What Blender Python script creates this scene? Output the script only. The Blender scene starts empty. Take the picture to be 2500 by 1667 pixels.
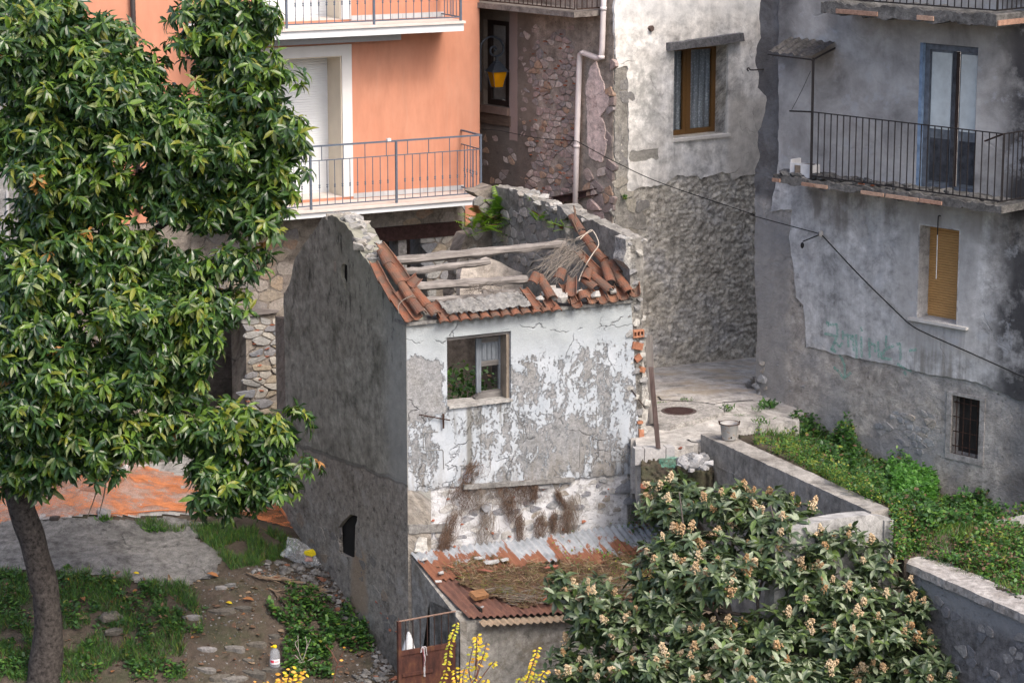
import bpy, bmesh, math, random
import numpy as np
from mathutils import Vector, Matrix, noise as mnoise, geometry as mgeo

# ---------------------------------------------------------------- camera, sky, sun, exposure
SC = bpy.context.scene
F, CX, CY, H = 6378.0, 1250.0, 833.5, 10.3          # focal length and centre in photograph pixels, camera height
PITCH = math.radians(12.1)
cam_d = bpy.data.cameras.new('camera'); cam = bpy.data.objects.new('camera', cam_d)
SC.collection.objects.link(cam); SC.camera = cam
cam.location = (0, 0, H); cam.rotation_euler = (math.pi/2 - PITCH, 0, 0)
cam_d.sensor_width = 36; cam_d.lens = F/2500*36; cam_d.clip_end = 500

SUN_V = Vector((.66, -.75, 0)).normalized(); SUN_EL = math.radians(50)
world = bpy.data.worlds.new('World'); SC.world = world; world.use_nodes = True
wt = world.node_tree; wt.nodes.clear()
sky = wt.nodes.new('ShaderNodeTexSky'); sky.sky_type = 'NISHITA'; sky.sun_disc = False
sky.sun_elevation = SUN_EL; sky.sun_rotation = math.atan2(SUN_V.x, SUN_V.y)
sky.air_density = .8; sky.dust_density = 5.0; sky.ozone_density = .6
bg = wt.nodes.new('ShaderNodeBackground'); bg.inputs[1].default_value = .15
wo = wt.nodes.new('ShaderNodeOutputWorld')
wt.links.new(sky.outputs[0], bg.inputs[0]); wt.links.new(bg.outputs[0], wo.inputs[0])
sun_d = bpy.data.lights.new('sun', 'SUN'); sun_d.energy = .62; sun_d.angle = math.radians(10); sun_d.color = (1, .95, .88)
sun = bpy.data.objects.new('sun', sun_d); SC.collection.objects.link(sun)
sdir = Vector((SUN_V.x*math.cos(SUN_EL), SUN_V.y*math.cos(SUN_EL), math.sin(SUN_EL)))
sun.rotation_euler = sdir.to_track_quat('Z', 'Y').to_euler(); sun.location = (10, 0, 30)
SC.view_settings.view_transform = 'Standard'; SC.view_settings.look = 'None'
SC.view_settings.exposure = 1.28; SC.view_settings.gamma = 1; SC.view_settings.use_curve_mapping = False
SC.render.engine = 'CYCLES'; SC.cycles.max_bounces = 6; SC.cycles.transparent_max_bounces = 12

# ---------------------------------------------------------------- measuring: photograph pixels to rays and planes
R = random.Random(7)
CAM = Vector((0, 0, H))
FWD = Vector((0, math.cos(PITCH), -math.sin(PITCH))); UPV = Vector((0, math.sin(PITCH), math.cos(PITCH)))
def ray(p): return FWD + Vector((1, 0, 0))*((p[0]-CX)/F) - UPV*((p[1]-CY)/F)
def zone(x0, y0, s): return lambda x, y: (x0 + x/s, y0 + y/s)
D = zone(0, 0, .9408)
T1 = zone(0, 0, 2.8); T2 = zone(600, 0, 2.8); T3 = zone(1100, 0, 2.8); T4 = zone(1750, 0, 2.8)
M1 = zone(0, 500, 2.61375); M2 = zone(600, 450, 2.851); M3 = zone(1100, 430, 3.3367); M4 = zone(1500, 400, 2.24)
B1 = zone(0, 1050, 2.541); B2 = zone(600, 1050, 2.541); B3 = zone(1000, 1100, 2.766); B4 = zone(1500, 950, 2.187)
R1 = zone(1000, 720, 3.675); G1 = zone(1980, 760, 6.533); S1 = zone(960, 1330, 4.6525); K1 = zone(1540, 880, 4.48)
O1 = zone(500, 520, 3.268); V1 = zone(2060, 1280, 4.0523); P1 = zone(860, 490, 5.6); P2 = zone(1200, 460, 4.9)
L1 = zone(1150, 60, 3.1367); N1 = zone(0, 1100, 4.9); Q1 = zone(440, 1340, 4.523); U1 = zone(1850, 0, 3.6185)
def atY(p, Y): r = ray(p); return CAM + r*(Y/r.y)
def atZ(p, z): r = ray(p); return CAM + r*((z-H)/r.z)
class Plane:
    """a plane with axes d (along) and e (up); uv() turns a photograph pixel into its coordinates, at() gives the point"""
    def __init__(s, P, d, e=None):
        s.P = Vector(P); s.d = Vector(d).normalized()
        s.e = Vector(e).normalized() if e is not None else Vector((0, 0, 1))
        if e is None: s.P.z = 0
        s.n = s.d.cross(s.e).normalized()
        if s.n.dot(CAM - s.P) < 0: s.n = -s.n
    def hit(s, p, off=0):
        r = ray(p); return CAM + r*((s.P + s.n*off - CAM).dot(s.n)/r.dot(s.n))
    def uv(s, p, off=0):
        q = s.hit(p, off) - s.P
        return (q.dot(s.d), q.dot(s.e))
    def at(s, u, v, off=0): return s.P + s.d*u + s.e*v + s.n*off
    def shift(s, off, u=0): return Plane(s.P + s.n*off + s.d*u, s.d, s.e if abs(s.e.z-1) > 1e-6 else None)
    def poly(s, z, *pts): return [s.uv(z(*q)) for q in pts]

# ---------------------------------------------------------------- objects
COL = SC.collection; WP = {}
def wpos(o): return WP.get(o.name, Vector((0, 0, 0))) if o else Vector((0, 0, 0))
def place(o, parent, Mx=None):
    Mx = Mx if Mx is not None else Matrix.Identity(4)
    if parent: o.parent = parent
    o.matrix_basis = Matrix.Translation(-wpos(parent)) @ Mx
    WP[o.name] = Mx.translation.copy()
def tag(o, label, cat=None, group=None, kind=None):
    if label: o['label'] = label
    if cat: o['category'] = cat
    if group: o['group'] = group
    if kind: o['kind'] = kind
    return o
def thing(name, label, cat, loc, group=None):
    o = bpy.data.objects.new(name, None); COL.objects.link(o)
    o.empty_display_size = .2; o.location = loc; WP[o.name] = Vector(loc)
    return tag(o, label, cat, group)
def me_of(bm, name, recalc=True):
    if recalc: bmesh.ops.recalc_face_normals(bm, faces=bm.faces)
    me = bpy.data.meshes.new(name); bm.to_mesh(me); bm.free(); return me
def obj(name, geo, mat, parent=None, Mx=None, smooth=False, kind=None, label=None):
    me = me_of(geo, name) if isinstance(geo, bmesh.types.BMesh) else geo
    if mat is not None and not me.materials:
        for m in (mat if isinstance(mat, (list, tuple)) else [mat]): me.materials.append(m)
    if smooth: me.polygons.foreach_set('use_smooth', [True]*len(me.polygons))
    o = bpy.data.objects.new(name, me); COL.objects.link(o); place(o, parent, Mx)
    if kind: o['kind'] = kind
    if label: o['label'] = label
    return o
def struct(name, geo, mat, smooth=False): return obj(name, geo, mat, smooth=smooth, kind='structure')

# ---------------------------------------------------------------- shapes
def nz(x, y, z=0.0): return mnoise.noise(Vector((x, y, z)))
def rough(pts, amp=.03, step=.08, seed=0, keep=()):
    """a closed outline with broken edges; edges whose index is in keep stay straight"""
    out = []
    for i, a in enumerate(pts):
        b = pts[(i+1) % len(pts)]
        out.append(tuple(a))
        if i in keep: continue
        L = math.dist(a, b); k = max(1, int(L/step))
        nx, ny = -(b[1]-a[1])/max(L, 1e-6), (b[0]-a[0])/max(L, 1e-6)
        for j in range(1, k):
            t = j/k; x = a[0]+(b[0]-a[0])*t; y = a[1]+(b[1]-a[1])*t
            w = amp*(nz(x*5+seed, y*5, seed*1.7)*1.4 + nz(x*17, y*17+seed, 3.1)*.9)
            out.append((x+nx*w, y+ny*w))
    return out
def prism(pl, outer, holes=(), o0=-.3, o1=0.0, bm=None, batter=0):
    """plate in plane pl with outline and holes, from offset o0 to o1, uv = plane coordinates in metres"""
    bm = bm or bmesh.new(); uvl = bm.loops.layers.uv.verify()
    loops = [list(outer)] + [list(h) for h in holes]
    flat = [q for l in loops for q in l]
    tris = mgeo.tessellate_polygon([[Vector((q[0], q[1], 0)) for q in l] for l in loops])
    fv = [bm.verts.new(pl.at(q[0], q[1], o1)) for q in flat]
    bv = [bm.verts.new(pl.at(q[0], q[1], o0)) for q in flat]
    co = {}
    for v, q in zip(fv+bv, flat+flat): co[v] = q
    fs = []
    for t in tris:
        for vv, rev in ((fv, 0), (bv, 1)):
            try: fs.append(bm.faces.new([vv[i] for i in (reversed(t) if rev else t)]))
            except ValueError: pass
    base = 0
    for l in loops:
        n = len(l)
        for i in range(n):
            a, b = base+i, base+(i+1) % n
            try: fs.append(bm.faces.new((fv[a], fv[b], bv[b], bv[a])))
            except ValueError: pass
        base += n
    bs = set(bv); k = (o1-o0)*.7
    for f in fs:
        side = 0 < sum(lp.vert in bs for lp in f.loops) < len(f.loops)
        for lp in f.loops:
            q = co[lp.vert]; lp[uvl].uv = (q[0]+k, q[1]+k) if side and lp.vert in bs else q
    return bm
def rect(u0, v0, u1, v1): return [(u0, v0), (u1, v0), (u1, v1), (u0, v1)]
def pbox(pl, u0, v0, u1, v1, o0, o1, bm=None): return prism(pl, rect(u0, v0, u1, v1), (), o0, o1, bm)
def tube(pts, r, sides=6, bm=None, r1=None, caps=True, wob=0, seed=0):
    """a tube through points; r, r1 = start and end radius or a list of radii"""
    bm = bm or bmesh.new(); pts = [Vector(p) for p in pts]; n = len(pts)
    rs = r if isinstance(r, (list, tuple)) else [r + ((r1 if r1 is not None else r)-r)*i/max(1, n-1) for i in range(n)]
    rings = []; ref = None
    for i, p in enumerate(pts):
        t = (pts[min(i+1, n-1)] - pts[max(i-1, 0)])
        if t.length < 1e-9: t = Vector((0, 0, 1))
        t.normalize()
        if ref is None: ref = t.orthogonal().normalized()
        ref = (ref - t*ref.dot(t))
        if ref.length < 1e-6: ref = t.orthogonal()
        ref.normalize(); bi = t.cross(ref)
        ring = []
        for k in range(sides):
            a = 2*math.pi*k/sides
            w = 1 + (wob*nz(math.cos(a)*1.3+seed, math.sin(a)*1.3, i*.35+seed) if wob else 0)
            ring.append(bm.verts.new(p + (ref*math.cos(a) + bi*math.sin(a))*rs[i]*w))
        rings.append(ring)
    for A, B in zip(rings, rings[1:]):
        for k in range(sides):
            bm.faces.new((A[k], A[(k+1) % sides], B[(k+1) % sides], B[k]))
    if caps and sides > 2:
        bm.faces.new(list(reversed(rings[0]))); bm.faces.new(rings[-1])
    return bm
def bend(pts, n=6):
    """smooth a polyline (Catmull-Rom)"""
    P = [Vector(p) for p in pts]; P = [P[0]*2-P[1]] + P + [P[-1]*2-P[-2]]; out = []
    for i in range(1, len(P)-2):
        for k in range(n):
            t = k/n; a, b, c, d = P[i-1:i+3]
            out.append(.5*((2*b) + (c-a)*t + (2*a-5*b+4*c-d)*t*t + (3*b-a-3*c+d)*t**3))
    return out + [P[-2]]
def lathe(prof, sides=12, bm=None, Mx=None):
    """profile [(radius, height)] turned about the z axis"""
    bm = bm or bmesh.new(); Mx = Mx or Matrix.Identity(4); rings = []
    for r, z in prof:
        rings.append([bm.verts.new(Mx @ Vector((r*math.cos(2*math.pi*k/sides), r*math.sin(2*math.pi*k/sides), z))) for k in range(sides)])
    for A, B in zip(rings, rings[1:]):
        for k in range(sides): bm.faces.new((A[k], A[(k+1) % sides], B[(k+1) % sides], B[k]))
    bm.faces.new(list(reversed(rings[0]))); bm.faces.new(rings[-1])
    return bm
def frame_m(o, x, y, z, s=(1, 1, 1)):
    m = Matrix((x*s[0], y*s[1], z*s[2])).transposed().to_4x4(); m.translation = o; return m
def hull_stone(seed, flat=1.0, n=15):
    r = random.Random(seed); bm = bmesh.new()
    for _ in range(n):
        v = Vector((r.gauss(0, 1), r.gauss(0, 1), r.gauss(0, 1))).normalized()
        v = Vector([math.copysign(abs(c)**.6, c) for c in v])*r.uniform(.42, .55)
        bm.verts.new(v)
    res = bmesh.ops.convex_hull(bm, input=bm.verts)
    bmesh.ops.delete(bm, geom=[g for g in res['geom_interior'] if isinstance(g, bmesh.types.BMVert)], context='VERTS')
    return me_of(bm, 'stone')
def inpoly(x, y, poly):
    c = False; j = len(poly)-1
    for i in range(len(poly)):
        xi, yi = poly[i]; xj, yj = poly[j]
        if (yi > y) != (yj > y) and x < (xj-xi)*(y-yi)/(yj-yi)+xi: c = not c
        j = i
    return c
_stone_sets = {}
def stone_set(mat, k=8):
    if mat.name not in _stone_sets:
        L = []
        for i in range(k):
            me = hull_stone(i*13+5); me.materials.append(mat); L.append(me)
        _stone_sets[mat.name] = L
    return _stone_sets[mat.name]
def stones_on(parent, pl, poly, mat, n, smin, smax, seed=0, aspect=1.5, proud=.035, off=0.0, holes=(), tilt=.12, name='stone', cover=.92):
    """irregular stones bedded in a wall: packed largest first, none overlapping, each an object of its own"""
    r = random.Random(seed); S = stone_set(mat); done = []
    us = [q[0] for q in poly]; vs = [q[1] for q in poly]; tries = 0
    while len(done) < n and tries < n*60:
        tries += 1; t = min(1, len(done)/n*.9 + tries/(n*60)*.35)
        w = smax + (smin-smax)*t; w *= r.uniform(.8, 1.15); h = w/r.uniform(aspect*.75, aspect*1.3)
        u, v = r.uniform(min(us), max(us)), r.uniform(min(vs), max(vs))
        if not inpoly(u + .10*nz(u*3, v*3, seed), v + .10*nz(u*3, v*3, seed+5), poly) or any(inpoly(u, v, q) for q in holes): continue
        if any(abs(u-a) < (w+c)*.5*cover and abs(v-b) < (h+d)*.5*cover for a, b, c, d in done): continue
        done.append((u, v, w, h))
    for u, v, w, h in done:
        a = r.gauss(0, tilt); X = pl.d*math.cos(a) + pl.e*math.sin(a); Y = pl.e*math.cos(a) - pl.d*math.sin(a)
        dpt = r.uniform(.09, .13); o = pl.at(u, v, off + proud*r.uniform(.3, 1.1) - dpt*.5)
        obj(name, S[r.randrange(len(S))], None, parent, frame_m(o, X, pl.n, Y, (w*1.06, dpt*1.15, h*1.08)))
def clip(poly, nx, ny, c):
    out = []
    for i in range(len(poly)):
        a, b = poly[i], poly[(i+1) % len(poly)]; da, db = a[0]*nx+a[1]*ny-c, b[0]*nx+b[1]*ny-c
        if da <= 0: out.append(a)
        if (da < 0 < db) or (db < 0 < da): t = da/(da-db); out.append((a[0]+(b[0]-a[0])*t, a[1]+(b[1]-a[1])*t))
    return out
def rubble(parent, pl, poly, sx, sy, mat, seed=0, gap=.012, proud=(.012, .04), keep=.9, off=0.0, holes=(), name='stone', drop=.16, cap=300):
    """close-fitting rubble masonry: every stone a bevelled piece of its own, with the joints left open between them"""
    r = random.Random(seed); us = [q[0] for q in poly]; vs = [q[1] for q in poly]; S = {}
    i0, i1, j0, j1 = int(min(us)/sx)-2, int(max(us)/sx)+3, int(min(vs)/sy)-2, int(max(vs)/sy)+3
    for i in range(i0, i1):
        for j in range(j0, j1):
            if r.random() > drop: S[i, j] = (i + .5*(j % 2) + r.uniform(-.38, .38), j + r.uniform(-.36, .36))
    cells = []
    for (i, j), p in S.items():
        u, v = p[0]*sx, p[1]*sy
        if not inpoly(u + .10*nz(u*3, v*3, seed), v + .10*nz(u*3, v*3, seed+5), poly) or any(inpoly(u, v, h) for h in holes) or r.random() > keep + .35*nz(u*2.2, v*2.2, seed+9): continue
        c = [(p[0]-1.5, p[1]-1.5), (p[0]+1.5, p[1]-1.5), (p[0]+1.5, p[1]+1.5), (p[0]-1.5, p[1]+1.5)]
        for di in range(-3, 4):
            for dj in range(-3, 4):
                q = S.get((i+di, j+dj))
                if q is None or q == p: continue
                nx, ny = q[0]-p[0], q[1]-p[1]; c = clip(c, nx, ny, (q[0]**2+q[1]**2-p[0]**2-p[1]**2)/2)
        if len(c) < 3: continue
        c = [(x*sx, y*sy) for x, y in c]; m = (sum(x for x, y in c)/len(c), sum(y for x, y in c)/len(c)); k = []
        for a in range(len(c)):
            p0, p1 = c[a], c[(a+1) % len(c)]
            for t in (.16, .84): k.append((p0[0]+(p1[0]-p0[0])*t, p0[1]+(p1[1]-p0[1])*t))
        R_ = min(math.dist(q, m) for q in k)
        if R_ < gap*1.6: continue
        def ring(d): return [(m[0]+(x-m[0])*max(.2, 1-d/max(math.dist((x, y), m), 1e-6))*1.0, m[1]+(y-m[1])*max(.2, 1-d/max(math.dist((x, y), m), 1e-6))) for x, y in k]
        cells.append((ring(gap*.5), ring(gap*.5 + .007 + .07*R_), r.uniform(*proud)*.75, m))
    r.shuffle(cells); 
    rest = bmesh.new() if len(cells) > cap else None
    for n_, (A, B, h, m) in enumerate(cells):
        bm = bmesh.new() if n_ < cap else rest
        tx, ty = r.gauss(0, .12)*h/.03*.4, r.gauss(0, .12)*h/.03*.4
        a = [bm.verts.new(pl.at(x, y, off-.03)) for x, y in A]
        b = [bm.verts.new(pl.at(x, y, off + h + (x-m[0])*tx + (y-m[1])*ty + r.uniform(-.004, .004))) for x, y in B]
        cv = bm.verts.new(pl.at(m[0], m[1], off + h*1.15)); n2 = len(a)
        for q in range(n2):
            bm.faces.new((a[q], a[(q+1) % n2], b[(q+1) % n2], b[q])); bm.faces.new((b[q], b[(q+1) % n2], cv))
        if n_ < cap: obj(name, bm, mat, parent)
    if rest: obj('small_stones', rest, mat, parent, kind='stuff')
def cut_grid(pl, poly, step, disp=None, o0=0.0, holes=(), bm=None):
    """fine sheet over a polygon with relief disp(u, v), uv in metres"""
    bm = bm or bmesh.new(); uvl = bm.loops.layers.uv.verify(); V = {}
    us = [q[0] for q in poly]; vs = [q[1] for q in poly]
    i0, i1 = int(min(us)/step)-1, int(max(us)/step)+2; j0, j1 = int(min(vs)/step)-1, int(max(vs)/step)+2
    def g(i, j):
        if (i, j) not in V:
            u, v = i*step, j*step
            w = bm.verts.new(pl.at(u, v, o0 + (disp(u, v) if disp else 0))); V[i, j] = (w, (u, v))
        return V[i, j]
    for i in range(i0, i1):
        for j in range(j0, j1):
            c = ((i+.5)*step, (j+.5)*step)
            if not inpoly(c[0], c[1], poly) or any(inpoly(c[0], c[1], h) for h in holes): continue
            q = [g(i, j), g(i+1, j), g(i+1, j+1), g(i, j+1)]
            f = bm.faces.new([x[0] for x in q])
            for lp, x in zip(f.loops, q): lp[uvl].uv = x[1]
    return bm
def merge(name, tv, tf, mats4, matidx, materials, parent=None, kind=None, smooth=False):
    """many copies of one template (tv vertices, tf faces) baked into one mesh"""
    K = len(mats4); tv = np.asarray(tv, float); n = len(tv)
    A = np.array(mats4, float).reshape(K, 4, 4)
    P = np.einsum('kij,nj->kni', A[:, :3, :3], tv) + A[:, None, :3, 3]
    fl = np.array([i for f in tf for i in f]); ln = np.array([len(f) for f in tf]); nf = len(tf)
    me = bpy.data.meshes.new(name)
    me.vertices.add(K*n); me.vertices.foreach_set('co', P.reshape(-1))
    tot = len(fl); me.loops.add(K*tot); me.polygons.add(K*nf)
    me.loops.foreach_set('vertex_index', (fl[None, :] + (np.arange(K)*n)[:, None]).reshape(-1).astype(np.int32))
    st = np.concatenate([[0], np.cumsum(ln)[:-1]])
    me.polygons.foreach_set('loop_start', (st[None, :] + (np.arange(K)*tot)[:, None]).reshape(-1).astype(np.int32))
    me.polygons.foreach_set('material_index', np.repeat(np.array(matidx, np.int32), nf))
    me.polygons.foreach_set('use_smooth', [smooth]*(K*nf))
    me.update(calc_edges=True); me.validate()
    return obj(name, me, materials, parent, kind=kind)
# ---------------------------------------------------------------- procedural materials
class NB:
    def __init__(s, name):
        s.m = bpy.data.materials.new(name); s.m.use_nodes = True; s.t = s.m.node_tree; s.t.nodes.clear(); s.c = {}
    def nd(s, ty, ins=None, **kw):
        n = s.t.nodes.new(ty)
        for k, v in kw.items(): setattr(n, k, v)
        for k, v in (ins or {}).items(): s.put(n.inputs[k], v)
        return n
    def put(s, i, v):
        if isinstance(v, bpy.types.NodeSocket): s.t.links.new(v, i)
        else: i.default_value = (*v, 1) if i.type == 'RGBA' and len(v) == 3 else v
    @property
    def pos(s): return s.c.setdefault('p', s.nd('ShaderNodeNewGeometry').outputs['Position'])
    @property
    def obj(s):
        if 'o' not in s.c: s.c['o'] = s.nd('ShaderNodeTexCoord').outputs['Object']
        return s.c['o']
    @property
    def uv(s):
        if 'u' not in s.c: s.c['u'] = s.nd('ShaderNodeUVMap').outputs[0]
        return s.c['u']
    @property
    def rnd(s):
        if 'r' not in s.c: s.c['r'] = s.nd('ShaderNodeObjectInfo').outputs['Random']
        return s.c['r']
    def noise(s, v, sc, det=3, ro=.55, dist=0):
        return s.nd('ShaderNodeTexNoise', {'Vector': v, 'Scale': sc, 'Detail': det, 'Roughness': ro, 'Distortion': dist}).outputs[0]
    def noisec(s, v, sc, det=3):
        return s.nd('ShaderNodeTexNoise', {'Vector': v, 'Scale': sc, 'Detail': det}).outputs[1]
    def vor(s, v, sc, feature='F1', out='Distance'):
        return s.nd('ShaderNodeTexVoronoi', {'Vector': v, 'Scale': sc}, feature=feature).outputs[out]
    def ramp(s, f, stops, interp='LINEAR'):
        n = s.nd('ShaderNodeValToRGB', {0: f}); r = n.color_ramp; r.interpolation = interp
        while len(r.elements) < len(stops): r.elements.new(.5)
        for e, (p, c) in zip(r.elements, stops):
            e.position = p; e.color = (c, c, c, 1) if isinstance(c, (int, float)) else (*c, 1)
        return n.outputs[0]
    def mix(s, f, a, b, mode='MIX'):
        n = s.nd('ShaderNodeMix', data_type='RGBA', blend_type=mode)
        s.put(n.inputs[0], f); s.put(n.inputs[6], a); s.put(n.inputs[7], b); return n.outputs[2]
    def ma(s, op, a, b=0.0, c=0.0, clamp=False):
        return s.nd('ShaderNodeMath', {0: a, 1: b, 2: c}, operation=op, use_clamp=clamp).outputs[0]
    def sm(s, f, lo, hi, a=0.0, b=1.0):
        return s.nd('ShaderNodeMapRange', {0: f, 1: lo, 2: hi, 3: a, 4: b}, interpolation_type='SMOOTHSTEP').outputs[0]
    def vm(s, op, a, b): return s.nd('ShaderNodeVectorMath', {0: a, 1: b}, operation=op).outputs[0]
    def sep(s, v): return s.nd('ShaderNodeSeparateXYZ', {0: v}).outputs
    def warp(s, v, sc, amp, det=3):
        return s.vm('ADD', v, s.vm('MULTIPLY', s.vm('SUBTRACT', s.noisec(v, sc, det), (.5, .5, .5)), (amp, amp, amp)))
    def box(s, v, u0, v0, u1, v1, soft=.12):
        """soft-edged rectangle in plane coordinates (v = vector, already warped)"""
        x, y, _ = s.sep(v)
        a = s.ma('MULTIPLY', s.sm(x, u0-soft, u0+soft), s.sm(x, u1+soft, u1-soft))
        b = s.ma('MULTIPLY', s.sm(y, v0-soft, v0+soft), s.sm(y, v1+soft, v1-soft))
        return s.ma('MULTIPLY', a, b)
    def mx(s, *fs):
        r = fs[0]
        for f in fs[1:]: r = s.ma('MAXIMUM', r, f)
        return r
    def mul(s, a, b): return s.ma('MULTIPLY', a, b)
    def bump(s, h, st=.5, dist=.01, n=None):
        ins = {'Height': h, 'Strength': st, 'Distance': dist}
        if n is not None: ins['Normal'] = n
        return s.nd('ShaderNodeBump', ins).outputs[0]
    def out(s, col, rough=.9, normal=None, spec=.25, **kw):
        b = s.nd('ShaderNodeBsdfPrincipled', {'Base Color': col, 'Roughness': rough, 'Specular IOR Level': spec})
        for k, v in kw.items(): s.put(b.inputs[k.replace('_', ' ')], v)
        if normal is not None: s.put(b.inputs['Normal'], normal)
        s.bsdf = b
        o = s.nd('ShaderNodeOutputMaterial', {0: b.outputs[0]}); s.o = o
        return s.m
def plain(name, col, rough=.7, spec=.3, var=.12, sc=30, bump=.15, metal=0.0, tint=None):
    """a painted, metal or wooden surface with fine mottling; tint = per-object variation"""
    n = NB(name); v = n.obj
    f = n.noise(v, sc, 4, .65)
    c = n.mix(1.0, (*col, 1), n.ramp(f, [(.25, 1-var*2), (.75, 1+var)]), 'MULTIPLY')
    if tint: c = n.mix(1.0, c, n.ramp(n.rnd, [(0, 1-tint), (1, 1+tint)]), 'MULTIPLY')
    return n.out(c, rough, n.bump(f, bump, .01), spec, Metallic=metal)
def plaster(name, cols, s=1.0, bump=.5, streak=0.0, extra=None, rough=.95, grain=.25, coord='uv', pits=0.0, cracks=0.0):
    n = NB(name); v = n.uv if coord == 'uv' else n.pos
    a = n.noise(v, .8*s, 5, .62, .3); b = n.noise(v, 5*s, 6, .68); g = n.noise(v, 45, 3, .75)
    c = n.ramp(a, [(.34, cols[0]), (.5, cols[1]), (.66, cols[2])])
    c = n.mix(1.0, c, n.ramp(b, [(.28, .52), (.5, 1.0), (.72, 1.38)]), 'MULTIPLY')
    bl = n.noise(n.vm('ADD', v, (13, 7, 0)), 2.1*s, 7, .72, .6)
    c = n.mix(1.0, c, n.ramp(bl, [(.36, .66), (.46, .98), (.54, 1.0), (.64, 1.24)]), 'MULTIPLY')
    c = n.mix(1.0, c, n.ramp(g, [(.25, 1-grain), (.75, 1+grain*.7)]), 'MULTIPLY')
    hgt = n.ma('ADD', n.mul(b, .8), n.mul(g, .35))
    if streak:
        st = n.noise(n.vm('MULTIPLY', n.warp(v, 1.2, .2), (5.5, .35, 1)), 1.0, 5, .7)
        c = n.mix(streak, c, n.mix(1.0, c, n.ramp(st, [(.35, .42), (.62, 1.12)]), 'MULTIPLY'))
    if pits:
        p = n.ramp(n.noise(v, 14, 4, .8), [(.30, 1), (.38, 0)])
        c = n.mix(n.mul(p, pits), c, (.05, .045, .04)); hgt = n.ma('SUBTRACT', hgt, n.mul(p, .6))
    if cracks:
        k = n.vor(n.warp(n.warp(v, 9, .09, 4), 2.2, .5, 4), .8, 'DISTANCE_TO_EDGE')
        k = n.mul(n.ramp(k, [(.0, 1), (.012, 0)]), n.ramp(n.noise(v, 1.7, 2), [(.48, 0), (.56, 1)]))
        c = n.mix(n.mul(k, cracks*.6), c, (.05, .05, .05)); hgt = n.ma('SUBTRACT', hgt, n.mul(k, .8))
    if extra: c, hgt = extra(n, v, c, hgt)
    return n.out(c, rough, n.bump(hgt, bump, .03), .15)
def pal(name, cols, grain=.3, rough=.9, coat=None):
    """stones and other loose pieces: each object picks its own colour of the palette"""
    n = NB(name); v = n.obj
    k = len(cols); c = n.ramp(n.rnd, [(i/k, q) for i, q in enumerate(cols)], 'CONSTANT')
    f = n.noise(n.pos, 22, 5, .7); f2 = n.noise(n.pos, 70, 2)
    c = n.mix(1.0, c, n.ramp(f, [(.25, 1-grain*1.3), (.75, 1+grain)]), 'MULTIPLY')
    if coat: c = n.mix(n.ramp(n.noise(n.pos, 9, 4, .7), [(.45, 0), (.6, .5)]), c, coat)
    return n.out(c, rough, n.bump(n.ma('ADD', f, n.mul(f2, .4)), .6, .02), .2)
def leafmat(name, col, rough=.38, trans=.25, var=.25, spec=.5):
    n = NB(name); f = n.noise(n.pos, 9, 2); f2 = n.noise(n.pos, 60, 2)
    c = n.mix(1.0, (*col, 1), n.ramp(f, [(.3, 1-var), (.7, 1+var)]), 'MULTIPLY')
    c = n.mix(1.0, c, n.ramp(f2, [(.3, .85), (.7, 1.12)]), 'MULTIPLY')
    n.out(c, rough, None, spec)
    t = n.nd('ShaderNodeBsdfTranslucent', {'Color': n.mix(1.0, c, (1.5, 1.7, .6, 1), 'MULTIPLY')})
    x = n.nd('ShaderNodeMixShader', {0: trans, 1: n.bsdf.outputs[0], 2: t.outputs[0]})
    n.put(n.o.inputs[0], x.outputs[0]); return n.m
def woodmat(name, c0, c1, axis=(1, 1, 1), rough=.85):
    n = NB(name); v = n.vm('MULTIPLY', n.pos, axis)
    f = n.noise(v, 1.0, 6, .7, .6); g = n.noise(n.pos, 3, 3)
    c = n.ramp(f, [(.3, c0), (.7, c1)])
    c = n.mix(1.0, c, n.ramp(g, [(.3, .7), (.7, 1.15)]), 'MULTIPLY')
    return n.out(c, rough, n.bump(f, .7, .02), .2)

MT = {}
MT['orange'] = None
MT['trim_white'] = plain('white_painted_render', (.64, .64, .63), .8, var=.03, sc=5, bump=.05)
MT['reveal'] = plain('cream_render', (.62, .56, .46), .85, var=.04, sc=4, bump=.08)
MT['shutter'] = plain('white_shutter', (.66, .69, .72), .5, var=.02, sc=6, bump=.02)
MT['marble'] = plain('pale_travertine', (.60, .54, .50), .6, var=.07, sc=6, bump=.1)
MT['slab_white'] = plain('slab_paint', (.62, .645, .665), .7, var=.04, sc=5, bump=.05)
MT['skirt'] = plain('grey_skirting', (.46, .47, .48), .5, var=.06, sc=8, bump=.05, tint=.06)
MT['iron_blue'] = plain('blue_grey_iron', (.10, .125, .165), .5, var=.12, sc=30)
MT['iron_black'] = plain('black_iron', (.018, .016, .017), .6, var=.3, sc=40)
MT['iron_rust'] = plain('rusty_iron', (.05, .025, .018), .8, var=.5, sc=25)
MT['rust_beam'] = plain('red_rusted_steel', (.045, .022, .02), .85, var=.35, sc=14, bump=.4)
MT['brown_frame'] = plain('brown_window_frame', (.16, .085, .03), .45, var=.08)
MT['dark_frame'] = plain('dark_brown_frame', (.035, .022, .018), .6, var=.2)
MT['pipe'] = plain('pale_pipe', (.62, .56, .55), .5, var=.06, sc=6)
MT['cable'] = plain('black_cable', (.012, .012, .013), .6)
MT['dark'] = plain('painted_shade', (.012, .011, .010), .95, var=.3, sc=4)  # near-black colour painting shade behind openings, also used for cracks and small holes
MT['white_sill'] = plain('marble_sill', (.66, .63, .58), .5, var=.08, sc=12)
MT['terracotta'] = None
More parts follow.
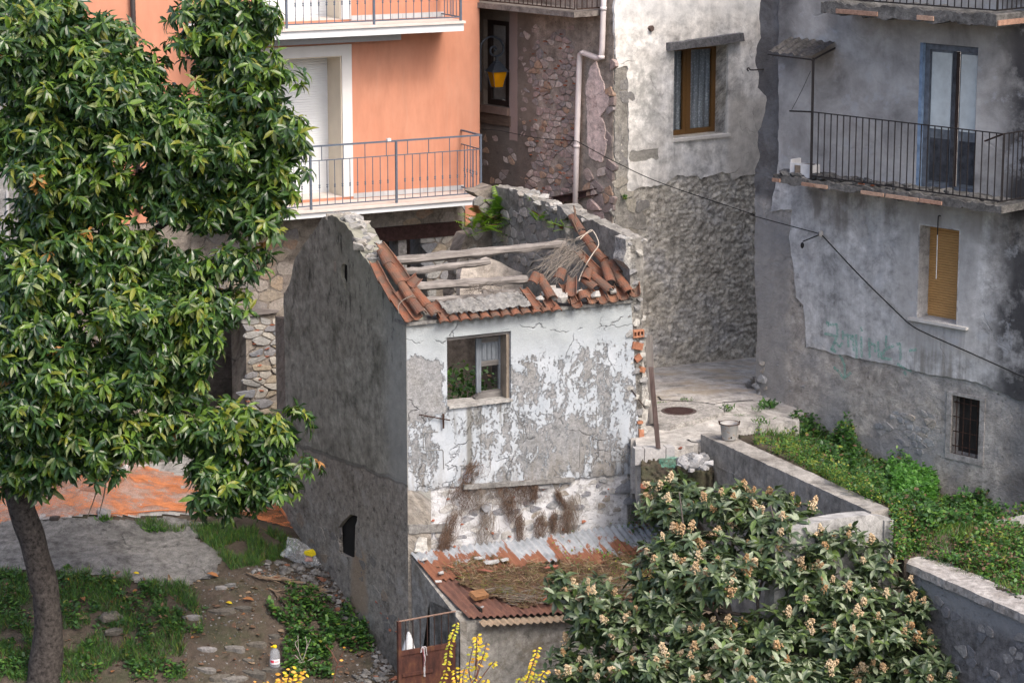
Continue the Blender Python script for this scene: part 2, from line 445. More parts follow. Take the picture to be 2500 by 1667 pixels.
# glass and lace
n = NB('window_glass'); MT['glass'] = n.out((.9, .93, .95), .03, None, .5, Transmission_Weight=1.0, IOR=1.02)
n = NB('lace_curtain')
uvx = n.uv; st = n.noise(n.vm('MULTIPLY', uvx, (13, .4, 1)), 1, 2); sp = n.vor(uvx, 26)
c = n.ramp(st, [(.3, (.20, .215, .23)), (.7, (.56, .59, .62))])
MT['lace'] = n.out(n.mix(n.ramp(sp, [(.2, .0), (.5, .45)]), c, (.09, .10, .11)), .9, n.bump(st, .6, .05), .1)
n = NB('amber_glass'); MT['amber'] = n.out((.78, .36, .01), .25, None, .5, Transmission_Weight=.55, IOR=1.1)
MT['amber_bulb'] = plain('lamp_bulb', (.85, .55, .06), .3, var=.02)
# terracotta
n = NB('terracotta'); f = n.noise(n.pos, 7, 5, .7); f2 = n.noise(n.pos, 28, 4, .75)
c = n.ramp(n.rnd, [(0, (.17, .070, .045)), (.35, (.23, .092, .052)), (.7, (.155, .066, .045)), (1, (.28, .135, .08))])
c = n.mix(1.0, c, n.ramp(f2, [(.25, .6), (.7, 1.2)]), 'MULTIPLY')
c = n.mix(n.ramp(f, [(.38, 0), (.60, .8)]), c, (.085, .070, .058))
c = n.mix(n.ramp(n.noise(n.pos, 40, 3, .8), [(.62, 0), (.70, .6)]), c, (.30, .265, .22))
MT['terracotta'] = n.out(c, .9, n.bump(f2, .5, .015), .15)
# ruin, street side: white paint flaking off grey render
def ruin_front_mat(RF, W, ztop, zled):
    n = NB('flaking_white_paint'); v = n.uv; x, y, _ = n.sep(v)
    a = n.noise(v, 1.1, 4, .6); b = n.noise(v, 6, 6, .7); g = n.noise(v, 50, 3, .75)
    base = n.ramp(a, [(.35, (.185, .195, .202)), (.5, (.265, .27, .275)), (.65, (.235, .235, .23))])
    base = n.mix(1.0, base, n.ramp(b, [(.25, .65), (.5, 1), (.75, 1.2)]), 'MULTIPLY')
    base = n.mix(1.0, base, n.ramp(g, [(.25, .6), (.75, 1.35)]), 'MULTIPLY')
    base = n.mix(1.0, base, n.ramp(n.noise(v, 15, 5, .8), [(.34, .62), (.5, 1), (.66, 1.3)]), 'MULTIPLY')
    stv = n.vm('MULTIPLY', n.warp(v, 3, .12), (1, .55, 1))
    m = n.ma('ADD', n.mul(n.noise(stv, 2.2, 9, .76, .25), .46), n.ma('ADD', n.mul(n.noise(n.vm('ADD', stv, (9, 4, 0)), 7.5, 7, .78, .3), .38), n.mul(n.noise(n.vm('ADD', v, (3, 8, 0)), 26, 4, .75), .16)))
    # how much paint is left, by region of the wall
    wv = n.warp(v, 2.2, .35)
    lft = n.box(wv, -.2, zled+1.25, .62, ztop-.55, .12)
    rgt = n.box(wv, 2.05, zled+1.55, 3.9, ztop-.75, .3)
    low = n.box(wv, 2.2, zled-.1, 3.2, zled+.9, .25)
    top = n.sm(n.ma('ADD', n.sep(wv)[1], n.mul(n.ma('SUBTRACT', n.noise(v, 1.3, 5, .7), .5), 1.1)), ztop-.85, ztop-.35)
    thr = n.ma('ADD', .494, n.mul(lft, .11))
    thr = n.ma('ADD', thr, n.mul(rgt, -.012)); thr = n.ma('ADD', thr, n.mul(low, .05))
    thr = n.ma('SUBTRACT', thr, n.mul(top, .16))
    thr = n.ma('SUBTRACT', thr, n.mul(n.box(wv, .5, zled+.1, 1.15, zled+2.0, .1), .05))
    pm = n.ma('SUBTRACT', m, thr); paint = n.sm(pm, -.006, .012)
    pc = n.ramp(n.noise(v, 2.0, 4), [(.3, (.35, .39, .43)), (.7, (.46, .495, .53))])
    pc = n.mix(top, pc, n.ramp(n.noise(v, 1.6, 4, .6), [(.3, (.28, .31, .325)), (.7, (.40, .435, .45))]))
    pc = n.mix(1.0, pc, n.ramp(g, [(.2, .88), (.7, 1.05)]), 'MULTIPLY')
    c = n.mix(paint, base, pc)
    # dark runs below the sill and at the eaves
    runs = n.noise(n.vm('MULTIPLY', n.warp(v, 2, .15), (7, .3, 1)), 1, 4, .7)
    runm = n.mul(n.ramp(runs, [(.5, 0), (.62, 1)]), n.box(wv, .5, zled+.9, 1.9, zled+1.55, .15))
    c = n.mix(n.mul(runm, .7), c, (.13, .125, .105))
    c = n.mix(n.mul(n.box(n.warp(v, 6, .05), 1.02, zled-.05, 1.12, zled+1.3, .03), .75), c, (.12, .11, .085))
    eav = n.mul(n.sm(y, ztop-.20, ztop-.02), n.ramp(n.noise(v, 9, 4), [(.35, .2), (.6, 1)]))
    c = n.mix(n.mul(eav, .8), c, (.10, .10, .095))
    br = n.noise(n.vm('MULTIPLY', n.warp(v, 2, .2), (5, .5, 1)), 1.2, 5, .7)
    brm = n.mul(n.ramp(br, [(.46, 0), (.62, 1)]), n.sm(y, zled+1.0, zled-.1))
    c = n.mix(n.mul(brm, .5), c, (.19, .165, .13))
    # hairline cracks
    k = n.vor(n.warp(n.warp(v, 9, .09, 4), 2.2, .5, 4), .9, 'DISTANCE_TO_EDGE')
    k = n.mul(n.ramp(k, [(.0, 1), (.010, 0)]), n.ramp(n.noise(v, 1.7, 2), [(.46, 0), (.54, 1)]))
    c = n.mix(n.mul(k, .38), c, (.08, .08, .08))
    hg = n.ma('ADD', n.mul(paint, .9), n.ma('ADD', n.mul(b, .4), n.mul(g, .25)))
    return n.out(c, .93, n.bump(n.ma('SUBTRACT', hg, n.mul(k, .6)), .9, .04), .15)
# ---------------------------------------------------------------- the measured planes of the place
ang = math.radians(62.6)
dF = Vector((math.sin(ang), math.cos(ang), 0)); dL = Vector((-math.cos(ang), math.sin(ang), 0))
RF = Plane(atY(D(936, 1100), 39), dF); RL = Plane(RF.P, dL); W = 3.95; LEN = 4.88
RR = Plane(RF.at(W, 0), dL); RB = RF.shift(-LEN)
OF = Plane(atY(D(900, 300), 47), dF); OB = OF.shift(.85)
ang2 = math.radians(54); WF = Plane(atZ(D(1735, 820), -.3), (math.sin(ang2), math.cos(ang2), 0)); CU = -3.46
ang3 = math.radians(40); BR = Plane(WF.at(CU, 0), (-math.sin(ang3), math.cos(ang3), 0))
ang4 = math.radians(44); GR = Plane(atZ(D(1740, 905), 0), (math.sin(ang4), -math.cos(ang4), 0)); GB = GR.shift(.8)
ZTOP, ZLED = 2.2, -.5

def railing(par, pl, off, u0, u1, zb, zt, pitch, mat, rod=.009, bulb=0, end=True, rail2=None, posts=(), name='baluster'):
    """bars between two rails on plane pl, one object per bar"""
    h = zt - zb
    if bulb:
        b0 = h*.42; pr = [(rod, 0), (rod, b0-.035), (bulb*.7, b0-.03), (bulb, b0-.015), (rod*1.1, b0), (bulb, b0+.015), (bulb*.7, b0+.03), (rod, b0+.035), (rod, h)]
    else: pr = [(rod, 0), (rod*.9, h*.5), (rod, h)]
    me = me_of(lathe(pr, 6), name); me.materials.append(mat)
    k = max(1, round((u1-u0)/pitch))
    for i in range(k+1):
        if i in (0, k) and posts: continue
        u = u0 + (u1-u0)*i/k
        obj(name, me, None, par, Matrix.Translation(pl.at(u, zb, off)))
    obj('rail', pbox(pl, u0, zb-.014, u1, zb+.006, off-.012, off+.012), mat, par)
    obj('rail', pbox(pl, u0, zt-.008, u1, zt+.008, off-.012, off+.012), mat, par)
    if rail2: obj('handrail', pbox(pl, u0, rail2-.012, u1, rail2+.012, off-.025, off+.025), mat, par)

# ---------------------------------------------------------------- orange apartment house
n = NB('orange_render'); v = n.uv
c = n.ramp(n.noise(v, .7, 4, .6), [(.35, (.50, .225, .145)), (.65, (.54, .26, .172))])
c = n.mix(1.0, c, n.ramp(n.noise(n.vm('MULTIPLY', v, (3, .8, 1)), 2, 4, .6), [(.3, .90), (.7, 1.06)]), 'MULTIPLY')
c = n.mix(n.ramp(n.noise(n.vm('MULTIPLY', n.warp(v, 1, .2), (6, .25, 1)), 1.3, 4, .7), [(.56, 0), (.72, .22)]), c, (.50, .30, .22))
MT['orange'] = n.out(c, .9, n.bump(n.noise(v, 60, 3, .7), .12, .01), .15)
apt = thing('apartment_house', 'orange rendered apartment house with white balconies above an old stone base', 'apartment house', OF.at(0, -1.5))
UL = OF.uv(D(200, 300))[0]; UR = 1.78
du0, du1 = OF.uv(T1(1790, 300))[0], OF.uv(T2(655, 500))[0]
zf0, zf1 = 2.98, 6.16                                   # the two balcony floors at the wall
zd0, zd1 = OF.uv(T2(600, 385))[1], OF.uv(T2(600, 385))[1] + zf1 - zf0
obj('wall', prism(OF, rect(UL, 2.80, UR, 9.5), [rect(du0, zf0, du1, zd0), rect(du0, zf1, du1, zd1)], -.35, 0), MT['orange'], apt)
obj('side_wall', prism(Plane(OF.at(UR-.004, 0), dL), rect(.002, -1.6, 7, 9.5), (), 0, .3), MT['orange'], apt)
for zf, zd in ((zf0, zd0), (zf1, zd1)):
    b = pbox(OF, du0-.16, zf, du0, zd+.20, .0, .025); b = pbox(OF, du1, zf, du1+.19, zd+.20, .0, .025, b)
    b = pbox(OF, du0, zd, du1, zd+.20, .0, .025, b); fr = obj('door_surround', b, MT['trim_white'], apt)
    b = pbox(OF, du0+.002, zf, du0+.02, zd, -.64, -.002); b = pbox(OF, du1-.02, zf, du1-.002, zd, -.64, -.002, b)
    b = pbox(OF, du0+.02, zd-.02, du1-.02, zd-.002, -.64, -.002, b); obj('reveal', b, MT['reveal'], apt)
    sh = bmesh.new(); z = zf+.05; uvl = None
    while z < zd:
        zz = min(z+.045, zd); prof = [(z, -.60), (z+.006, -.592), (zz-.008, -.592), (zz-.002, -.60)]
        vs = [[sh.verts.new(OF.at(u, a, o)) for a, o in prof] for u in (du0, du1)]
        for i in range(3): sh.faces.new((vs[0][i], vs[1][i], vs[1][i+1], vs[0][i+1]))
        z += .045
    pbox(OF, du0, zf, du1, zd, -.63, -.605, sh)
    obj('roller_shutter', sh, MT['shutter'], apt)
    obj('door_threshold', pbox(OF, du0+.021, zf-.05, du1-.021, zf+.012, -.63, -.004), MT['marble'], apt)
obj('awning_box', pbox(OF, du0-.2, zd0+.26, OF.uv(T2(1062, 280), .3)[0], zd0+.40, .03, .3), plain('grey_awning_box', (.36, .39, .43), .6, var=.05), apt)
lu0 = OB.uv(M1(1330, 130))[0]
for zt, zb, u1, lo in ((2.93, 2.79, 1.46, 1), (6.12, 5.94, 1.07, 0)):
    bal = obj('balcony', pbox(OB, lu0+.02, zb, u1-.02, zt-.045, -.85, -.02), MT['slab_white'], apt)
    obj('balcony_floor', pbox(OB, lu0, zt-.043, u1, zt, -.85, .02), MT['marble'], bal)
    us = [OB.uv(T2(453, 1200))[0], OB.uv(T2(1040, 1200))[0]]; us = [us[0]-(us[1]-us[0])] + us + [u1-.06]
    if not lo: us = [OB.uv(T2(288, 100))[0], OB.uv(T2(887, 100))[0]]; us = [us[0]-(us[1]-us[0])] + us + [u1-.06]
    for i, u in enumerate(us):
        obj('post', pbox(OB, u-.018, zt+.002, u+.018, zt+1.10, -.085, -.045), MT['iron_blue'], bal)
        if i: railing(bal, OB, -.065, us[i-1]+.02, u-.02, zt+.07, zt+.86, .145, MT['iron_blue'], .0075, .019, rail2=None, posts=1)
    obj('handrail', pbox(OB, us[0], zt+1.102, us[-1]+.02, zt+1.13, -.09, -.04), MT['iron_blue'], bal)
    for k in range(12):
        u = us[0] + (us[-1]-us[0])*(k+.5)/12
        obj('connector', pbox(OB, u-.006, zt+.866, u+.006, zt+1.10, -.071, -.059), MT['iron_blue'], bal)
    ret = Plane(OB.at(u1-.06, 0, -.065), -OB.n)          # the railing's return to the wall
    railing(bal, ret, 0, .05, .78, zt+.07, zt+.86, .12, MT['iron_blue'], .0075, .019, posts=1)
    obj('handrail', pbox(ret, .03, zt+1.102, .78, zt+1.13, -.02, .02), MT['iron_blue'], bal)
    u = du1+.20
    while u < min(u1, UR)-.02:
        obj('skirting_tile', pbox(OF, u, zt+.012, min(u+.196, u1-.02), zt+.10, .002, .014), MT['skirt'], bal); u += .2
    u = lu0
    while u < du0-.2:
        obj('skirting_tile', pbox(OF, u, zt+.012, u+.196, zt+.10, .002, .014), MT['skirt'], bal); u += .2
obj('clothes_peg', pbox(OB, OB.uv(T2(985, 965))[0]-.03, 4.05, OB.uv(T2(985, 965))[0]+.04, 4.10, -.09, -.03), MT['trim_white'], apt)
u = OF.uv(T1(898, 50))[0]
obj('drainpipe', tube([OF.at(u, 3.0, .08), OF.at(u, 9.4, .08)], .045, 8), plain('dark_downpipe', (.05, .04, .04), .5), apt, smooth=True)
# old stone base under the balcony
SBm = plaster('old_mortar', [(.20, .175, .15), (.29, .26, .225), (.24, .21, .19)], 1.3, 1.0, .25, pits=.7, cracks=.9)
q = lambda z, x, y: OF.uv(z(x, y))
dl = q(O1, 332, 1000)[0]; dtop = q(O1, 250, 830)[1]
gx0, gx1 = OF.uv(P1(290, 560))[0], OF.uv(P1(1030, 560))[0]; gtop = OF.uv(P1(700, 535))[1]
holes = [rect(dl-1.3, -2.4, dl, dtop), rect(gx0-.5, -.8, gx1, gtop)]
base = obj('base_wall', prism(OF, rect(UL-.5, -2.5, 1.72, 2.785), holes, -.75, -.03), SBm, apt)
obj('dark_room', pbox(OF, UL-.5, -2.5, 1.6, 2.4, -2.6, -2.4), SBm, apt)
obj('lintel', prism(OF, rough([q(O1, 60, 835), q(O1, 340, 825), q(O1, 575, 790), q(O1, 585, 770), q(O1, 430, 762), q(O1, 180, 800), q(O1, 60, 800)], .008, .1), (), -.5, .05), woodmat('grey_lintel_wood', (.10, .09, .09), (.26, .235, .22), (2, 2, 25)), apt)
obj('steel_beam', pbox(OF, gx0-.5, gtop, OF.uv(P1(1490, 400))[0], gtop+.26, -.3, .03), MT['rust_beam'], apt)
pu0, pu1 = OF.uv(P1(660, 600))[0], OF.uv(P1(775, 600))[0]
obj('pillar', pbox(OF, pu0, -.8, pu1, gtop, -.5, -.1), plaster('pillar_concrete', [(.26, .25, .24), (.33, .32, .31), (.3, .29, .28)], 2, coord='pos'), apt)
SBs = pal('base_stones', [(.30, .26, .21), (.25, .225, .20), (.34, .27, .20), (.22, .21, .21), (.33, .30, .27), (.31, .22, .16)], .35, coat=(.27, .24, .21))
pierS = pal('pier_stones', [(.36, .36, .35), (.26, .26, .27), (.42, .40, .36), (.22, .23, .25), (.37, .32, .25), (.30, .30, .29)], .3)
brickS = pal('red_bricks', [(.26, .09, .05), (.32, .13, .08), (.22, .085, .06)], .3)
rubble(apt, OF, OF.poly(O1, (60, 160), (715, 130), (640, 640), (590, 770), (430, 745), (100, 780)), .30, .22, SBs, 3, .014, (.004, .022), .92, -.03)
rubble(apt, OF, OF.poly(O1, (345, 860), (560, 850), (640, 860), (655, 1600), (345, 1600)), .24, .12, pierS, 4, .014, (.015, .05), .95, -.03)
stones_on(apt, OF, OF.poly(O1, (345, 890), (620, 890), (640, 1500), (345, 1500)), brickS, 14, .06, .16, 5, 4, .055, -.03)
rubble(apt, OF, OF.poly(P1, (1040, 480), (1500, 440), (1700, 330), (1700, 1300), (1040, 1350)), .22, .15, pierS, 6, .012, (.01, .04), .85, -.03)
stones_on(apt, OF, OF.poly(P1, (1500, 70), (1760, 40), (1770, 290), (1540, 310)), pierS, 12, .12, .36, 7, 1.8, .06, -.03)
rubble(apt, OF, OF.poly(P1, (300, 250), (1450, 120), (1480, 330), (300, 440)), .26, .16, SBs, 8, .014, (.0, .015), .7, -.03)

# street lamp on the corner of the orange house
lmp = thing('street_lamp', 'black wrought iron wall lantern with amber glass on the orange corner', 'street lamp', OF.at(UR, 4.6, -.05))
LP = Plane(OF.at(UR+.03, 0, -.12), dF)
lp = lambda x, y: LP.uv(L1(x, y))
LK = plain('lantern_black_iron', (.032, .038, .048), .4, var=.2)
obj('wall_plate', pbox(LP, lp(42, 0)[0], lp(0, 500)[1], lp(62, 0)[0], lp(0, 220)[1], -.03, .03), LK, lmp)
arc = [lp(72, 520), lp(72, 400), lp(70, 220), lp(85, 140), (lp(150, 95)), lp(215, 115), lp(248, 170), lp(240, 220), lp(195, 245), lp(152, 225), lp(152, 185), lp(180, 172), lp(192, 190), lp(178, 203)]
obj('bracket', tube(bend([LP.at(*p) for p in arc], 5), .022, 6), LK, lmp, smooth=True)
for y in (270, 470): obj('stay', tube([LP.at(*lp(50, y)), LP.at(*lp(72, y))], .014, 6), LK, lmp)
lu, lz0 = lp(199, 480); lz1 = lp(199, 360)[1]; lz2 = lp(199, 300)[1]; lz3 = lp(199, 245)[1]
LM = Matrix.Translation(LP.at(lu, 0)) @ Matrix.Rotation(math.radians(25), 4, 'Z')
def frus(w0, z0, w1, z1, bm=None):
    bm = bm or bmesh.new()
    a = [bm.verts.new(LM @ Vector((sx*w0, sy*w0, z0))) for sx, sy in ((-1, -1), (1, -1), (1, 1), (-1, 1))]
    b = [bm.verts.new(LM @ Vector((sx*w1, sy*w1, z1))) for sx, sy in ((-1, -1), (1, -1), (1, 1), (-1, 1))]
    for i in range(4): bm.faces.new((a[i], a[(i+1) % 4], b[(i+1) % 4], b[i]))
    bm.faces.new(list(reversed(a))); bm.faces.new(b); return bm
wt0, wt1 = .085, .145
obj('hood', frus(.165, lz1, .075, lz2), LK, lmp)
b = frus(.07, lz2, .045, lz2+.04); frus(.025, lz2+.04, .02, lz3, b); obj('finial', b, LK, lmp)
b = frus(wt0+.005, lz0-.015, wt0+.005, lz0)
for sx, sy in ((-1, -1), (1, -1), (1, 1), (-1, 1)):
    tube([LM @ Vector((sx*wt0, sy*wt0, lz0)), LM @ Vector((sx*wt1, sy*wt1, lz1))], .009, 4, b)
    tube([LM @ Vector((sx*.165, sy*.165, lz1)), LM @ Vector((sx*.175, sy*.175, lz1+.05))], .011, 4, b, .002)
obj('lantern_frame', b, LK, lmp)
for (ax, ay), (bx, by) in (((-1, -1), (1, -1)), ((1, -1), (1, 1)), ((1, 1), (-1, 1)), ((-1, 1), (-1, -1))):
    b = bmesh.new(); f = .94
    b.faces.new([b.verts.new(LM @ Vector(p)) for p in ((ax*wt0*f, ay*wt0*f, lz0+.005), (bx*wt0*f, by*wt0*f, lz0+.005), (bx*wt1*f, by*wt1*f, lz1-.005), (ax*wt1*f, ay*wt1*f, lz1-.005))])
    obj('pane', b, MT['amber'], lmp)
obj('bulb', lathe([(.02, lz1), (.05, lz1-.06), (.055, lz1-.12), (.03, lz1-.19)], 10, None, Matrix.Translation((LP.at(lu, 0).x, LP.at(lu, 0).y, 0))), MT['amber_bulb'], lmp, smooth=True)

# ---------------------------------------------------------------- old house: dark stone side, white street front
old = thing('old_stone_house', 'old house with a dark bare stone side and a flaking white street front', 'house', WF.at(CU, -.2))
bq = lambda x, y: BR.uv(T3(x, y)); wq = lambda x, y: WF.uv(T3(x, y))
def old_side(n, v, c, h):
    wv = n.warp(v, 2, .3)
    u1 = bq(590, 600)[0]
    m = n.sm(n.sep(wv)[0], u1-.1, u1+.2)                    # dark render left of the bare stones
    c = n.mix(n.mul(m, .85), c, n.ramp(n.noise(v, 1.6, 5, .65), [(.3, (.13, .105, .088)), (.7, (.23, .19, .16))]))
    z1 = bq(400, 850)[1]
    m2 = n.mul(n.sm(n.sep(wv)[1], z1+.1, z1-.1), m)
    c = n.mix(n.mul(m2, .8), c, n.ramp(n.noise(v, 2.6, 4), [(.3, (.10, .086, .078)), (.7, (.16, .135, .12))]))
    pk = n.box(n.warp(v, 4, .06), bq(458, 0)[0], bq(430, 960)[1], bq(402, 0)[0], 9.5, .015)
    c = n.mix(n.mul(pk, .75), c, (.38, .27, .245))
    return c, h
BRm = plaster('dark_rubble_mortar', [(.235, .20, .172), (.335, .29, .25), (.28, .245, .215)], 1.2, 1.0, .3, old_side, pits=.8)
wl, wr, wtop, wbot = bq(225, 400)[0], bq(400, 400)[0], bq(300, 140)[1], bq(300, 725)[1]
bdoor = rect(bq(392, 1400)[0], -1, bq(205, 1400)[0]+.5, bq(300, 1345)[1])
obj('side_wall', prism(BR, rough([(0, -1), (7, -1), (7, 9.5), (0, 9.5)], .0, 9), [rect(wr, wbot, wl, wtop), bdoor], -.45, 0), BRm, old)
fr = obj('side_window', prism(BR, rect(wr, wbot, wl, wtop), [rect(wr+.22, wbot+.1, wl-.10, wtop-.1)], -.16, -.10), MT['dark_frame'], old)
obj('pane', pbox(BR, wr+.22, wbot+.1, wl-.1, wtop-.1, -.15, -.14), MT['glass'], fr)
obj('curtain', pbox(BR, wr+.2, wbot+.1, wl-.08, wtop-.1, -.22, -.20), plain('beige_curtain', (.42, .36, .32), .9, sc=14), fr)
sill = obj('window_sill', pbox(BR, wr-.02, bq(300, 775)[1], wl+.1, wbot-.002, -.1, .07), plain('brown_sill', (.20, .135, .11), .8, sc=12), old)
obj('wood_panel', pbox(BR, wr-.05, bq(300, 850)[1], wl+.1, bq(300, 780)[1], 0.002, .03), woodmat('brown_board', (.09, .06, .045), (.16, .11, .085), (3, 3, 20)), old)
nb = 7
for i in range(nb):
    a = bdoor[0][0] + (bdoor[1][0]-bdoor[0][0])*i/nb
    obj('door_board', pbox(BR, a+.005, -.9, a+(bdoor[1][0]-bdoor[0][0])/nb-.005, bdoor[2][1]-.01, -.12, -.08 + .004*(i % 2)), MT['dark_frame'], old)
BRs = pal('purple_rubble', [(.34, .27, .245), (.44, .37, .335), (.25, .205, .195), (.52, .45, .41), (.38, .26, .185), (.29, .26, .255), (.40, .31, .29)], .35, coat=(.22, .18, .16))
sp = BR.poly(T3, (560, 330), (850, 170), (842, 1480), (520, 1480), (540, 1000), (560, 620))
rubble(old, BR, BR.poly(T3, (470, 200), (600, 180), (600, 620), (560, 1000), (470, 960)), .13, .09, BRs, 17, .010, (-.004, .022), .42, 0)
rubble(old, BR, BR.poly(T3, (235, 900), (520, 980), (520, 1480), (400, 1400), (235, 1300)), .17, .11, BRs, 19, .010, (-.008, .012), .22, 0)
rubble(old, BR, sp, .165, .105, BRs, 11, .012, (.006, .05), .80, 0)
stones_on(old, BR, sp, brickS, 60, .05, .13, 12, 3, .036)
rubble(old, BR, BR.poly(T3, (900, 1130), (1050, 1110), (1100, 400), (1114, 380), (1112, 1480), (900, 1480)), .20, .15, BRs, 13, .012, (.008, .05), .85, 0)
# pink plaster left beside the corner
pk = [bq(*p) for p in ((1000, 420), (1020, 480), (1050, 560), (1050, 630), (1092, 625), (1090, 720), (1060, 760), (1025, 800), (1060, 860), (1062, 950), (1080, 960), (1060, 1050), (1040, 1110), (1000, 1100), (950, 1060), (940, 960), (940, 760), (930, 640), (925, 600), (945, 540), (965, 455))]
obj('pink_plaster', prism(BR, rough(pk, .035, .045, 2), (), .0, .028), plaster('pink_plaster', [(.54, .42, .39), (.64, .52, .48), (.59, .48, .45)], 2, .4, .3, cracks=.6), old)
# front: rough dark render below, white plaster above
def st_disp(u, v):
    return .018*mnoise.fractal(Vector((u*5, v*7, 1.3)), .8, 2.1, 4) + .034*(mnoise.noise(Vector((u*13, v*17, 4)))*.5 + abs(mnoise.noise(Vector((u*9, v*12, 9))))) + .016*nz(u*30, v*34, 2)
RSm = plaster('rough_rendered_rubble', [(.36, .335, .29), (.50, .47, .41), (.41, .40, .385)], 1.2, 1.0, .1, lambda n, v, c, h: (n.mix(1.0, c, n.ramp(n.noise(v, 8.5, 7, .74), [(.36, .55), (.5, 1.05), (.64, 1.5)]), 'MULTIPLY'), h), pits=.9)
low = [(CU+.02, -1.2), (1.0, -1.2), (1.0, 5.0), (CU+.02, 5.0)]
whole = [(CU, -1.2), (2.2, -1.2), (2.2, 9.5), (CU, 9.5)]
wo_ = [wq(1527, 345), wq(1890, 300), wq(1885, 915), wq(1512, 942)]
wo_u0, wo_u1, wo_z0, wo_z1 = wo_[0][0]-.03, wo_[1][0], (wo_[2][1]+wo_[3][1])/2, (wo_[0][1]+wo_[1][1])/2
hole = rect(wo_u0, wo_z0, wo_u1, wo_z1)
obj('front_wall', prism(WF, whole, [hole], -.5, -.02), RSm, old)
obj('rough_render', cut_grid(WF, low, .022, st_disp, .0, [hole]), RSm, old, smooth=True)
wp = [wq(*p) for p in ((1112, -40), (2300, -40), (2300, 1180), (2070, 1190), (1990, 1200), (1915, 1228), (1900, 1185), (1850, 1172), (1800, 1192), (1700, 1225), (1650, 1202), (1540, 1195), (1500, 1222), (1450, 1265), (1380, 1265), (1260, 1287), (1200, 1302), (1203, 1180), (1205, 1050), (1205, 850), (1212, 650), (1196, 450), (1150, 462), (1120, 470), (1117, 320))]
def white_x(n, v, c, h):
    wv = n.warp(v, 2.5, .3)
    st = n.box(wv, wq(1220, 0)[0], wq(0, 1010)[1]-.1, wq(1420, 0)[0], wq(0, 520)[1], .15)
    c = n.mix(n.mul(st, n.ramp(n.noise(v, 5, 5, .7), [(.42, .0), (.6, .8)])), c, (.33, .33, .31))
    hol = n.box(n.warp(v, 7, .16), wq(1225, 0)[0], wq(1300, 1095)[1], wq(1420, 0)[0], wq(1300, 1030)[1], .012)
    c = n.mix(hol, c, n.ramp(n.noise(v, 20, 3), [(.3, (.20, .19, .17)), (.7, (.32, .31, .28))])); h = n.ma('SUBTRACT', h, n.mul(hol, 1.2))
    rt = n.box(n.warp(v, 1.4, .3), wq(1900, 0)[0], 2.6, 3, wq(0, 860)[1], .1)
    c = n.mix(n.mul(rt, .5), c, (.47, .43, .37))
    tp = n.sm(n.sep(n.warp(v, 1.2, .5))[1], 5.9, 6.4)
    c = n.mix(n.mul(tp, .5), c, n.ramp(n.noise(v, 2.4, 5, .65), [(.3, (.46, .48, .50)), (.7, (.62, .63, .64))]))
    k = n.ramp(n.noise(v, 3.6, 4, .75), [(.62, 0), (.66, 1)])
    return n.mix(n.mul(k, .3), c, (.30, .30, .30)), h
WPm = plaster('old_white_plaster', [(.62, .59, .54), (.72, .70, .66), (.66, .655, .64)], .9, .45, .25, white_x, grain=.1, cracks=.5)
obj('white_plaster', prism(WF, rough(wp, .028, .06, 5, keep=(0, 1)), [hole], -.01, .045), WPm, old)
CNm = plaster('lime_mortar', [(.21, .20, .18), (.30, .285, .255), (.25, .24, .225)], 2, .9, .2, pits=.6)
cp = [wq(*p) for p in ((1116, 330), (1196, 455), (1205, 640), (1198, 850), (1200, 1300), (1330, 1480), (1340, 1560), (1120, 1560), (1116, 900))]
obj('corner_mortar', prism(WF, rough(cp, .03, .07, 8), (), -.01, .03), CNm, old)
rubble(old, WF, [wq(*p) for p in ((1112, 520), (1200, 500), (1200, 1290), (1300, 1400), (1340, 1500), (1350, 1640), (1110, 1640))], .26, .22, pal('corner_stones', [(.32, .295, .25), (.25, .24, .225), (.36, .335, .28), (.21, .205, .20)], .4, coat=(.25, .235, .21)), 15, .014, (-.01, .035), .85, .02)
# the window with its brown frame
mu0, mu1 = WF.uv(T3(1592, 600), -.30)[0], WF.uv(T3(1632, 600), -.30)[0]
fw = obj('window', prism(WF, rect(wo_u0-.45, wo_z0, wo_u1-.002, wo_z1), [rect(wo_u0-.38, wo_z0+.09, mu0-.012, wo_z1-.08), rect(mu1+.03, wo_z0+.09, wo_u1-.09, wo_z1-.08)], -.36, -.30), MT['brown_frame'], old)
obj('mullion', pbox(WF, (mu0+mu1)/2-.012, wo_z0+.03, (mu0+mu1)/2+.02, wo_z1-.03, -.299, -.285), MT['brown_frame'], fw)
obj('pane', pbox(WF, wo_u0-.4, wo_z0+.05, wo_u1-.05, wo_z1-.05, -.335, -.33), MT['glass'], fw)
obj('curtain', cut_grid(WF, rect(wo_u0-.4, wo_z0, wo_u1, wo_z1), .02, lambda u, v: .012*math.sin(u*46+.6*math.sin(v*2)), -.40), MT['lace'], fw, smooth=True)
obj('window_sill', pbox(WF, wo_u0-.01, wo_z0-.055, wo_u1+.05, wo_z0-.003, -.3, .10), MT['white_sill'], old)
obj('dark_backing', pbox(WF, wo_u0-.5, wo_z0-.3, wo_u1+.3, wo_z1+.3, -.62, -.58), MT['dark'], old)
lt = [wq(1462, 345), wq(1970, 278), wq(1962, 222), wq(1462, 292)]
obj('lintel_canopy', prism(WF, rough(lt, .008, .1, 4, keep=(0,)), (), .0, .17), plaster('grey_lintel', [(.09, .09, .10), (.15, .15, .155), (.12, .12, .125)], 3, coord='pos'), old)
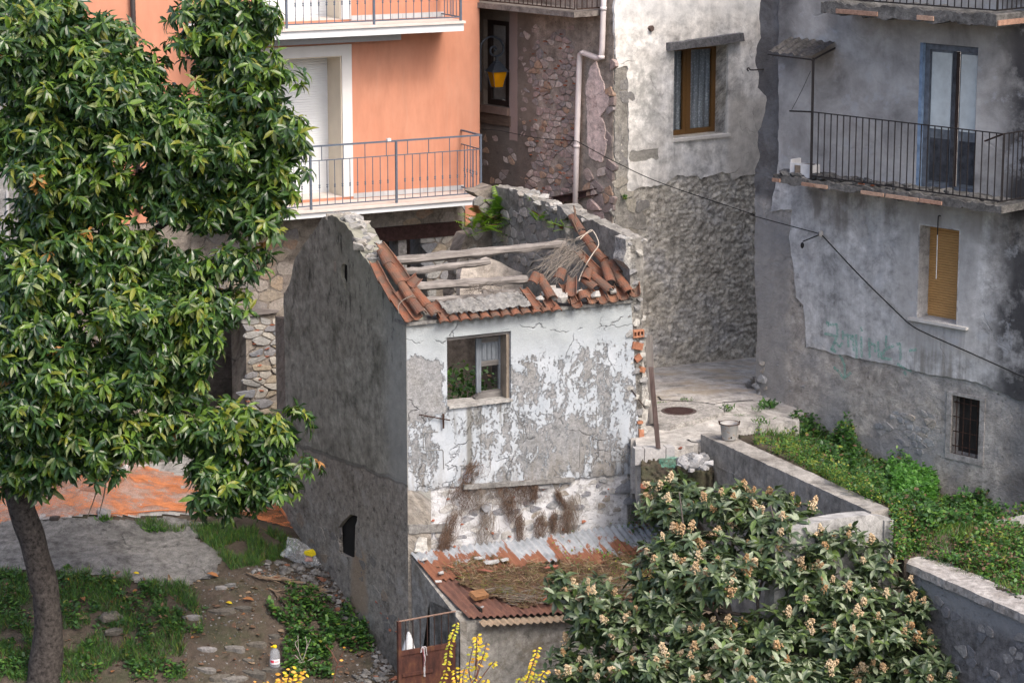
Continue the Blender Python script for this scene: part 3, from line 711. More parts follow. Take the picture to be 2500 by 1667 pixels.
# balcony of the dark side
bz0, bz1 = BR.uv(T3(840, 122), .7)[1], BR.uv(T3(840, 85), .7)[1]
bb = obj('balcony', pbox(BR, BR.uv(T3(845, 100), .7)[0], bz0, 5.5, bz1, .0, .7), plaster('brown_balcony_concrete', [(.15, .13, .12), (.21, .19, .17), (.18, .165, .15)], 2, coord='pos'), old)
b0 = BR.uv(T3(845, 100), .7)[0]
railing(bb, BR, .66, b0+.03, b0+3.2, bz1+.05, bz1+.95, .125, MT['iron_rust'], .009)
rt2 = Plane(BR.at(b0+.03, 0, .66), -BR.n)
railing(bb, rt2, 0, .05, .64, bz1+.05, bz1+.95, .125, MT['iron_rust'], .009)
# downpipe with its jog
pp = [(1050, -60), (1045, 60), (1036, 330), (1030, 392), (1005, 400), (905, 362), (885, 375), (880, 430), (862, 1000), (850, 1520)]
path = []
for i, p in enumerate(pp): path.append(BR.at(*BR.uv(T3(*p), .1), .1))
pipe = obj('downpipe', tube(path, .052, 10), MT['pipe'], old, smooth=True)
for i in (1, 3, 5, 8): obj('pipe_collar', tube([path[i] + Vector((0, 0, .03)), path[i] - Vector((0, 0, .03))], .062, 10), MT['pipe'], pipe, smooth=True)
a, b = BR.hit(T3(705, 1368), .12), BR.hit(T3(930, 1325), .02)
ib = bmesh.new(); d_ = (b-a).normalized()
for dz, w, h in ((.055, .05, .012), (0, .012, .05), (-.055, .05, .012)):
    nn = BR.n
    vs = [[ib.verts.new(p + nn*sx*w + Vector((0, 0, dz+sz*h))) for sx, sz in ((-1, -1), (1, -1), (1, 1), (-1, 1))] for p in (a, b + d_*.3)]
    for i in range(4): ib.faces.new((vs[0][i], vs[0][(i+1) % 4], vs[1][(i+1) % 4], vs[1][i]))
    ib.faces.new(vs[0]); ib.faces.new(list(reversed(vs[1])))
obj('iron_beam', ib, MT['rust_beam'], old)
hk = WF.hit(T3(1362, 195), .05)
obj('broken_pipe_stub', tube([hk - WF.n*.1, hk + WF.n*.06], .05, 7, wob=.4), plain('stub_brown', (.10, .07, .06), .9), old)
# ---------------------------------------------------------------- grey house on the right
grey = thing('grey_house', 'weathered grey house with rusty railed balconies and an amber roller shutter', 'house', GR.at(0, -.5))
gq = lambda z, x, y, off=0: GR.uv(z(x, y), off)
def grey_low(n, v, c, h):
    wv = n.warp(v, 1.5, .4)
    d = n.box(wv, -1, -2, .62, 3.2, .12)
    c = n.mix(n.mul(d, .75), c, n.ramp(n.noise(v, 3, 5, .7), [(.3, (.20, .20, .20)), (.7, (.33, .33, .33))]))
    up = n.box(wv, -1, 3.4, .50, 10, .12)
    c = n.mix(n.mul(up, .92), c, n.ramp(n.noise(v, 2.5, 5, .7), [(.3, (.045, .045, .047)), (.7, (.12, .12, .125))]))
    bl = n.box(n.warp(v, 3, .4), 2.2, -1.2, 3.75, -.35, .08)
    c = n.mix(n.mul(bl, .7), c, (.27, .28, .295))
    rt = n.sm(n.sep(n.warp(v, 1.1, .9))[0], 5.0, 5.6)
    c = n.mix(n.mul(rt, .8), c, (.05, .05, .055))
    bp = n.ramp(n.noise(v, 1.0, 6, .7, .5), [(.44, 0), (.58, 1)])
    c = n.mix(n.mul(bp, .45), c, (.23, .24, .255))
    h = n.ma('ADD', h, n.mul(n.noise(v, 8, 6, .75), 1.2))
    return c, h
def grey_up(n, v, c, h):
    wv = n.warp(v, 1.3, .6)
    x, z, _ = n.sep(wv)
    hi = n.sm(z, 3.6, 4.3)
    c = n.mix(n.mul(hi, .8), c, n.ramp(n.noise(v, 1.1, 6, .65, .4), [(.34, (.165, .16, .155)), (.5, (.295, .29, .28)), (.66, (.42, .415, .405))]))
    lf = n.mul(n.sm(x, .95, .45), n.sm(z, 5.2, 6.0))
    c = n.mix(n.mul(lf, .85), c, n.ramp(n.noise(v, 3, 5, .7), [(.35, (.04, .04, .042)), (.65, (.15, .15, .155))]))
    rt = n.mul(n.sm(x, 4.55, 5.2), n.ramp(n.noise(v, 1.8, 5, .7), [(.36, .45), (.52, 1)]))
    c = n.mix(n.mul(rt, .93), c, (.028, .028, .032))
    un = n.mul(n.box(wv, 1.0, 3.2, 5.4, 3.75, .15), n.ramp(n.noise(n.vm('MULTIPLY', v, (3, .6, 1)), 1.3, 4), [(.38, 0), (.6, .75)]))
    c = n.mix(un, c, (.16, .15, .14))
    us_ = n.mul(n.box(n.warp(v, 3, .1), 3.15, .7, 4.4, 1.80, .06), n.ramp(n.noise(n.vm('MULTIPLY', v, (7, .5, 1)), 1.3, 4), [(.42, 0), (.62, .8)]))
    c = n.mix(us_, c, (.19, .18, .165))
    wd = n.box(n.warp(v, 2, .35), 2.95, 1.35, 4.55, 3.75, .12)
    c = n.mix(n.mul(wd, .55), c, (.39, .385, .38))
    pt = n.ramp(n.noise(v, 1.4, 6, .7), [(.56, 0), (.62, 1)])
    c = n.mix(n.mul(pt, .45), c, (.38, .40, .43))
    return c, h
GLm = plaster('grey_rough_render', [(.29, .27, .25), (.43, .405, .375), (.37, .36, .35)], 1.1, 1.2, .15, grey_low, pits=.9, cracks=0)
GUm = plaster('grey_smooth_render', [(.36, .368, .375), (.475, .48, .485), (.415, .412, .405)], .9, .35, .35, grey_up, grain=.10, cracks=.2)
left = [gq(T4, *p) for p in ((303, -60), (290, 130), (302, 260), (276, 310), (262, 420), (286, 500), (280, 600), (338, 660), (332, 760), (302, 870), (280, 900), (287, 1100), (260, 1160), (258, 1420))] + [gq(M4, *p) for p in ((768, 330), (766, 600), (782, 900), (772, 1050), (768, 1200), (790, 1330), (790, 1700))]
outl = left + [(left[-1][0], -2.5), (7.5, -2.5), (7.5, 9.5)]; k0 = len(left)
w0, w1 = gq(M4, 1668, 600)[0], gq(M4, 1886, 600)[0]; wz0, wz1 = 1.84, 3.36
b0_, b1_ = gq(B4, 1800, 200)[0], gq(B4, 1950, 200)[0]; bz0_, bz1_ = gq(B4, 1870, 355)[1], gq(B4, 1870, 42)[1]
d0, d1 = gq(T4, 1388, 600)[0], gq(T4, 1785, 600)[0]; dz0, dz1 = 3.96, 6.26
winh, barh, doorh = rect(w0, wz0, w1, wz1), rect(b0_, bz0_, b1_, bz1_), rect(d0, dz0, d1, dz1)
obj('wall', prism(GR, rough(outl, .022, .06, 3, keep=(k0-1, k0, k0+1, k0+2)), [winh, barh, doorh], -.45, 0), GLm, grey)
obj('side_wall', prism(Plane(GR.at(.12, 0, -.44), -GR.n), rect(.0, -2.5, 6, 9.5), (), -.2, 0), GLm, grey)
lowline = [gq(M4, *p) for p in ((1055, 1000), (1110, 1008), (1190, 1032), (1240, 1042), (1300, 1052), (1400, 1075), (1500, 1092), (1580, 1108), (1650, 1132), (1720, 1150), (1800, 1162), (1900, 1175), (2000, 1195))]
lowline += [(lowline[-1][0]+.5, lowline[-1][1]-.1), (7.5, lowline[-1][1]-.5)]
upl = lowline + [(7.5, 9.5), (gq(T4, 430, 0)[0], 9.5), gq(T4, 430, 300), gq(T4, 430, 1100), gq(M4, 860, 260), gq(M4, 980, 250), gq(M4, 960, 400), gq(M4, 985, 560), gq(M4, 1000, 730), gq(M4, 1040, 770)]
k1 = len(lowline)
obj('smooth_render', prism(GR, rough(upl, .018, .06, 6, keep=(k1-1, k1)), [winh, doorh], -.01, .03), GUm, grey)
GS = plaster('pale_window_surround', [(.36, .355, .35), (.44, .435, .43), (.40, .40, .40)], 1, .3, 0, coord='pos')
GSs = pal('blue_grey_stones', [(.25, .265, .285), (.21, .22, .235), (.31, .32, .33), (.34, .31, .27), (.27, .27, .27)], .35, coat=(.29, .285, .28))
rubble(grey, GR, GR.poly(B4, (1440, 130), (1700, 120), (1745, 330), (1560, 330), (1400, 250)), .15, .09, GSs, 21, .012, (-.005, .025), .75, 0)
stones_on(grey, GR, GR.poly(M4, (800, 1000), (1040, 1010), (1040, 1260), (800, 1260)), GSs, 9, .06, .12, 22, 1.5, .012)
stones_on(grey, GR, [gq(M4, *p) for p in ((770, 1080), (830, 1080), (830, 1330), (775, 1330))], GSs, 8, .08, .22, 23, 1.3, .07)
# roller shutter window
rw = obj('window_reveal', prism(GR, rect(w0-.02, wz0-.02, w1+.02, wz1+.02), [rect(w0+.005, wz0+.005, w1-.005, wz1-.005)], -.30, .033), GS, grey)
sh = bmesh.new(); z = wz0+.03
while z < wz1-.01:
    prof = [(z, -.25), (z+.008, -.238), (z+.034, -.238), (z+.040, -.25)]
    vs = [[sh.verts.new(GR.at(u, a, o)) for a, o in prof] for u in (w0+.006, w1-.006)]
    for i in range(3): sh.faces.new((vs[0][i], vs[1][i], vs[1][i+1], vs[0][i+1]))
    z += .042
pbox(GR, w0+.006, wz0+.006, w1-.006, wz1-.006, -.28, -.255, sh)
obj('roller_shutter', sh, plain('amber_shutter', (.47, .27, .105), .5, var=.08, sc=5, bump=.03), grey)
s0, s1 = gq(M4, 1610, 860, .06)[0], gq(M4, 1930, 890, .06)[0]
obj('window_sill', pbox(GR, s0, wz0-.05, s1, wz0-.004, -.26, .10), plain('pale_sill', (.50, .49, .47), .7, sc=8), grey)
cu = gq(M4, 1770, 300, .06)[0]
obj('hanging_cord', tube(bend([GR.at(cu+.03, gq(M4, 1770, 282)[1], .035), GR.at(cu+.01, gq(M4, 1770, 284)[1]+.01, .06), GR.at(cu, gq(M4, 1770, 310)[1], .06), GR.at(cu, gq(M4, 1770, 385)[1], .06)], 4), .009, 5), MT['cable'], grey)
obj('white_cord', tube([GR.at(cu, gq(M4, 1770, 385)[1], .06), GR.at(cu+.004, gq(M4, 1770, 625)[1], .06)], .008, 5), MT['trim_white'], grey)
# barred cellar window
bw = obj('cellar_window', prism(GR, rect(b0_-.10, bz0_-.10, b1_+.10, bz1_+.05), [rect(b0_, bz0_, b1_, bz1_)], -.05, .018), plaster('cellar_surround', [(.25, .24, .23), (.31, .30, .29), (.28, .27, .27)], 2, .5), grey)
obj('shutter_board', pbox(GR, b0_-.01, bz0_-.01, b1_+.01, bz1_+.01, -.32, -.2), woodmat('cellar_wood', (.02, .017, .016), (.05, .043, .04), (12, 12, 1)), bw)
for i in range(4):
    u = b0_ + (b1_-b0_)*(i+.5)/4; obj('bar', tube([GR.at(u, bz0_-.01, -.03), GR.at(u, bz1_+.01, -.03)], .008, 6), MT['iron_rust'], bw)
for i in range(4):
    zz = bz0_ + (bz1_-bz0_)*(i+.5)/4; obj('cross_bar', tube([GR.at(b0_-.01, zz, -.045), GR.at(b1_+.01, zz, -.045)], .009, 6), MT['iron_rust'], bw)
# balcony door
mid = gq(T4, 1632, 600, -.06)[0]; GD = GR.shift(.10)
dd = obj('balcony_door', prism(GD, rect(d0+.004, dz0, d1-.004, dz1-.004), [rect(d0+.15, dz0+.06, d1-.03, dz1-.10)], -.22, -.14), plain('blue_grey_door_wood', (.13, .15, .18), .8, var=.25, sc=9), grey)
obj('blue_jamb', pbox(GR, d0+.002, dz0, d0+.06, dz1-.002, -.135, .028), plain('blue_paint', (.20, .29, .42), .8, var=.25, sc=7), grey)
pw = plain('pale_door_panel', (.52, .57, .57), .7, var=.10, sc=5); dw = plain('dark_weathered_wood', (.055, .06, .07), .85, var=.4, sc=7)
for a, b in ((d0+.155, mid-.05), (mid+.07, d1-.035)):
    lf = obj('door_leaf', pbox(GD, a, dz0+.065, b, dz1-.105, -.21, -.17), plain('door_leaf_grey', (.16, .18, .20), .8, var=.25, sc=8), dd)
    obj('upper_panel', pbox(GD, a+.03, dz0+.95, b-.03, dz1-.14, -.168, -.155), pw, dd)
    obj('lower_panel', pbox(GD, a+.035, dz0+.12, b-.035, dz0+.80, -.168, -.158), dw, dd)
obj('door_stile', pbox(GD, mid-.045, dz0+.065, mid+.02, dz1-.105, -.168, -.135), dw, dd)
obj('door_stile', pbox(GD, mid+.022, dz0+.065, mid+.066, dz1-.105, -.168, -.145), MT['dark_frame'], dd)
# balconies
BCm = plaster('mossy_balcony_concrete', [(.045, .044, .043), (.15, .147, .142), (.085, .083, .08)], 2.5, 1.0, 0, coord='pos', pits=.8)
CLm = pal('clay_edging', [(.36, .22, .16), (.30, .19, .14), (.40, .27, .20)], .3)
clay_edge = [((385, 1205), (440, 1235)), ((585, 1245), (672, 1262)), ((675, 1262), (762, 1278)), ((990, 1306), (1148, 1330)), ((1160, 1332), (1385, 1370)), ((1392, 1372), (1545, 1392))]
def slab(u0, u1, z0, z1, seed):
    p = rough([(u0, z0), (u1, z0), (u1, z1), (u0, z1)], .034, .045, seed, keep=(1, 3)); return prism(GB, p, (), -.80, 0)
gb0 = gq(T4, 385, 1235, .8)[0]; gb1 = gq(T4, 1945, 1455, .8)[0]
b1b = obj('balcony', slab(gb0, gb1, 3.87, 3.985, 1), BCm, grey)
b2b = obj('balcony', slab(gq(T4, 710, 70, .8)[0], gq(T4, 1910, 195, .8)[0], 6.68, 6.86, 2), BCm, grey)
for (xa, ya), (xb, yb) in clay_edge:
    ua, ub = gq(T4, xa, ya, .8)[0], gq(T4, xb, yb, .8)[0]
    obj('clay_tile', pbox(GB, ua, 3.875, ub-.012, 3.93, -.05, .028), CLm, b1b)
for (xa, xb) in ((820, 1105), (1375, 1490)):
    ua, ub = gq(T4, xa, 60, .8)[0], gq(T4, xb, 120, .8)[0]
    obj('clay_tile', pbox(GB, ua, 6.70, ub-.012, 6.77, -.05, .026), CLm, b2b)
obj('side_tile', pbox(Plane(GB.at(gq(T4, 1910, 195, .8)[0]+.003, 0), -GB.n), .02, 6.70, .78, 6.78, 0, .02), CLm, b2b)
pu = gq(T4, 655, 765, .75)[0]; pe = gq(T4, 1960, 930, .75)[0]
railing(b1b, GB, -.05, pu, pe, 4.05, 5.08, .128, MT['iron_black'], .010)
railing(b2b, GB, -.05, gq(T4, 760, 40, .75)[0], gq(T4, 1910, 150, .75)[0], 6.93, 7.9, .128, MT['iron_black'], .010)
rt3 = Plane(GB.at(pe, 0, -.05), -GB.n); railing(b1b, rt3, 0, .03, .74, 4.05, 5.08, .128, MT['iron_black'], .010)
rt4 = Plane(GB.at(gq(T4, 1910, 150, .75)[0], 0, -.05), -GB.n); railing(b2b, rt4, 0, .03, .74, 6.93, 7.9, .128, MT['iron_black'], .010)
obj('post', tube([GB.at(pu, 3.99, -.05), GB.at(pu-.012, gq(T4, 650, 395, .75)[1], -.05)], .022, 6), MT['iron_black'], b1b)
obj('side_bar', tube([GB.at(pu, 5.08, -.05), GB.at(gq(T4, 498, 760, .75)[0], gq(T4, 498, 760, .75)[1], -.05)], .014, 6), MT['iron_black'], b1b)
obj('loose_wire', tube(bend([GB.at(*gq(T4, 640, 490, .75), -.05), GB.at(*gq(T4, 595, 590, .75), -.05), GB.at(*gq(T4, 545, 690, .75), -.05), GB.at(*gq(T4, 512, 752, .75), -.05)], 4), .005, 4), MT['cable'], b1b)
obj('rail_bracket', tube([GB.at(pe, 5.08, -.05), GB.at(*gq(T4, 1832, 966, .65), -.15)], .014, 6), MT['iron_rust'], b1b)
# little mossy canopy carried by the tall post
cA, cB = GR.at(*gq(T4, 500, 252)), GR.at(*gq(T4, 815, 285)); cC, cD_ = GB.hit(T4(650, 388)), GB.hit(T4(350, 352))
aw = bmesh.new(); N_ = 18; g = []
for i in range(N_+1):
    for j in range(9):
        a = cA.lerp(cB, i/N_); b = cD_.lerp(cC, i/N_); p = a.lerp(b, j/8)
        p = p + Vector((0, 0, .02*math.sin(i*2.1) + .03*nz(i*.5, j*.6, 2) + (.05 if 8 <= j*i/9 <= 9 else 0)*nz(i, j)))
        g.append(aw.verts.new(p))
for i in range(N_):
    for j in range(8): aw.faces.new((g[i*9+j], g[i*9+j+1], g[i*9+j+10], g[i*9+j+9]))
bmesh.ops.solidify(aw, geom=aw.faces[:], thickness=.035)
can = obj('canopy', aw, plaster('mossy_fibre_sheet', [(.085, .08, .078), (.17, .162, .158), (.12, .115, .11)], 3, 1, 0, coord='pos', pits=.7), grey)
obj('canopy_bar', tube([cC + Vector((0, 0, -.06)), cB + Vector((0, 0, -.10))], .016, 6), MT['iron_black'], can)
obj('canopy_bar', tube([cC + Vector((0, 0, -.05)), cD_ + Vector((0, 0, -.05))], .014, 6), MT['iron_black'], can)
hp = gq(T4, 320, 475)
obj('wall_hook', tube(bend([GR.at(*hp, -.02), GR.at(hp[0]-.02, hp[1], .15), GR.at(hp[0]-.10, hp[1]+.0, .22), GR.at(hp[0]-.14, hp[1]+.03, .22), GR.at(hp[0]-.17, hp[1], .22), GR.at(hp[0]-.14, hp[1]-.025, .22)], 4), .013, 6), MT['iron_black'], grey)
ins = GR.hit(M4(1130, 385), .12)
obj('cable_bracket', tube([GR.hit(M4(1115, 372), .0), ins, GR.hit(M4(1030, 425), .22)], .012, 6), MT['iron_black'], grey)
obj('insulator', lathe([(.012, -.10), (.03, -.07), (.03, -.03), (.015, 0)], 8, None, Matrix.Translation(GR.hit(M4(1028, 430), .22))), MT['cable'], grey)
obj('insulator', lathe([(.02, -.04), (.035, -.02), (.035, .03), (.015, .06)], 8, None, Matrix.Translation(ins)), plain('porcelain', (.5, .47, .43), .4), grey)
# graffiti: thin strokes of turquoise spray paint
n = NB('turquoise_spray'); f = n.noise(n.pos, 18, 4, .8)
n.out(n.ramp(f, [(.3, (.22, .44, .37)), (.7, (.30, .54, .46))]), .9, None, .1)
tr = n.nd('ShaderNodeBsdfTransparent')
n.put(n.o.inputs[0], n.nd('ShaderNodeMixShader', {0: n.ramp(n.noise(n.pos, 30, 3, .8), [(.34, .08), (.58, .60)]), 1: tr.outputs[0], 2: n.bsdf.outputs[0]}).outputs[0]); spray = n.m
strokes = [[(270, 160), (330, 205), (430, 205), (445, 300), (440, 400), (330, 370), (240, 350)], [(270, 170), (300, 230)], [(430, 410), (340, 610), (420, 640)], [(400, 480), (480, 560), (520, 500)], [(340, 610), (400, 600)],
           [(530, 310), (530, 440)], [(560, 380), (610, 370), (615, 560)], [(640, 370), (660, 440), (690, 380), (700, 620)], [(740, 370), (750, 740)], [(820, 250), (830, 310)], [(820, 400), (830, 720)],
           [(950, 430), (955, 730)], [(960, 500), (1040, 540), (1045, 640)], [(1090, 480), (1100, 730)], [(1220, 390), (1215, 560)], [(1340, 540), (1190, 610), (1180, 680)], [(1140, 640), (1150, 740), (1300, 760)], [(1390, 520), (1440, 510), (1450, 760)], [(1590, 620), (1700, 600)],
           [(450, 680), (500, 760), (540, 860), (540, 1060)], [(370, 890), (440, 950), (500, 1040), (545, 1080)], [(560, 1040), (640, 980)], [(1400, 830), (1500, 900), (1600, 950)], [(1490, 960), (1520, 1010)]]
gb = bmesh.new()
for s in strokes:
    q = [gq(G1, *p) for p in s]; off = .0345
    for a, b in zip(q, q[1:]):
        L = math.dist(a, b); w = .024; nx, ny = -(b[1]-a[1])/L*w, (b[0]-a[0])/L*w; ex, ey = (b[0]-a[0])/L*.008, (b[1]-a[1])/L*.008
        lowp = (a[1]+b[1])/2 < np.interp((a[0]+b[0])/2, [p[0] for p in lowline], [p[1] for p in lowline])
        o = .005 if lowp else off
        gb.faces.new([gb.verts.new(GR.at(x, y, o)) for x, y in ((a[0]+nx-ex, a[1]+ny-ey), (a[0]-nx-ex, a[1]-ny-ey), (b[0]-nx+ex, b[1]-ny+ey), (b[0]+nx+ex, b[1]+ny+ey))])
obj('graffiti', gb, spray, grey)
# the clutter on the balcony
PW = plain('dirty_white_plastic', (.60, .60, .60), .5, var=.12, sc=8)
pc = GB.at(gq(T4, 598, 1110, .6)[0], 3.99, -.22)
pot = thing('broken_planter', 'broken dirty white plastic planter at the end of the grey balcony', 'planter', pc)
PX = Matrix.Translation(pc) @ Matrix.Rotation(-.75, 4, 'Z')
b = bmesh.new()
for sx, sy, wx, wy in ((0, -.13, .2, .012), (0, .13, .2, .012), (-.19, 0, .012, .13), (.19, 0, .012, .13)):
    hh = (.22, .19, .27, .20)[[(0, -.13), (0, .13), (-.19, 0), (.19, 0)].index((sx, sy))]
    bmesh.ops.create_cube(b, size=1, matrix=PX @ Matrix.Translation((sx, sy, hh/2)) @ Matrix.Diagonal((2*wx, 2*wy, hh, 1)))
obj('planter_box', b, PW, pot)
obj('planter_soil', prism(Plane(PX @ Vector((0, 0, .17)), (1, 0, 0), (0, 1, 0)), rough(rect(-.17, -.11, .17, .11), .01), (), -.15, .02), plain('dry_soil', (.12, .10, .085), .95, sc=60, bump=.8), pot)
b = bmesh.new()
for i in range(110):
    u = R.uniform(gb0+.05, pu+.15 if i < 45 else pu+1.6 if i < 85 else pe); s = R.uniform(.04, .15 if i < 45 else .10)
    bmesh.ops.create_icosphere(b, subdivisions=1, radius=1, matrix=Matrix.Translation(GB.at(u, 3.99+s*.25, R.uniform(-.6, -.08))) @ Matrix.Rotation(R.random()*6, 4, 'Z') @ Matrix.Rotation(R.uniform(-.5, .5), 4, 'X') @ Matrix.Diagonal((s, s*.7, s*.35, 1)))
tag(obj('rubble', b, pal('balcony_rubble', [(.10, .10, .10)], .5)), 'loose grey rubble strewn along the rusty railed balcony', 'rubble', kind='stuff')
for i, (x, y, w, l) in enumerate(((985, 1195, .10, 'small broken orange brick lying on the grey balcony'), (1060, 1225, .09, 'reddish tile shard beside the railing of the grey balcony'), (520, 1080, .10, 'clay shard leaning beside the broken white planter'))):
    p = GB.at(gq(T4, x, y, .7)[0], 4.02, -.12)
    tag(obj('brick_shard', stone_set(brickS)[i], None, None, frame_m(p, GB.d, GB.n, Vector((0, 0, 1)), (w*1.3, w, w*.6))), l, 'brick')
# ---------------------------------------------------------------- the roofless ruin
ruin = thing('ruined_house', 'small roofless ruined house with flaking white front and dark blank gable', 'ruin', RF.at(0, -3.5))
rq = lambda z, x, y, off=0: RF.uv(z(x, y), off)
lq = lambda z, x, y, off=0: RL.uv(z(x, y), off)
win = rect(.69, .84, 1.80, 1.93)
RFm = ruin_front_mat(RF, W, ZTOP, ZLED)
def low_x(n, v, c, h):
    k = n.ramp(n.noise(v, 3.2, 6, .75), [(.50, 0), (.58, 1)])
    c = n.mix(n.mul(k, .7), c, n.ramp(n.noise(v, 7, 4), [(.3, (.15, .15, .15)), (.7, (.30, .29, .28))]))
    k2 = n.ramp(n.noise(v, 8, 5, .8), [(.60, 0), (.66, 1)])
    c = n.mix(n.mul(k2, .6), c, (.16, .13, .105))
    w = n.ramp(n.noise(n.vm('ADD', v, (7, 3, 0)), 4.6, 7, .74), [(.47, 0), (.52, 1)])
    return n.mix(n.mul(w, .75), c, (.60, .61, .63)), h
LOm = plaster('pale_rubble_mortar', [(.42, .42, .415), (.55, .555, .56), (.48, .475, .465)], 2.2, 1.1, .2, low_x, pits=.6)
obj('front_wall', prism(RF, rect(.004, -4.2, W, ZTOP+.02), [win], -.40, -.035), LOm, ruin)
led = [rq(B2, 1008, 372), rq(B2, 1120, 385), rq(B2, 1250, 345), rq(B2, 1340, 350), rq(B2, 1600, 330), rq(B2, 1900, 312), rq(B3, 1560, 150)]
pitch_hole = [rq(B2, *p) for p in ((1338, 235), (1395, 232), (1408, 270), (1400, 325), (1345, 330))]
obj('flaking_render', prism(RF, rough(led + [(W+.02, ZTOP-.2), (W, ZTOP+.03), (.004, ZTOP+.03)], .022, .05, 4, keep=(7, 8, 9)), [win, pitch_hole], -.03, .0), RFm, ruin)
GCm = plaster('grey_concrete', [(.14, .138, .13), (.22, .215, .205), (.18, .175, .168)], 3, .8, coord='pos', pits=.4)
obj('ledge', prism(RF, rough([rq(B2, 1340, 362), rq(B2, 2030, 315), rq(B2, 2030, 290), rq(B2, 1345, 335)], .006, .07, 3), (), -.02, .06), GCm, ruin)
obj('plinth_block', prism(RF, rough([rq(B2, 1012, 640), rq(B2, 1250, 625), rq(B2, 1250, 580), rq(B2, 1010, 585)], .012, .06, 5), (), -.03, .015), GCm, ruin)
obj('plinth_block', prism(RF, rough([rq(B2, 1040, 750), rq(B2, 1130, 760), rq(B2, 1120, 665), rq(B2, 1075, 660), rq(B2, 1050, 700)], .02, .05, 7), (), -.03, .03), plaster('pale_block', [(.42, .41, .38), (.50, .49, .46), (.45, .44, .41)], 3, coord='pos'), ruin)
obj('bundle', stone_set(pal('blue_white_cloth', [(.42, .46, .54)], .25))[2], None, ruin, frame_m(RF.at(*rq(B2, 1372, 285), -.02), dF, RF.n, Vector((0, 0, 1)), (.16, .1, .20)))
RS = pal('front_rubble', [(.22, .23, .24), (.30, .295, .28), (.165, .17, .19), (.38, .37, .35), (.26, .235, .20), (.44, .43, .41)], .35, coat=(.46, .45, .43))
lowp = [rq(B2, *p) for p in ((1012, 395), (1250, 360), (1600, 345), (2030, 318))] + [rq(B3, 1545, 170), rq(B3, 1550, 400), rq(B3, 1100, 540), rq(B3, 600, 620), rq(B3, 30, 690)]
rubble(ruin, RF, lowp, .17, .10, RS, 31, .016, (-.012, .02), .62, -.03)
stones_on(ruin, RF, lowp, brickS, 16, .04, .09, 32, 1.6, .04, -.035)
for x, y, w, h in ((1450, 245, .52, .22), (1490, 325, .32, .20), (510, 390, .22, .17), (900, 240, .34, .10)):
    u, z = rq(B3, x, y); obj('stone', stone_set(pal('grey_block_stone', [(.20, .205, .215), (.24, .24, .24)], .35))[int(x) % 8], None, ruin, frame_m(RF.at(u, z, -.05), dF, RF.n, Vector((0, 0, 1)), (w, .2, h)))
# gable
def gable_x(n, v, c, h):
    x, z, _ = n.sep(n.warp(v, 3, .12))
    lo = n.ma('SUBTRACT', n.ma('MULTIPLY_ADD', x, -.084, -.31), z)       # below the joint
    lm = n.sm(lo, -.02, .03)
    c = n.mix(lm, c, n.mix(1.0, n.ramp(n.noise(v, 1.5, 6, .7), [(.3, (.12, .105, .09)), (.5, (.30, .275, .24)), (.7, (.21, .19, .165))]), n.ramp(n.noise(v, 9, 5, .75), [(.3, .55), (.7, 1.3)]), 'MULTIPLY'))
    h = n.ma('ADD', h, n.mul(lm, n.mul(n.noise(v, 7, 6, .75), 2.6)))
    c = n.mix(n.mul(lm, n.ramp(n.noise(v, 5, 6, .8), [(.36, .8), (.46, 0)])), c, (.06, .055, .05))
    c = n.mix(n.mul(lm, n.ramp(n.noise(n.vm('ADD', v, (5, 5, 0)), 2.2, 6, .7), [(.54, 0), (.64, .6)])), c, (.36, .345, .32))
    jl = n.mul(n.sm(lo, -.05, -.01), n.sm(lo, .06, .02)); c = n.mix(n.mul(jl, .6), c, (.05, .05, .045))
    fr = n.mul(n.box(n.warp(v, 2, .25), -.3, -4, .75, 3, .3), n.ma('SUBTRACT', 1.0, lm))
    c = n.mix(n.mul(fr, .65), c, (.29, .295, .28))
    up = n.sm(z, 1.6, 3.0); c = n.mix(n.mul(n.mul(up, n.sm(x, 3.6, 1.2)), .6), c, (.27, .275, .225))
    dk = n.mul(n.ramp(n.noise(n.vm('MULTIPLY', v, (4, 1.2, 1)), 1.7, 5, .7), [(.56, 0), (.64, 1)]), n.sm(z, .9, 2.2))
    c = n.mix(n.mul(dk, .75), c, (.035, .036, .034))
    bs = n.sm(n.ma('ADD', z, n.mul(n.noise(v, 2, 4), 1.4)), -1.9, -2.8)
    c = n.mix(n.mul(bs, .6), c, (.06, .055, .05))
    pn = n.mul(n.box(n.warp(v, 3, .4), 1.6, -2.9, 2.2, -1.9, .1), .7); c = n.mix(pn, c, (.30, .22, .15))
    return c, h
GBm = plaster('dark_gable_render', [(.155, .15, .125), (.30, .29, .25), (.22, .21, .18)], 1.3, .6, .22, gable_x, grain=.14)
gout = [(.003, -4.2), (4.9, -4.2), lq(M2, 270, 1250), lq(M2, 264, 900), lq(M2, 265, 755), lq(M2, 300, 700), lq(M2, 318, 640), lq(M2, 330, 560), lq(M2, 345, 510), lq(M2, 395, 430), lq(M2, 440, 375), lq(M2, 490, 300), lq(M2, 520, 252), lq(M2, 560, 225), lq(M2, 600, 212), lq(M2, 640, 235), lq(M2, 700, 285), lq(M2, 735, 325), lq(M2, 770, 400), lq(M2, 790, 455), lq(M2, 850, 540), lq(M2, 900, 622), lq(M2, 960, 732), lq(M2, 1030, 860), (.003, ZTOP)]
h1 = [lq(M2, *p) for p in ((668, 560), (690, 552), (706, 566), (707, 640), (704, 742), (692, 738), (685, 690), (664, 650))]
h2 = [lq(M2, *p) for p in ((610, 535), (631, 530), (635, 612), (613, 616))]
h3 = [lq(B2, *p) for p in ((575, 600), (610, 555), (650, 520), (692, 532), (690, 560), (680, 590), (677, 690), (675, 785), (640, 790), (580, 760))]
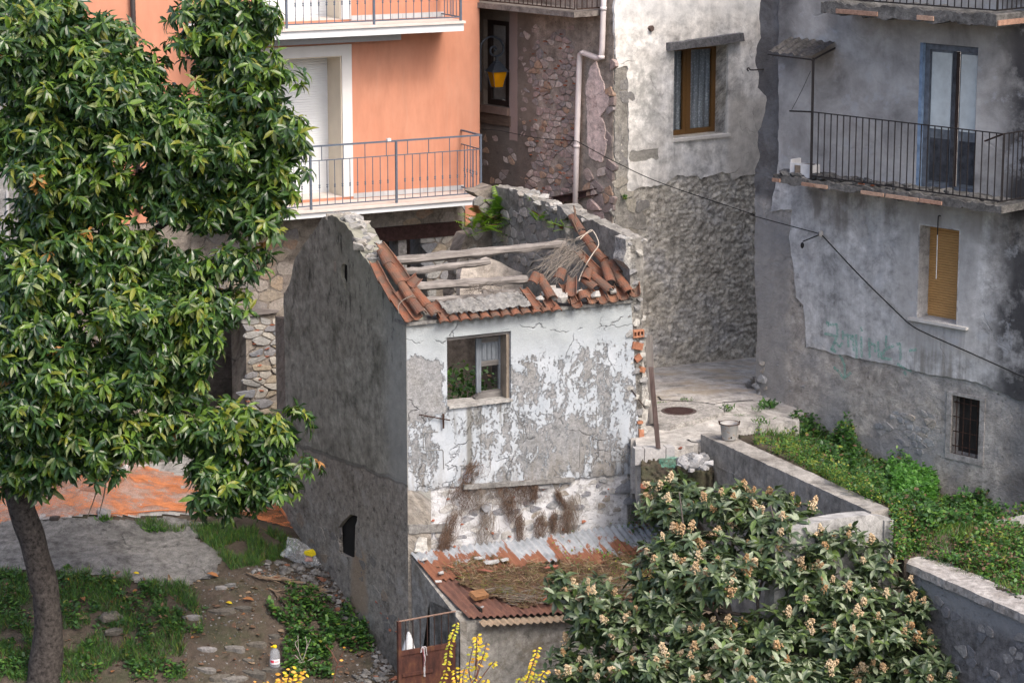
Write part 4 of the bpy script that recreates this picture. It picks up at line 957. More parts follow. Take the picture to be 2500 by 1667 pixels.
obj('gable_wall', prism(RL, rough(gout, .03, .07, 12, keep=(0, 1, len(gout)-1)), [rough(h1, .01, .03, 2), h3], -.40, 0), GBm, ruin)
obj('niche', pbox(RL, h2[0][0]-.02, h2[2][1], h2[1][0]+.02, h2[0][1], -.39, .004), plain('pale_niche', (.30, .26, .22), .9, sc=10), ruin)
TMm = pal('broken_wall_top', [(.32, .31, .29), (.27, .265, .25), (.36, .35, .33), (.24, .24, .235), (.30, .28, .25)], .3)
def top_stones(pl, line, o0, o1, n, s0, s1, seed, mat=TMm, sink=.35):
    """stones and mortar lumps along a broken wall top"""
    r = random.Random(seed); S = stone_set(mat)
    L = [0]
    for a, b in zip(line, line[1:]): L.append(L[-1]+math.dist(a, b))
    for i in range(n):
        t = r.uniform(0, L[-1]); k = max(j for j in range(len(L)-1) if L[j] <= t); f = (t-L[k])/max(1e-6, L[k+1]-L[k])
        u = line[k][0]+(line[k+1][0]-line[k][0])*f; v = line[k][1]+(line[k+1][1]-line[k][1])*f
        s = r.uniform(s0, s1); o = r.uniform(o0, o1)
        obj('stone', S[r.randrange(8)], None, ruin, Matrix.Translation(pl.at(u, v - s*sink*.4, o)) @ Matrix.Rotation(r.random()*6.3, 4, 'Z') @ Matrix.Rotation(r.uniform(-.4, .4), 4, 'X') @ Matrix.Diagonal((s*1.25, s, s*.62, 1)))
top_stones(RL, gout[13:20], -.36, -.06, 34, .10, .26, 3)
top_stones(RL, gout[19:21], -.36, -.06, 12, .10, .2, 4)
top_stones(RL, gout[4:14], -.34, -.10, 16, .08, .18, 5)
rubble(ruin, RL, [lq(B2, *p) for p in ((300, 480), (560, 500), (900, 900), (1000, 1150), (1000, 1500), (760, 1000), (420, 800))], .26, .16, pal('gable_foot_stones', [(.20, .18, .16), (.25, .23, .205), (.165, .155, .145), (.27, .215, .165)], .4, coat=(.20, .185, .165)), 33, .02, (-.022, .010), .6, 0, [h3])
obj('painted_shade', pbox(RL, min(p[0] for p in h3)-.05, min(p[1] for p in h3)-.05, max(p[0] for p in h3)+.05, max(p[1] for p in h3)+.05, -.10, -.07), MT['dark'], ruin)  # added plate, its black colour stands for the shade inside the hole
obj('painted_shade', pbox(RL, min(p[0] for p in h1)-.05, min(p[1] for p in h1)-.05, max(p[0] for p in h1)+.05, max(p[1] for p in h1)+.05, -.09, -.06), MT['dark'], ruin)  # added plate that paints the slot in the wall as black shade
stones_on(ruin, RL, [lq(B2, *p) for p in ((800, 1040), (930, 1030), (1000, 1350), (860, 1250))], brickS, 10, .05, .12, 34, 2.2, .012, holes=[h3])
# party wall on the right, with ferny inner face
PIm = plaster('dark_inner_render', [(.15, .145, .13), (.25, .24, .22), (.20, .19, .175)], 1.4, .8, 0, pits=.5, coord='pos')
pout = [(.03, -4.2), (.03, 3.20), (.6, 3.27), (1.2, 3.31), (1.83, 3.34), (2.1, 3.43), (2.24, 3.45), (2.4, 3.35), (2.65, 3.34), (2.95, 3.40), (3.24, 3.36), (3.5, 3.42), (4.07, 3.45), (LEN, 3.38), (LEN, -4.2)]
obj('party_wall', prism(RR, rough(pout, .025, .07, 9, keep=(0, 13, 14)), (), -.24, 0), PIm, ruin)
top_stones(RR, pout[1:7], -.27, -.03, 22, .07, .15, 6, sink=.9); top_stones(RR, pout[6:14], -.30, .04, 40, .10, .24, 7, sink=.6)
IRs = pal('inner_rubble', [(.27, .26, .24), (.21, .205, .195), (.33, .31, .285), (.24, .22, .195)], .35, coat=(.22, .21, .19))
ip = [RR.uv(P2(*p)) for p in ((215, 130), (520, 170), (880, 230), (910, 600), (1010, 740), (560, 1050), (380, 1050), (180, 800), (0, 700))]
rubble(ruin, RR, ip, .21, .15, IRs, 35, .014, (.0, .05), .88, 0)
pier = [RR.uv(P2(*p)) for p in ((870, 190), (1000, 320), (940, 380), (990, 640), (1020, 740), (960, 720), (890, 560), (880, 380))]
obj('inner_pier', prism(RR, rough(pier, .03, .06, 4), (), .0, .14), GCm, ruin)
# broken end of the party wall
BEm = plaster('broken_masonry', [(.33, .32, .295), (.46, .445, .41), (.28, .28, .275)], 4, 1.2, coord='pos', pits=.8)
RE = RF.shift(-.03)
eq = lambda z, x, y: RE.uv(z(x, y))
end = [(W-.02, -1.7), (W+.26, -1.7)] + [eq(R1, *p) for p in ((2075, 1535), (2095, 1440), (2118, 1150), (2150, 1000), (2138, 860), (2122, 700), (2096, 600), (2110, 480), (2112, 380), (2082, 270))] + [eq(P2, *p) for p in ((1795, 1300), (1788, 1090), (1742, 1060), (1722, 900), (1748, 800), (1712, 690), (1690, 590), (1600, 610), (1612, 740), (1580, 880), (1650, 960), (1690, 1080), (1700, 1230))] + [(W-.02, ZTOP)]
obj('broken_end', prism(RE, rough(end, .02, .04, 6, keep=(0, len(end)-1)), (), -.34, 0), BEm, ruin)
stones_on(ruin, RE, end, pal('end_stones', [(.30, .295, .275), (.24, .24, .235), (.38, .37, .34), (.20, .20, .20)], .4), 34, .06, .19, 36, 1.2, .06)
OBr = pal('hollow_brick', [(.33, .15, .085), (.37, .175, .105), (.29, .13, .08)], .35)
for x0, y0, x1, y1, a in ((1985, 410, 2080, 495, -.25), (2010, 530, 2068, 595, .6), (2055, 630, 2098, 700, 1.2), (2030, 1120, 2080, 1155, -.1), (2045, 1190, 2088, 1300, .05)):
    u0, z0 = eq(R1, x0, y1); u1, z1 = eq(R1, x1, y0)
    o = RE.at((u0+u1)/2, (z0+z1)/2, .0); X = RE.d*math.cos(a)+RE.e*math.sin(a); Y = RE.e*math.cos(a)-RE.d*math.sin(a)
    b = bmesh.new(); bmesh.ops.create_cube(b, size=1); obj('brick', b, OBr, ruin, frame_m(o, X, RE.n, Y, (u1-u0, .12, (z1-z0)*.85)))
u, z = eq(R1, 2043, 342); hb = bmesh.new()
prism(RE, rect(u-.11, z-.06, u+.09, z+.06), [rect(u-.095+i*.062, z-.035, u-.055+i*.062, z+.035) for i in range(3)], -.16, .07, hb); pbox(RE, u-.11, z-.06, u+.09, z+.06, -.2, -.165, hb)
obj('brick', hb, OBr, ruin)
b = bmesh.new(); tube([RE.hit(R1(1990, 850), .04), RE.hit(R1(2115, 1020), .04)], .008, 5, b); obj('rusty_rod', b, MT['iron_rust'], ruin)
# rear wall and inside
rbq = lambda z, x, y: RB.uv(z(x, y))
zl = rbq(D, 1000, 700)[1]
rb = [(0, -4.2), (0, zl), (rbq(P1, 1380, 700)[0], zl+.05), rbq(P1, 1500, 620), rbq(P1, 1560, 470), rbq(P1, 1700, 390), rbq(P1, 1800, 300), rbq(P1, 1900, 220), rbq(P1, 2050, 110), (W-.35, 3.3), (W, 3.4), (W, -4.2)]
RBm = plaster('rear_inner_wall', [(.16, .14, .12), (.24, .21, .18), (.19, .17, .15)], 1.5, .9, .2, pits=.6)
obj('rear_wall', prism(RB, rough(rb, .03, .08, 5, keep=(0, 10, 11)), (), -.40, 0), RBm, ruin)
rubble(ruin, RB, rb[2:10] + [(W, 1.2), (1.8, 1.0)], .21, .15, IRs, 37, .014, (.0, .05), .9, 0)
rubble(ruin, RB, rect(.6, .4, 1.75, zl), .32, .18, pal('inner_brown_stones', [(.24, .20, .165), (.19, .165, .14), (.28, .25, .21)], .35), 38, .016, (.01, .05), .92, 0)
obj('inner_partition', prism(RF.shift(-3.7), rough([RF.uv(P1(*p), -3.7) for p in ((1480, 1500), (1480, 1010), (1500, 920), (1640, 905), (1880, 785), (2060, 860), (2240, 960))] + [RF.uv(P2(370, 1010), -3.7), RF.uv(P2(420, 1500), -3.7)], .012, .07, 3), (), -.15, 0), plaster('pale_inner_plaster', [(.48, .43, .38), (.56, .51, .46), (.52, .47, .42)], 1.5, .3, .3), ruin)
FL = Plane(RF.at(0, 0), dF, dL); FL.n = Vector((0, 0, 1))
obj('inner_floor', prism(FL, rect(.38, .38, W, LEN-.02), (), -.30, -.12), plain('earth_floor', (.10, .085, .07), .95, sc=8, bump=.8), ruin)
# window: old wooden casement, sill, lintel crack
GW = woodmat('weathered_grey_wood', (.095, .11, .125), (.215, .24, .27), (22, 22, 1.6))
GWh = woodmat('weathered_grey_plank', (.075, .072, .07), (.20, .19, .18), (2, 2, 24))
wd = obj('window', pbox(RF, rq(R1, 822, 0, -.25)[0], .85, rq(R1, 878, 0, -.25)[0]-.01, 1.925, -.33, -.2), GW, ruin)
obj('jamb', pbox(RF, 1.745, .845, 1.797, 1.928, -.30, -.05), woodmat('brown_jamb', (.17, .14, .11), (.30, .26, .21), (20, 20, 1.5)), wd)
a0, a1 = rq(R1, 602, 500, -.25)[0], rq(R1, 822, 500, -.25)[0]
zz = lambda y: rq(R1, 700, y, -.25)[1]
obj('stile', prism(RF, [(a0, zz(868)), (a0+.075, zz(862)), (a0+.085, zz(385)), (a0-.01, zz(380))], (), -.29, -.25), GW, wd)
obj('stile', pbox(RF, a1-.045, zz(900), a1+.01, zz(375), -.29, -.25), GW, wd)
obj('top_rail', pbox(RF, a0+.076, zz(425), a1-.046, zz(378), -.288, -.252), GWh, wd)
obj('mid_rail', pbox(RF, a0+.076, zz(635), a1-.046, zz(590), -.288, -.252), GWh, wd)
pn_ = obj('panel', pbox(RF, a0+.076, zz(591), a1-.046, zz(424), -.28, -.264), GW, wd)
for i in range(3): obj('panel_board', pbox(RF, a0+.10+i*.085, zz(578), a0+.165+i*.085, zz(436), -.263, -.254), GW, wd)
obj('bottom_plank', prism(RF, rough([(a0-.02, zz(935)), (a1, zz(925)), (a1, zz(852)), (a0+.02, zz(868)), (a0-.05, zz(905))], .006, .04, 2), (), -.31, -.2), GWh, wd)
obj('window_sill', prism(RF, rough([(.70, .81), (1.81, .81), (1.81, .85), (.70, .85)], .004, .08, 2), (), -.38, .05), plaster('pale_sill_concrete', [(.25, .245, .23), (.34, .335, .32), (.30, .29, .275)], 3, .5, coord='pos'), ruin)
obj('wooden_lintel', pbox(RF, .60, 1.875, 1.92, 1.965, -.37, -.045), GWh, ruin)
obj('meter_bracket', tube([RF.at(*rq(R1, 72, 1066), .05), RF.at(*rq(R1, 350, 1116), .05)], .011, 5), MT['iron_rust'], ruin)
obj('meter_bracket', tube([RF.at(*rq(R1, 290, 1060), .045), RF.at(*rq(R1, 292, 1190), .045)], .016, 5), MT['iron_rust'], ruin)
cd = plain('grey_conduit', (.22, .22, .21), .8)
for pts in (((120, 1225), (125, 1385), (140, 1395), (290, 1385), (300, 1400), (305, 1560)), ((255, 1225), (120, 1232)), ((640, 1010), (640, 1500), (600, 1530), (450, 1528)), ((950, 1040), (975, 1120), (1020, 1180), (1022, 1310)), ((1675, 1000), (1672, 1235), (1530, 1265), (1525, 1540))):
    obj('conduit', tube([RF.at(*rq(R1, *p), .004) for p in pts], .007, 5), cd, ruin)
# roof remains: plane of the old roof
sl = math.radians(29.8)
RP = Plane(RF.at(0, ZTOP+.03, .10), dF, -RF.n*math.cos(sl) + Vector((0, 0, math.sin(sl))))
def coppo(r0=.092, r1=.074, L=.44, t=.013, k=7):
    b = bmesh.new(); rows = []
    for y, r in ((0, r0), (L, r1)):
        o = [b.verts.new((r*math.cos(math.pi*i/k), y, r*math.sin(math.pi*i/k)*.82)) for i in range(k+1)]
        n_ = [b.verts.new(((r-t)*math.cos(math.pi*i/k), y, (r-t)*math.sin(math.pi*i/k)*.82)) for i in range(k+1)]
        rows.append((o, n_))
    (o0, n0), (o1, n1) = rows
    for i in range(k):
        b.faces.new((o0[i], o0[i+1], o1[i+1], o1[i])); b.faces.new((n0[i+1], n0[i], n1[i], n1[i+1]))
        b.faces.new((o0[i+1], o0[i], n0[i], n0[i+1])); b.faces.new((o1[i], o1[i+1], n1[i+1], n1[i]))
    for i in (0, k): b.faces.new((o0[i], o1[i], n1[i], n0[i]))
    me = me_of(b, 'roof_tile'); me.materials.append(MT['terracotta']); return me
TILE = coppo(); 
def tile(z, top, bot, pan=False, off=.0, roll=0.0, wid=1.0, lift=0.0):
    a, b = RP.uv(z(*bot)), RP.uv(z(*top))
    L = math.dist(a, b); Y = (RP.d*(b[0]-a[0]) + RP.e*(b[1]-a[1]))/L; Y = (Y + RP.n*lift).normalized()
    N = (-RP.n if pan else RP.n); N = (N - Y*N.dot(Y)).normalized(); X = Y.cross(N)
    M_ = frame_m(RP.at(a[0], a[1], off), X, Y, N, (wid, L/.44, 1)) @ Matrix.Rotation(roll, 4, 'Y')
    return obj('roof_tile', TILE, None, ruin, M_, smooth=False)
for top, bot in (((930, 500), (985, 600)), ((972, 580), (1075, 730)), ((1062, 712), (1150, 850)), ((1135, 830), (1215, 940))): tile(M2, top, bot, off=.10)
for top, bot in (((1165, 765), (1258, 885)), ((1245, 865), (1318, 945))): tile(M2, top, bot, off=.09)
for top, bot in (((880, 560), (950, 700)), ((940, 680), (1030, 830)), ((1020, 810), (1130, 965)), ((925, 430), (1010, 545)), ((1000, 530), (1080, 640)), ((1070, 625), (1150, 745)), ((1040, 760), (1190, 950)), ((1290, 835), (1375, 940))): tile(M2, top, bot, True, off=.085)
tile(M2, (1190, 705), (1135, 760), True, off=.20, roll=.3)
for top, bot, o in (((1062, 600), (1170, 745), .11), ((1150, 730), (1262, 870), .11), ((1235, 845), (1330, 935), .12), ((1310, 910), (1400, 1000), .10), ((1400, 955), (1490, 1100), .13), ((1465, 1085), (1575, 1250), .12), ((1560, 1225), (1625, 1325), .13), ((1325, 985), (1400, 1215), .14), ((1170, 1115), (1395, 1310), .14), ((1080, 1150), (1225, 1260), .10), ((548, 1130), (705, 1400), .13), ((1060, 1310), (1100, 1400), .10), ((950, 370), (1060, 560), .06)): tile(P2, top, bot, off=o)
for top, bot, o, rl in (((365, 1240), (535, 1465), .10, .1), ((610, 1310), (690, 1450), .09, 0), ((935, 1145), (918, 1355), .18, -.15), ((830, 1180), (960, 1400), .10, 0), ((1020, 770), (1300, 1060), .06, 0), ((1690, 1200), (1690, 1340), .14, -.5), ((1100, 1230), (1200, 1390), .08, 0), ((1240, 1230), (1330, 1390), .08, 0), ((1390, 1200), (1450, 1370), .08, 0), ((1500, 1190), (1570, 1345), .08, 0), ((960, 1290), (1010, 1440), .08, 0)): tile(P2, top, bot, True, off=o, roll=rl)
for c, wd_ in (((470, 1165), .9), ((780, 1120), 1.0), ((1100, 1120), .9)): tile(P2, (c[0]+30, c[1]-20), (c[0]-10, c[1]+60), off=.15, wid=wd_, lift=.4)
# under-eave row: broken arches below a bed of mortar
u = .58
while u < 2.55:
    M_ = frame_m(RP.at(u, -.07, .0), RP.d, RP.e, RP.n, (.92, .45, .72)); obj('roof_tile', TILE, None, ruin, M_); u += .178
obj('mortar_bed', cut_grid(RP, rough([RP.uv(M2(*p)) for p in ((1330, 850), (1600, 815), (1880, 775), (1985, 870), (1700, 905), (1390, 930))], .02, .05, 2), .022, lambda u, v: .075 + .03*abs(math.sin(u*17.6)) + .02*nz(u*14, v*14) + .012*nz(u*37, v*30)), GCm, ruin, smooth=True)
obj('eave_board', pbox(RF, -.02, ZTOP-.015, W+.02, ZTOP+.035, -.38, .04), GCm, ruin)
for x, y, s in ((1225, 1320, .16), (1430, 1280, .12), (1040, 1295, .12), (750, 1320, .24), (560, 1370, .12), (820, 1350, .2), (620, 1310, .1), (700, 1250, .15)):
    a = RP.uv(P2(x, y)); obj('mortar_lump', stone_set(TMm)[int(x) % 8], None, ruin, frame_m(RP.at(a[0], a[1], .09), RP.d, RP.e, RP.n, (s*1.2, s, s*.6)))
GBW = woodmat('silvered_beam_wood', (.10, .09, .082), (.31, .285, .265), (2, 2, 34))
for (z0_, x0, y0), (z1_, x1, y1), r, o in (((P1, 520, 830), (P2, 885, 665), .070, -.06), ((P1, 620, 985), (P1, 1885, 835), .058, -.10), ((P1, 770, 1180), (M3, 625, 840), .070, -.08), ((P1, 960, 1365), (P1, 2230, 1285), .05, -.10), ((P1, 1900, 1250), (P2, 420, 1235), .04, -.10)):
    A, B = RP.hit(z0_(x0, y0), o), RP.hit(z1_(x1, y1), o); n_ = 22; A = A - (B-A).normalized()*.15
    pts = [A.lerp(B, i/n_) + Vector((0, 0, .010*nz(i*.4, r*90, 1))) + RF.n*(.015*nz(i*.35, 7, r*50)) for i in range(n_+1)]
    rr = [r*(1 + .16*nz(i*.6, r*77, 4)) for i in range(n_+1)]; rr[-1] *= .75
    obj('roof_beam', tube(pts, rr, 9, wob=.35, seed=r*100), GBW, ruin, smooth=False)
# ---------------------------------------------------------------- lean-to shed
shed = thing('lean_to_shed', 'low lean-to shed with rusty corrugated roof against the ruin front', 'shed', RF.at(.1, -3.5, 1.7))
OFS = 1.72; SF = RF.shift(OFS); SL = Plane(RF.at(.05, 0), RF.n)
sfq = lambda z, x, y: SF.uv(z(x, y)); slq = lambda z, x, y: SL.uv(z(x, y))
cRL = RF.at(*rq(B2, 1022, 775), .005); cRR = RF.at(*rq(B3, 1752, 488), .005)
cFL = SF.hit(B2(1385, 1165), .06); cFR = SF.hit(D(1690, 1383), .06)
def roofp(a, b, o=0.0):
    p = cRL.lerp(cRR, a).lerp(cFL.lerp(cFR, a), b); return p + Vector((0, 0, o - .03*math.sin(b*math.pi)))
wid = (cRR-cRL).length; dep = (cFL-cRL).length
def rust_sheet(name, gal):
    n = NB(name); v = n.uv; x, y, _ = n.sep(v)
    f = n.noise(n.vm('MULTIPLY', v, (2.2, 1.0, 1)), 1.6, 6, .7); g = n.noise(v, 24, 4, .75)
    r = n.ramp(n.ma('ADD', f, n.mul(g, .25)), [(.42, (.055, .033, .028)), (.60, (.115, .058, .044)), (.80, (.18, .09, .06))])
    if gal:
        z = n.ramp(n.noise(v, 5, 5, .65), [(.3, (.15, .165, .18)), (.7, (.34, .36, .38))])
        m = n.sm(n.ma('ADD', y, n.mul(n.ma('SUBTRACT', f, .5), 3.0)), gal-.05, gal+.05)
        r = n.mix(m, z, n.mix(.35, r, (.27, .10, .045)))
    return n.out(r, .8, n.bump(g, .35, .01), .2)
RSh = [rust_sheet('rusty_sheet', 0), rust_sheet('half_galvanised_sheet', .30), rust_sheet('galvanised_sheet', .44), rust_sheet('mostly_rusty_sheet', .12)]
def sheet(a0, a1, b0, b1, o, mat, tip=0):
    b = bmesh.new(); uvl = b.loops.layers.uv.verify(); pitch = .112; nx = max(8, int((a1-a0)*wid/pitch*6)); ny = 8; g = []
    for i in range(nx+1):
        for j in range(ny+1):
            a = a0+(a1-a0)*i/nx; bb = b0+(b1-b0)*j/ny
            p = roofp(a, bb, o + .02*math.sin(a*wid/pitch*2*math.pi) + tip*(i/nx) + .012*nz(i*.05, j*.4, a0*9))
            g.append((b.verts.new(p), (a*wid, bb*dep)))
    for i in range(nx):
        for j in range(ny):
            q = [g[i*(ny+1)+j], g[i*(ny+1)+j+1], g[(i+1)*(ny+1)+j+1], g[(i+1)*(ny+1)+j]]
            f = b.faces.new([x[0] for x in q])
            for lp, x in zip(f.loops, q): lp[uvl].uv = x[1]
    obj('roof_sheet', b, mat, shed, smooth=True)
for i in range(5):
    a0 = i/5 - .006; a1 = min(1, (i+1)/5 + .02)
    sheet(max(0, a0), a1, .34 + .02*(i % 2), 1.0 + .01*(i % 2), .004 + .012*(i % 2), RSh[0], 0)
cuts = [0, .17, .33, .50, .62, .80, 1.0]
for i in range(6): sheet(max(0, cuts[i]-.01), min(1, cuts[i+1]+.02), 0, .42 - .05*(i % 3), .035 + .014*(i % 2) + (.03 if i == 4 else 0), RSh[(3, 1, 2, 1, 2, 2)[i]], .012)
b = bmesh.new(); g = []
for i in range(121):
    for j in range(3):
        a = .035 + .965*i/120; g.append(b.verts.new(roofp(a, .985 + .035*j, -.055 + .022*math.sin(a*wid/.112*2*math.pi) - .012*j)))
for i in range(120):
    for j in range(2): b.faces.new((g[i*3+j], g[i*3+j+1], g[i*3+j+4], g[i*3+j+3]))
bmesh.ops.solidify(b, geom=b.faces[:], thickness=.035)
obj('eave_strip', b, plain('pale_fibre_cement', (.52, .41, .30), .9, var=.15, sc=14, bump=.4), shed)
SHm = plaster('grey_shed_render', [(.20, .195, .18), (.28, .27, .25), (.235, .22, .195)], 1.6, .8, .3, lambda n, v, c, h: (n.mix(n.mul(n.ramp(n.noise(v, 2.4, 6, .75), [(.5, 0), (.62, 1)]), .6), c, (.13, .11, .08)), h), pits=.4)
uF = sfq(B2, 1372, 1400)[0]; zt_ = lambda a, b, o: roofp(a, b, o).z
obj('front_wall', prism(SF, [(uF, -4.2), (4.2, -4.2), (4.2, cFR.z-.02), (uF, cFL.z-.05)], (), -.2, 0), SHm, shed)
sA = SL.uv(B2(1140, 1055)); 
dA, dB = slq(B2, 1142, 1300)[0], slq(B2, 1303, 1300)[0]
dztA, dztB = slq(B2, 1142, 1056)[1], slq(B2, 1300, 1128)[1]
lw = [(.01, -4.2), (OFS-.002, -4.2), (OFS-.002, cFL.z-.06), (.01, cRL.z-.04)]
obj('side_wall', prism(SL, lw, [[(dA, -4.15), (dB, -4.15), (dB, dztB), (dA, dztA)]], -.18, 0), SHm, shed)
for i in range(5):
    a = dA + (dB-dA)*i/5; top = dztA + (dztB-dztA)*(i+.2)/5
    if i == 4: continue
    obj('door_plank', pbox(SL, a+.004, -4.1, a+(dB-dA)/5-.004, top-.01, -.13, -.09+.008*(i % 2)), woodmat('dark_door_wood', (.025, .022, .02), (.075, .066, .06), (14, 14, 1)), shed)
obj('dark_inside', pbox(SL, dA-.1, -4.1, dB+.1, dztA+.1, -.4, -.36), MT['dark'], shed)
# soil, moss and creeper litter heaped on the sheets
def litter_ok(a, b):
    x = a*wid; lo = .24 + .11*nz(x*1.6, 3) + .10*nz(x*6, b*5, 2) + (.10 if a > .30 else 0); hi = .93 - .06*nz(x*2, 9) - .10*abs(nz(x*5, b*4, 7)) - max(0, .20 - a)*2.6
    return lo < b < hi and a > .07 + .05*nz(b*6, 1) + max(0, b-.5)*.30
b = bmesh.new(); V = {}
NX, NY = 170, 70
def lv(i, j):
    if (i, j) not in V:
        a, bb = i/NX, j/NY; V[i, j] = b.verts.new(roofp(a, bb, .038 + .07*max(0, mnoise.fractal(Vector((a*9, bb*5, 2)), 1, 2, 4)+.25) + .018*nz(a*60, bb*30)))
    return V[i, j]
for i in range(NX):
    for j in range(NY):
        if litter_ok((i+.5)/NX, (j+.5)/NY) and nz(i*.35, j*.35, 8) > -.42: b.faces.new((lv(i, j), lv(i, j+1), lv(i+1, j+1), lv(i+1, j)))
n = NB('roof_moss_soil'); f = n.noise(n.pos, 3.5, 6, .75); g = n.noise(n.pos, 30, 4, .8)
c = n.ramp(f, [(.34, (.075, .05, .036)), (.50, (.135, .088, .058)), (.60, (.14, .105, .05)), (.72, (.095, .10, .032))])
n.out(n.mix(1.0, c, n.ramp(g, [(.25, .35), (.75, 1.5)]), 'MULTIPLY'), .97, n.bump(g, 1, .04), .1)
tag(obj('roof_moss', b, n.m, smooth=True), 'brown soil and moss heaped on the rusty shed roof', 'moss', kind='stuff')
# ---------------------------------------------------------------- ground, street, garden walls
class TPS:
    def __init__(s, pts, lam=.02):
        P = np.array([(p[0], p[1]) for p in pts]); z = np.array([p[2] for p in pts]); n = len(P); s.P = P
        r = np.linalg.norm(P[:, None]-P[None], axis=2); K = r*r*np.log(r+1e-9) + lam*np.eye(n)
        A = np.zeros((n+3, n+3)); A[:n, :n] = K; A[:n, n] = 1; A[:n, n+1:] = P; A[n, :n] = 1; A[n+1:, :n] = P.T
        s.w = np.linalg.solve(A, np.concatenate([z, np.zeros(3)]))
    def __call__(s, x, y):
        r = np.hypot(s.P[:, 0]-x, s.P[:, 1]-y)
        return float((s.w[:-3]*(r*r*np.log(r+1e-9))).sum() + s.w[-3] + s.w[-2]*x + s.w[-1]*y)
def dz(x, y, z): return atZ(D(x, y), z)
gp = [dz(*q) for q in ((110, 1550, -3.45), (640, 1530, -3.42), (400, 1560, -3.5), (300, 1200, -2.1), (0, 1195, -2.1), (480, 1195, -2.12), (200, 1330, -2.45), (450, 1335, -2.55), (330, 1440, -2.95), (560, 1420, -2.9), (60, 1420, -2.85), (560, 1300, -2.4), (385, 1045, -1.5), (150, 1060, -1.55), (600, 1120, -1.85), (-250, 1200, -2.1), (-250, 1500, -3.3),
      (1500, 1060, -.75), (1600, 1090, -.85), (1700, 1150, -1.15), (1560, 1180, -1.5), (1480, 1230, -1.8), (1700, 1300, -2.3), (1900, 1350, -2.6), (1600, 1560, -3.5), (2000, 1560, -3.5), (2340, 1560, -3.45))]
gp += [RL.at(u, z) for u, z in ((4.62, -2.23), (3.78, -2.51), (2.51, -2.80), (1.31, -3.31), (.24, -3.56))]
gp += [OF.at(u, -1.5) for u in (-6, -3, 0)] + [Vector(q) for q in ((-7, 36, -4.3), (0, 36, -4.3), (6, 34.5, -4.3), (-7, 31, -5.6), (0, 31, -5.5), (8, 31, -5.3), (-10, 48, -1.4), (3, 48, -1.6))]
gt = TPS(gp)
def gz(x, y): return min(gt(x, y), -.62) + .03*nz(x*1.7, y*1.7) + .012*nz(x*6, y*6)
def onground(p, f=gz):
    z = -2.5
    for _ in range(25):
        q = atZ(p, z); z = z*.5 + f(q.x, q.y)*.5
    return atZ(p, z)
def hgrid(x0, x1, y0, y1, step, f, ok=None, lift=0.0, skirt=0):
    bm = bmesh.new(); V = {}; uvl = bm.loops.layers.uv.verify()
    nx, ny = int((x1-x0)/step), int((y1-y0)/step)
    def g(i, j):
        if (i, j) not in V:
            x, y = x0+i*step, y0+j*step; V[i, j] = bm.verts.new((x, y, f(x, y)+lift))
        return V[i, j]
    for i in range(nx):
        for j in range(ny):
            if ok and not ok(x0+(i+.5)*step, y0+(j+.5)*step): continue
            fc = bm.faces.new((g(i, j), g(i+1, j), g(i+1, j+1), g(i, j+1)))
            for lp in fc.loops: lp[uvl].uv = lp.vert.co.xy
    if skirt:
        ed = [e for e in bm.edges if len(e.link_faces) == 1]
        ex = bmesh.ops.extrude_edge_only(bm, edges=ed)
        for v_ in [q for q in ex['geom'] if isinstance(q, bmesh.types.BMVert)]: v_.co.z -= skirt
    return bm
def sheet_on(poly, step, f, lift, edge=.05, disp=None, skirt=0):
    xs = [p[0] for p in poly]; ys = [p[1] for p in poly]
    def ok(x, y): return inpoly(x + edge*nz(x*4, y*4, 1) + edge*.6*nz(x*13, y*13, 5), y + edge*nz(x*4, y*4, 7), poly)
    return hgrid(min(xs)-.1, max(xs)+.1, min(ys)-.1, max(ys)+.1, step, (lambda x, y: f(x, y) + disp(x, y)) if disp else f, ok, lift, skirt)
n = NB('garden_soil'); v = n.pos
a = n.noise(v, 1.2, 5, .65); b_ = n.noise(v, 9, 5, .7); g_ = n.noise(v, 60, 3, .8)
c = n.ramp(a, [(.35, (.062, .052, .041)), (.5, (.10, .08, .064)), (.65, (.07, .07, .045))])
c = n.mix(1.0, c, n.ramp(b_, [(.25, .6), (.75, 1.3)]), 'MULTIPLY'); c = n.mix(n.ramp(g_, [(.66, 0), (.72, .8)]), c, (.26, .25, .23))
c = n.mix(n.ramp(n.noise(v, 28, 3, .8), [(.66, 0), (.70, .6)]), c, (.16, .07, .035))
SOIL = n.out(c, .97, n.bump(n.ma('ADD', b_, n.mul(g_, .5)), .9, .05), .1)
struct('garden_ground', hgrid(-14, 14, 28, 56, .13, gz), SOIL, smooth=True)
struct('terrain', prism(Plane((0, 0, -6.5), (1, 0, 0), (0, 1, 0)), rect(-120, -60, 120, 160), (), -1, 0), SOIL)
PATHm = plaster('worn_path_concrete', [(.115, .112, .105), (.18, .175, .165), (.145, .142, .14)], 1.4, .8, coord='pos', pits=.5, grain=.4, cracks=.6)
pth = [onground(D(*p)).xy for p in ((-60, 1202), (100, 1196), (240, 1192), (400, 1190), (468, 1203), (450, 1240), (505, 1268), (500, 1322), (440, 1345), (330, 1345), (240, 1322), (150, 1318), (60, 1310), (-60, 1315))]
struct('concrete_path', sheet_on(pth, .045, gz, .022, .07), PATHm, smooth=True)
yard = [onground(D(*p)).xy for p in ((-60, 1000), (-60, 1205), (120, 1195), (400, 1183), (480, 1186), (640, 1170), (655, 1000))]
struct('back_yard', sheet_on(yard, .06, gz, .02, .05), plaster('pale_yard_concrete', [(.27, .26, .25), (.35, .34, .32), (.31, .30, .29)], 1.2, .4, coord='pos', cracks=.8), smooth=True)
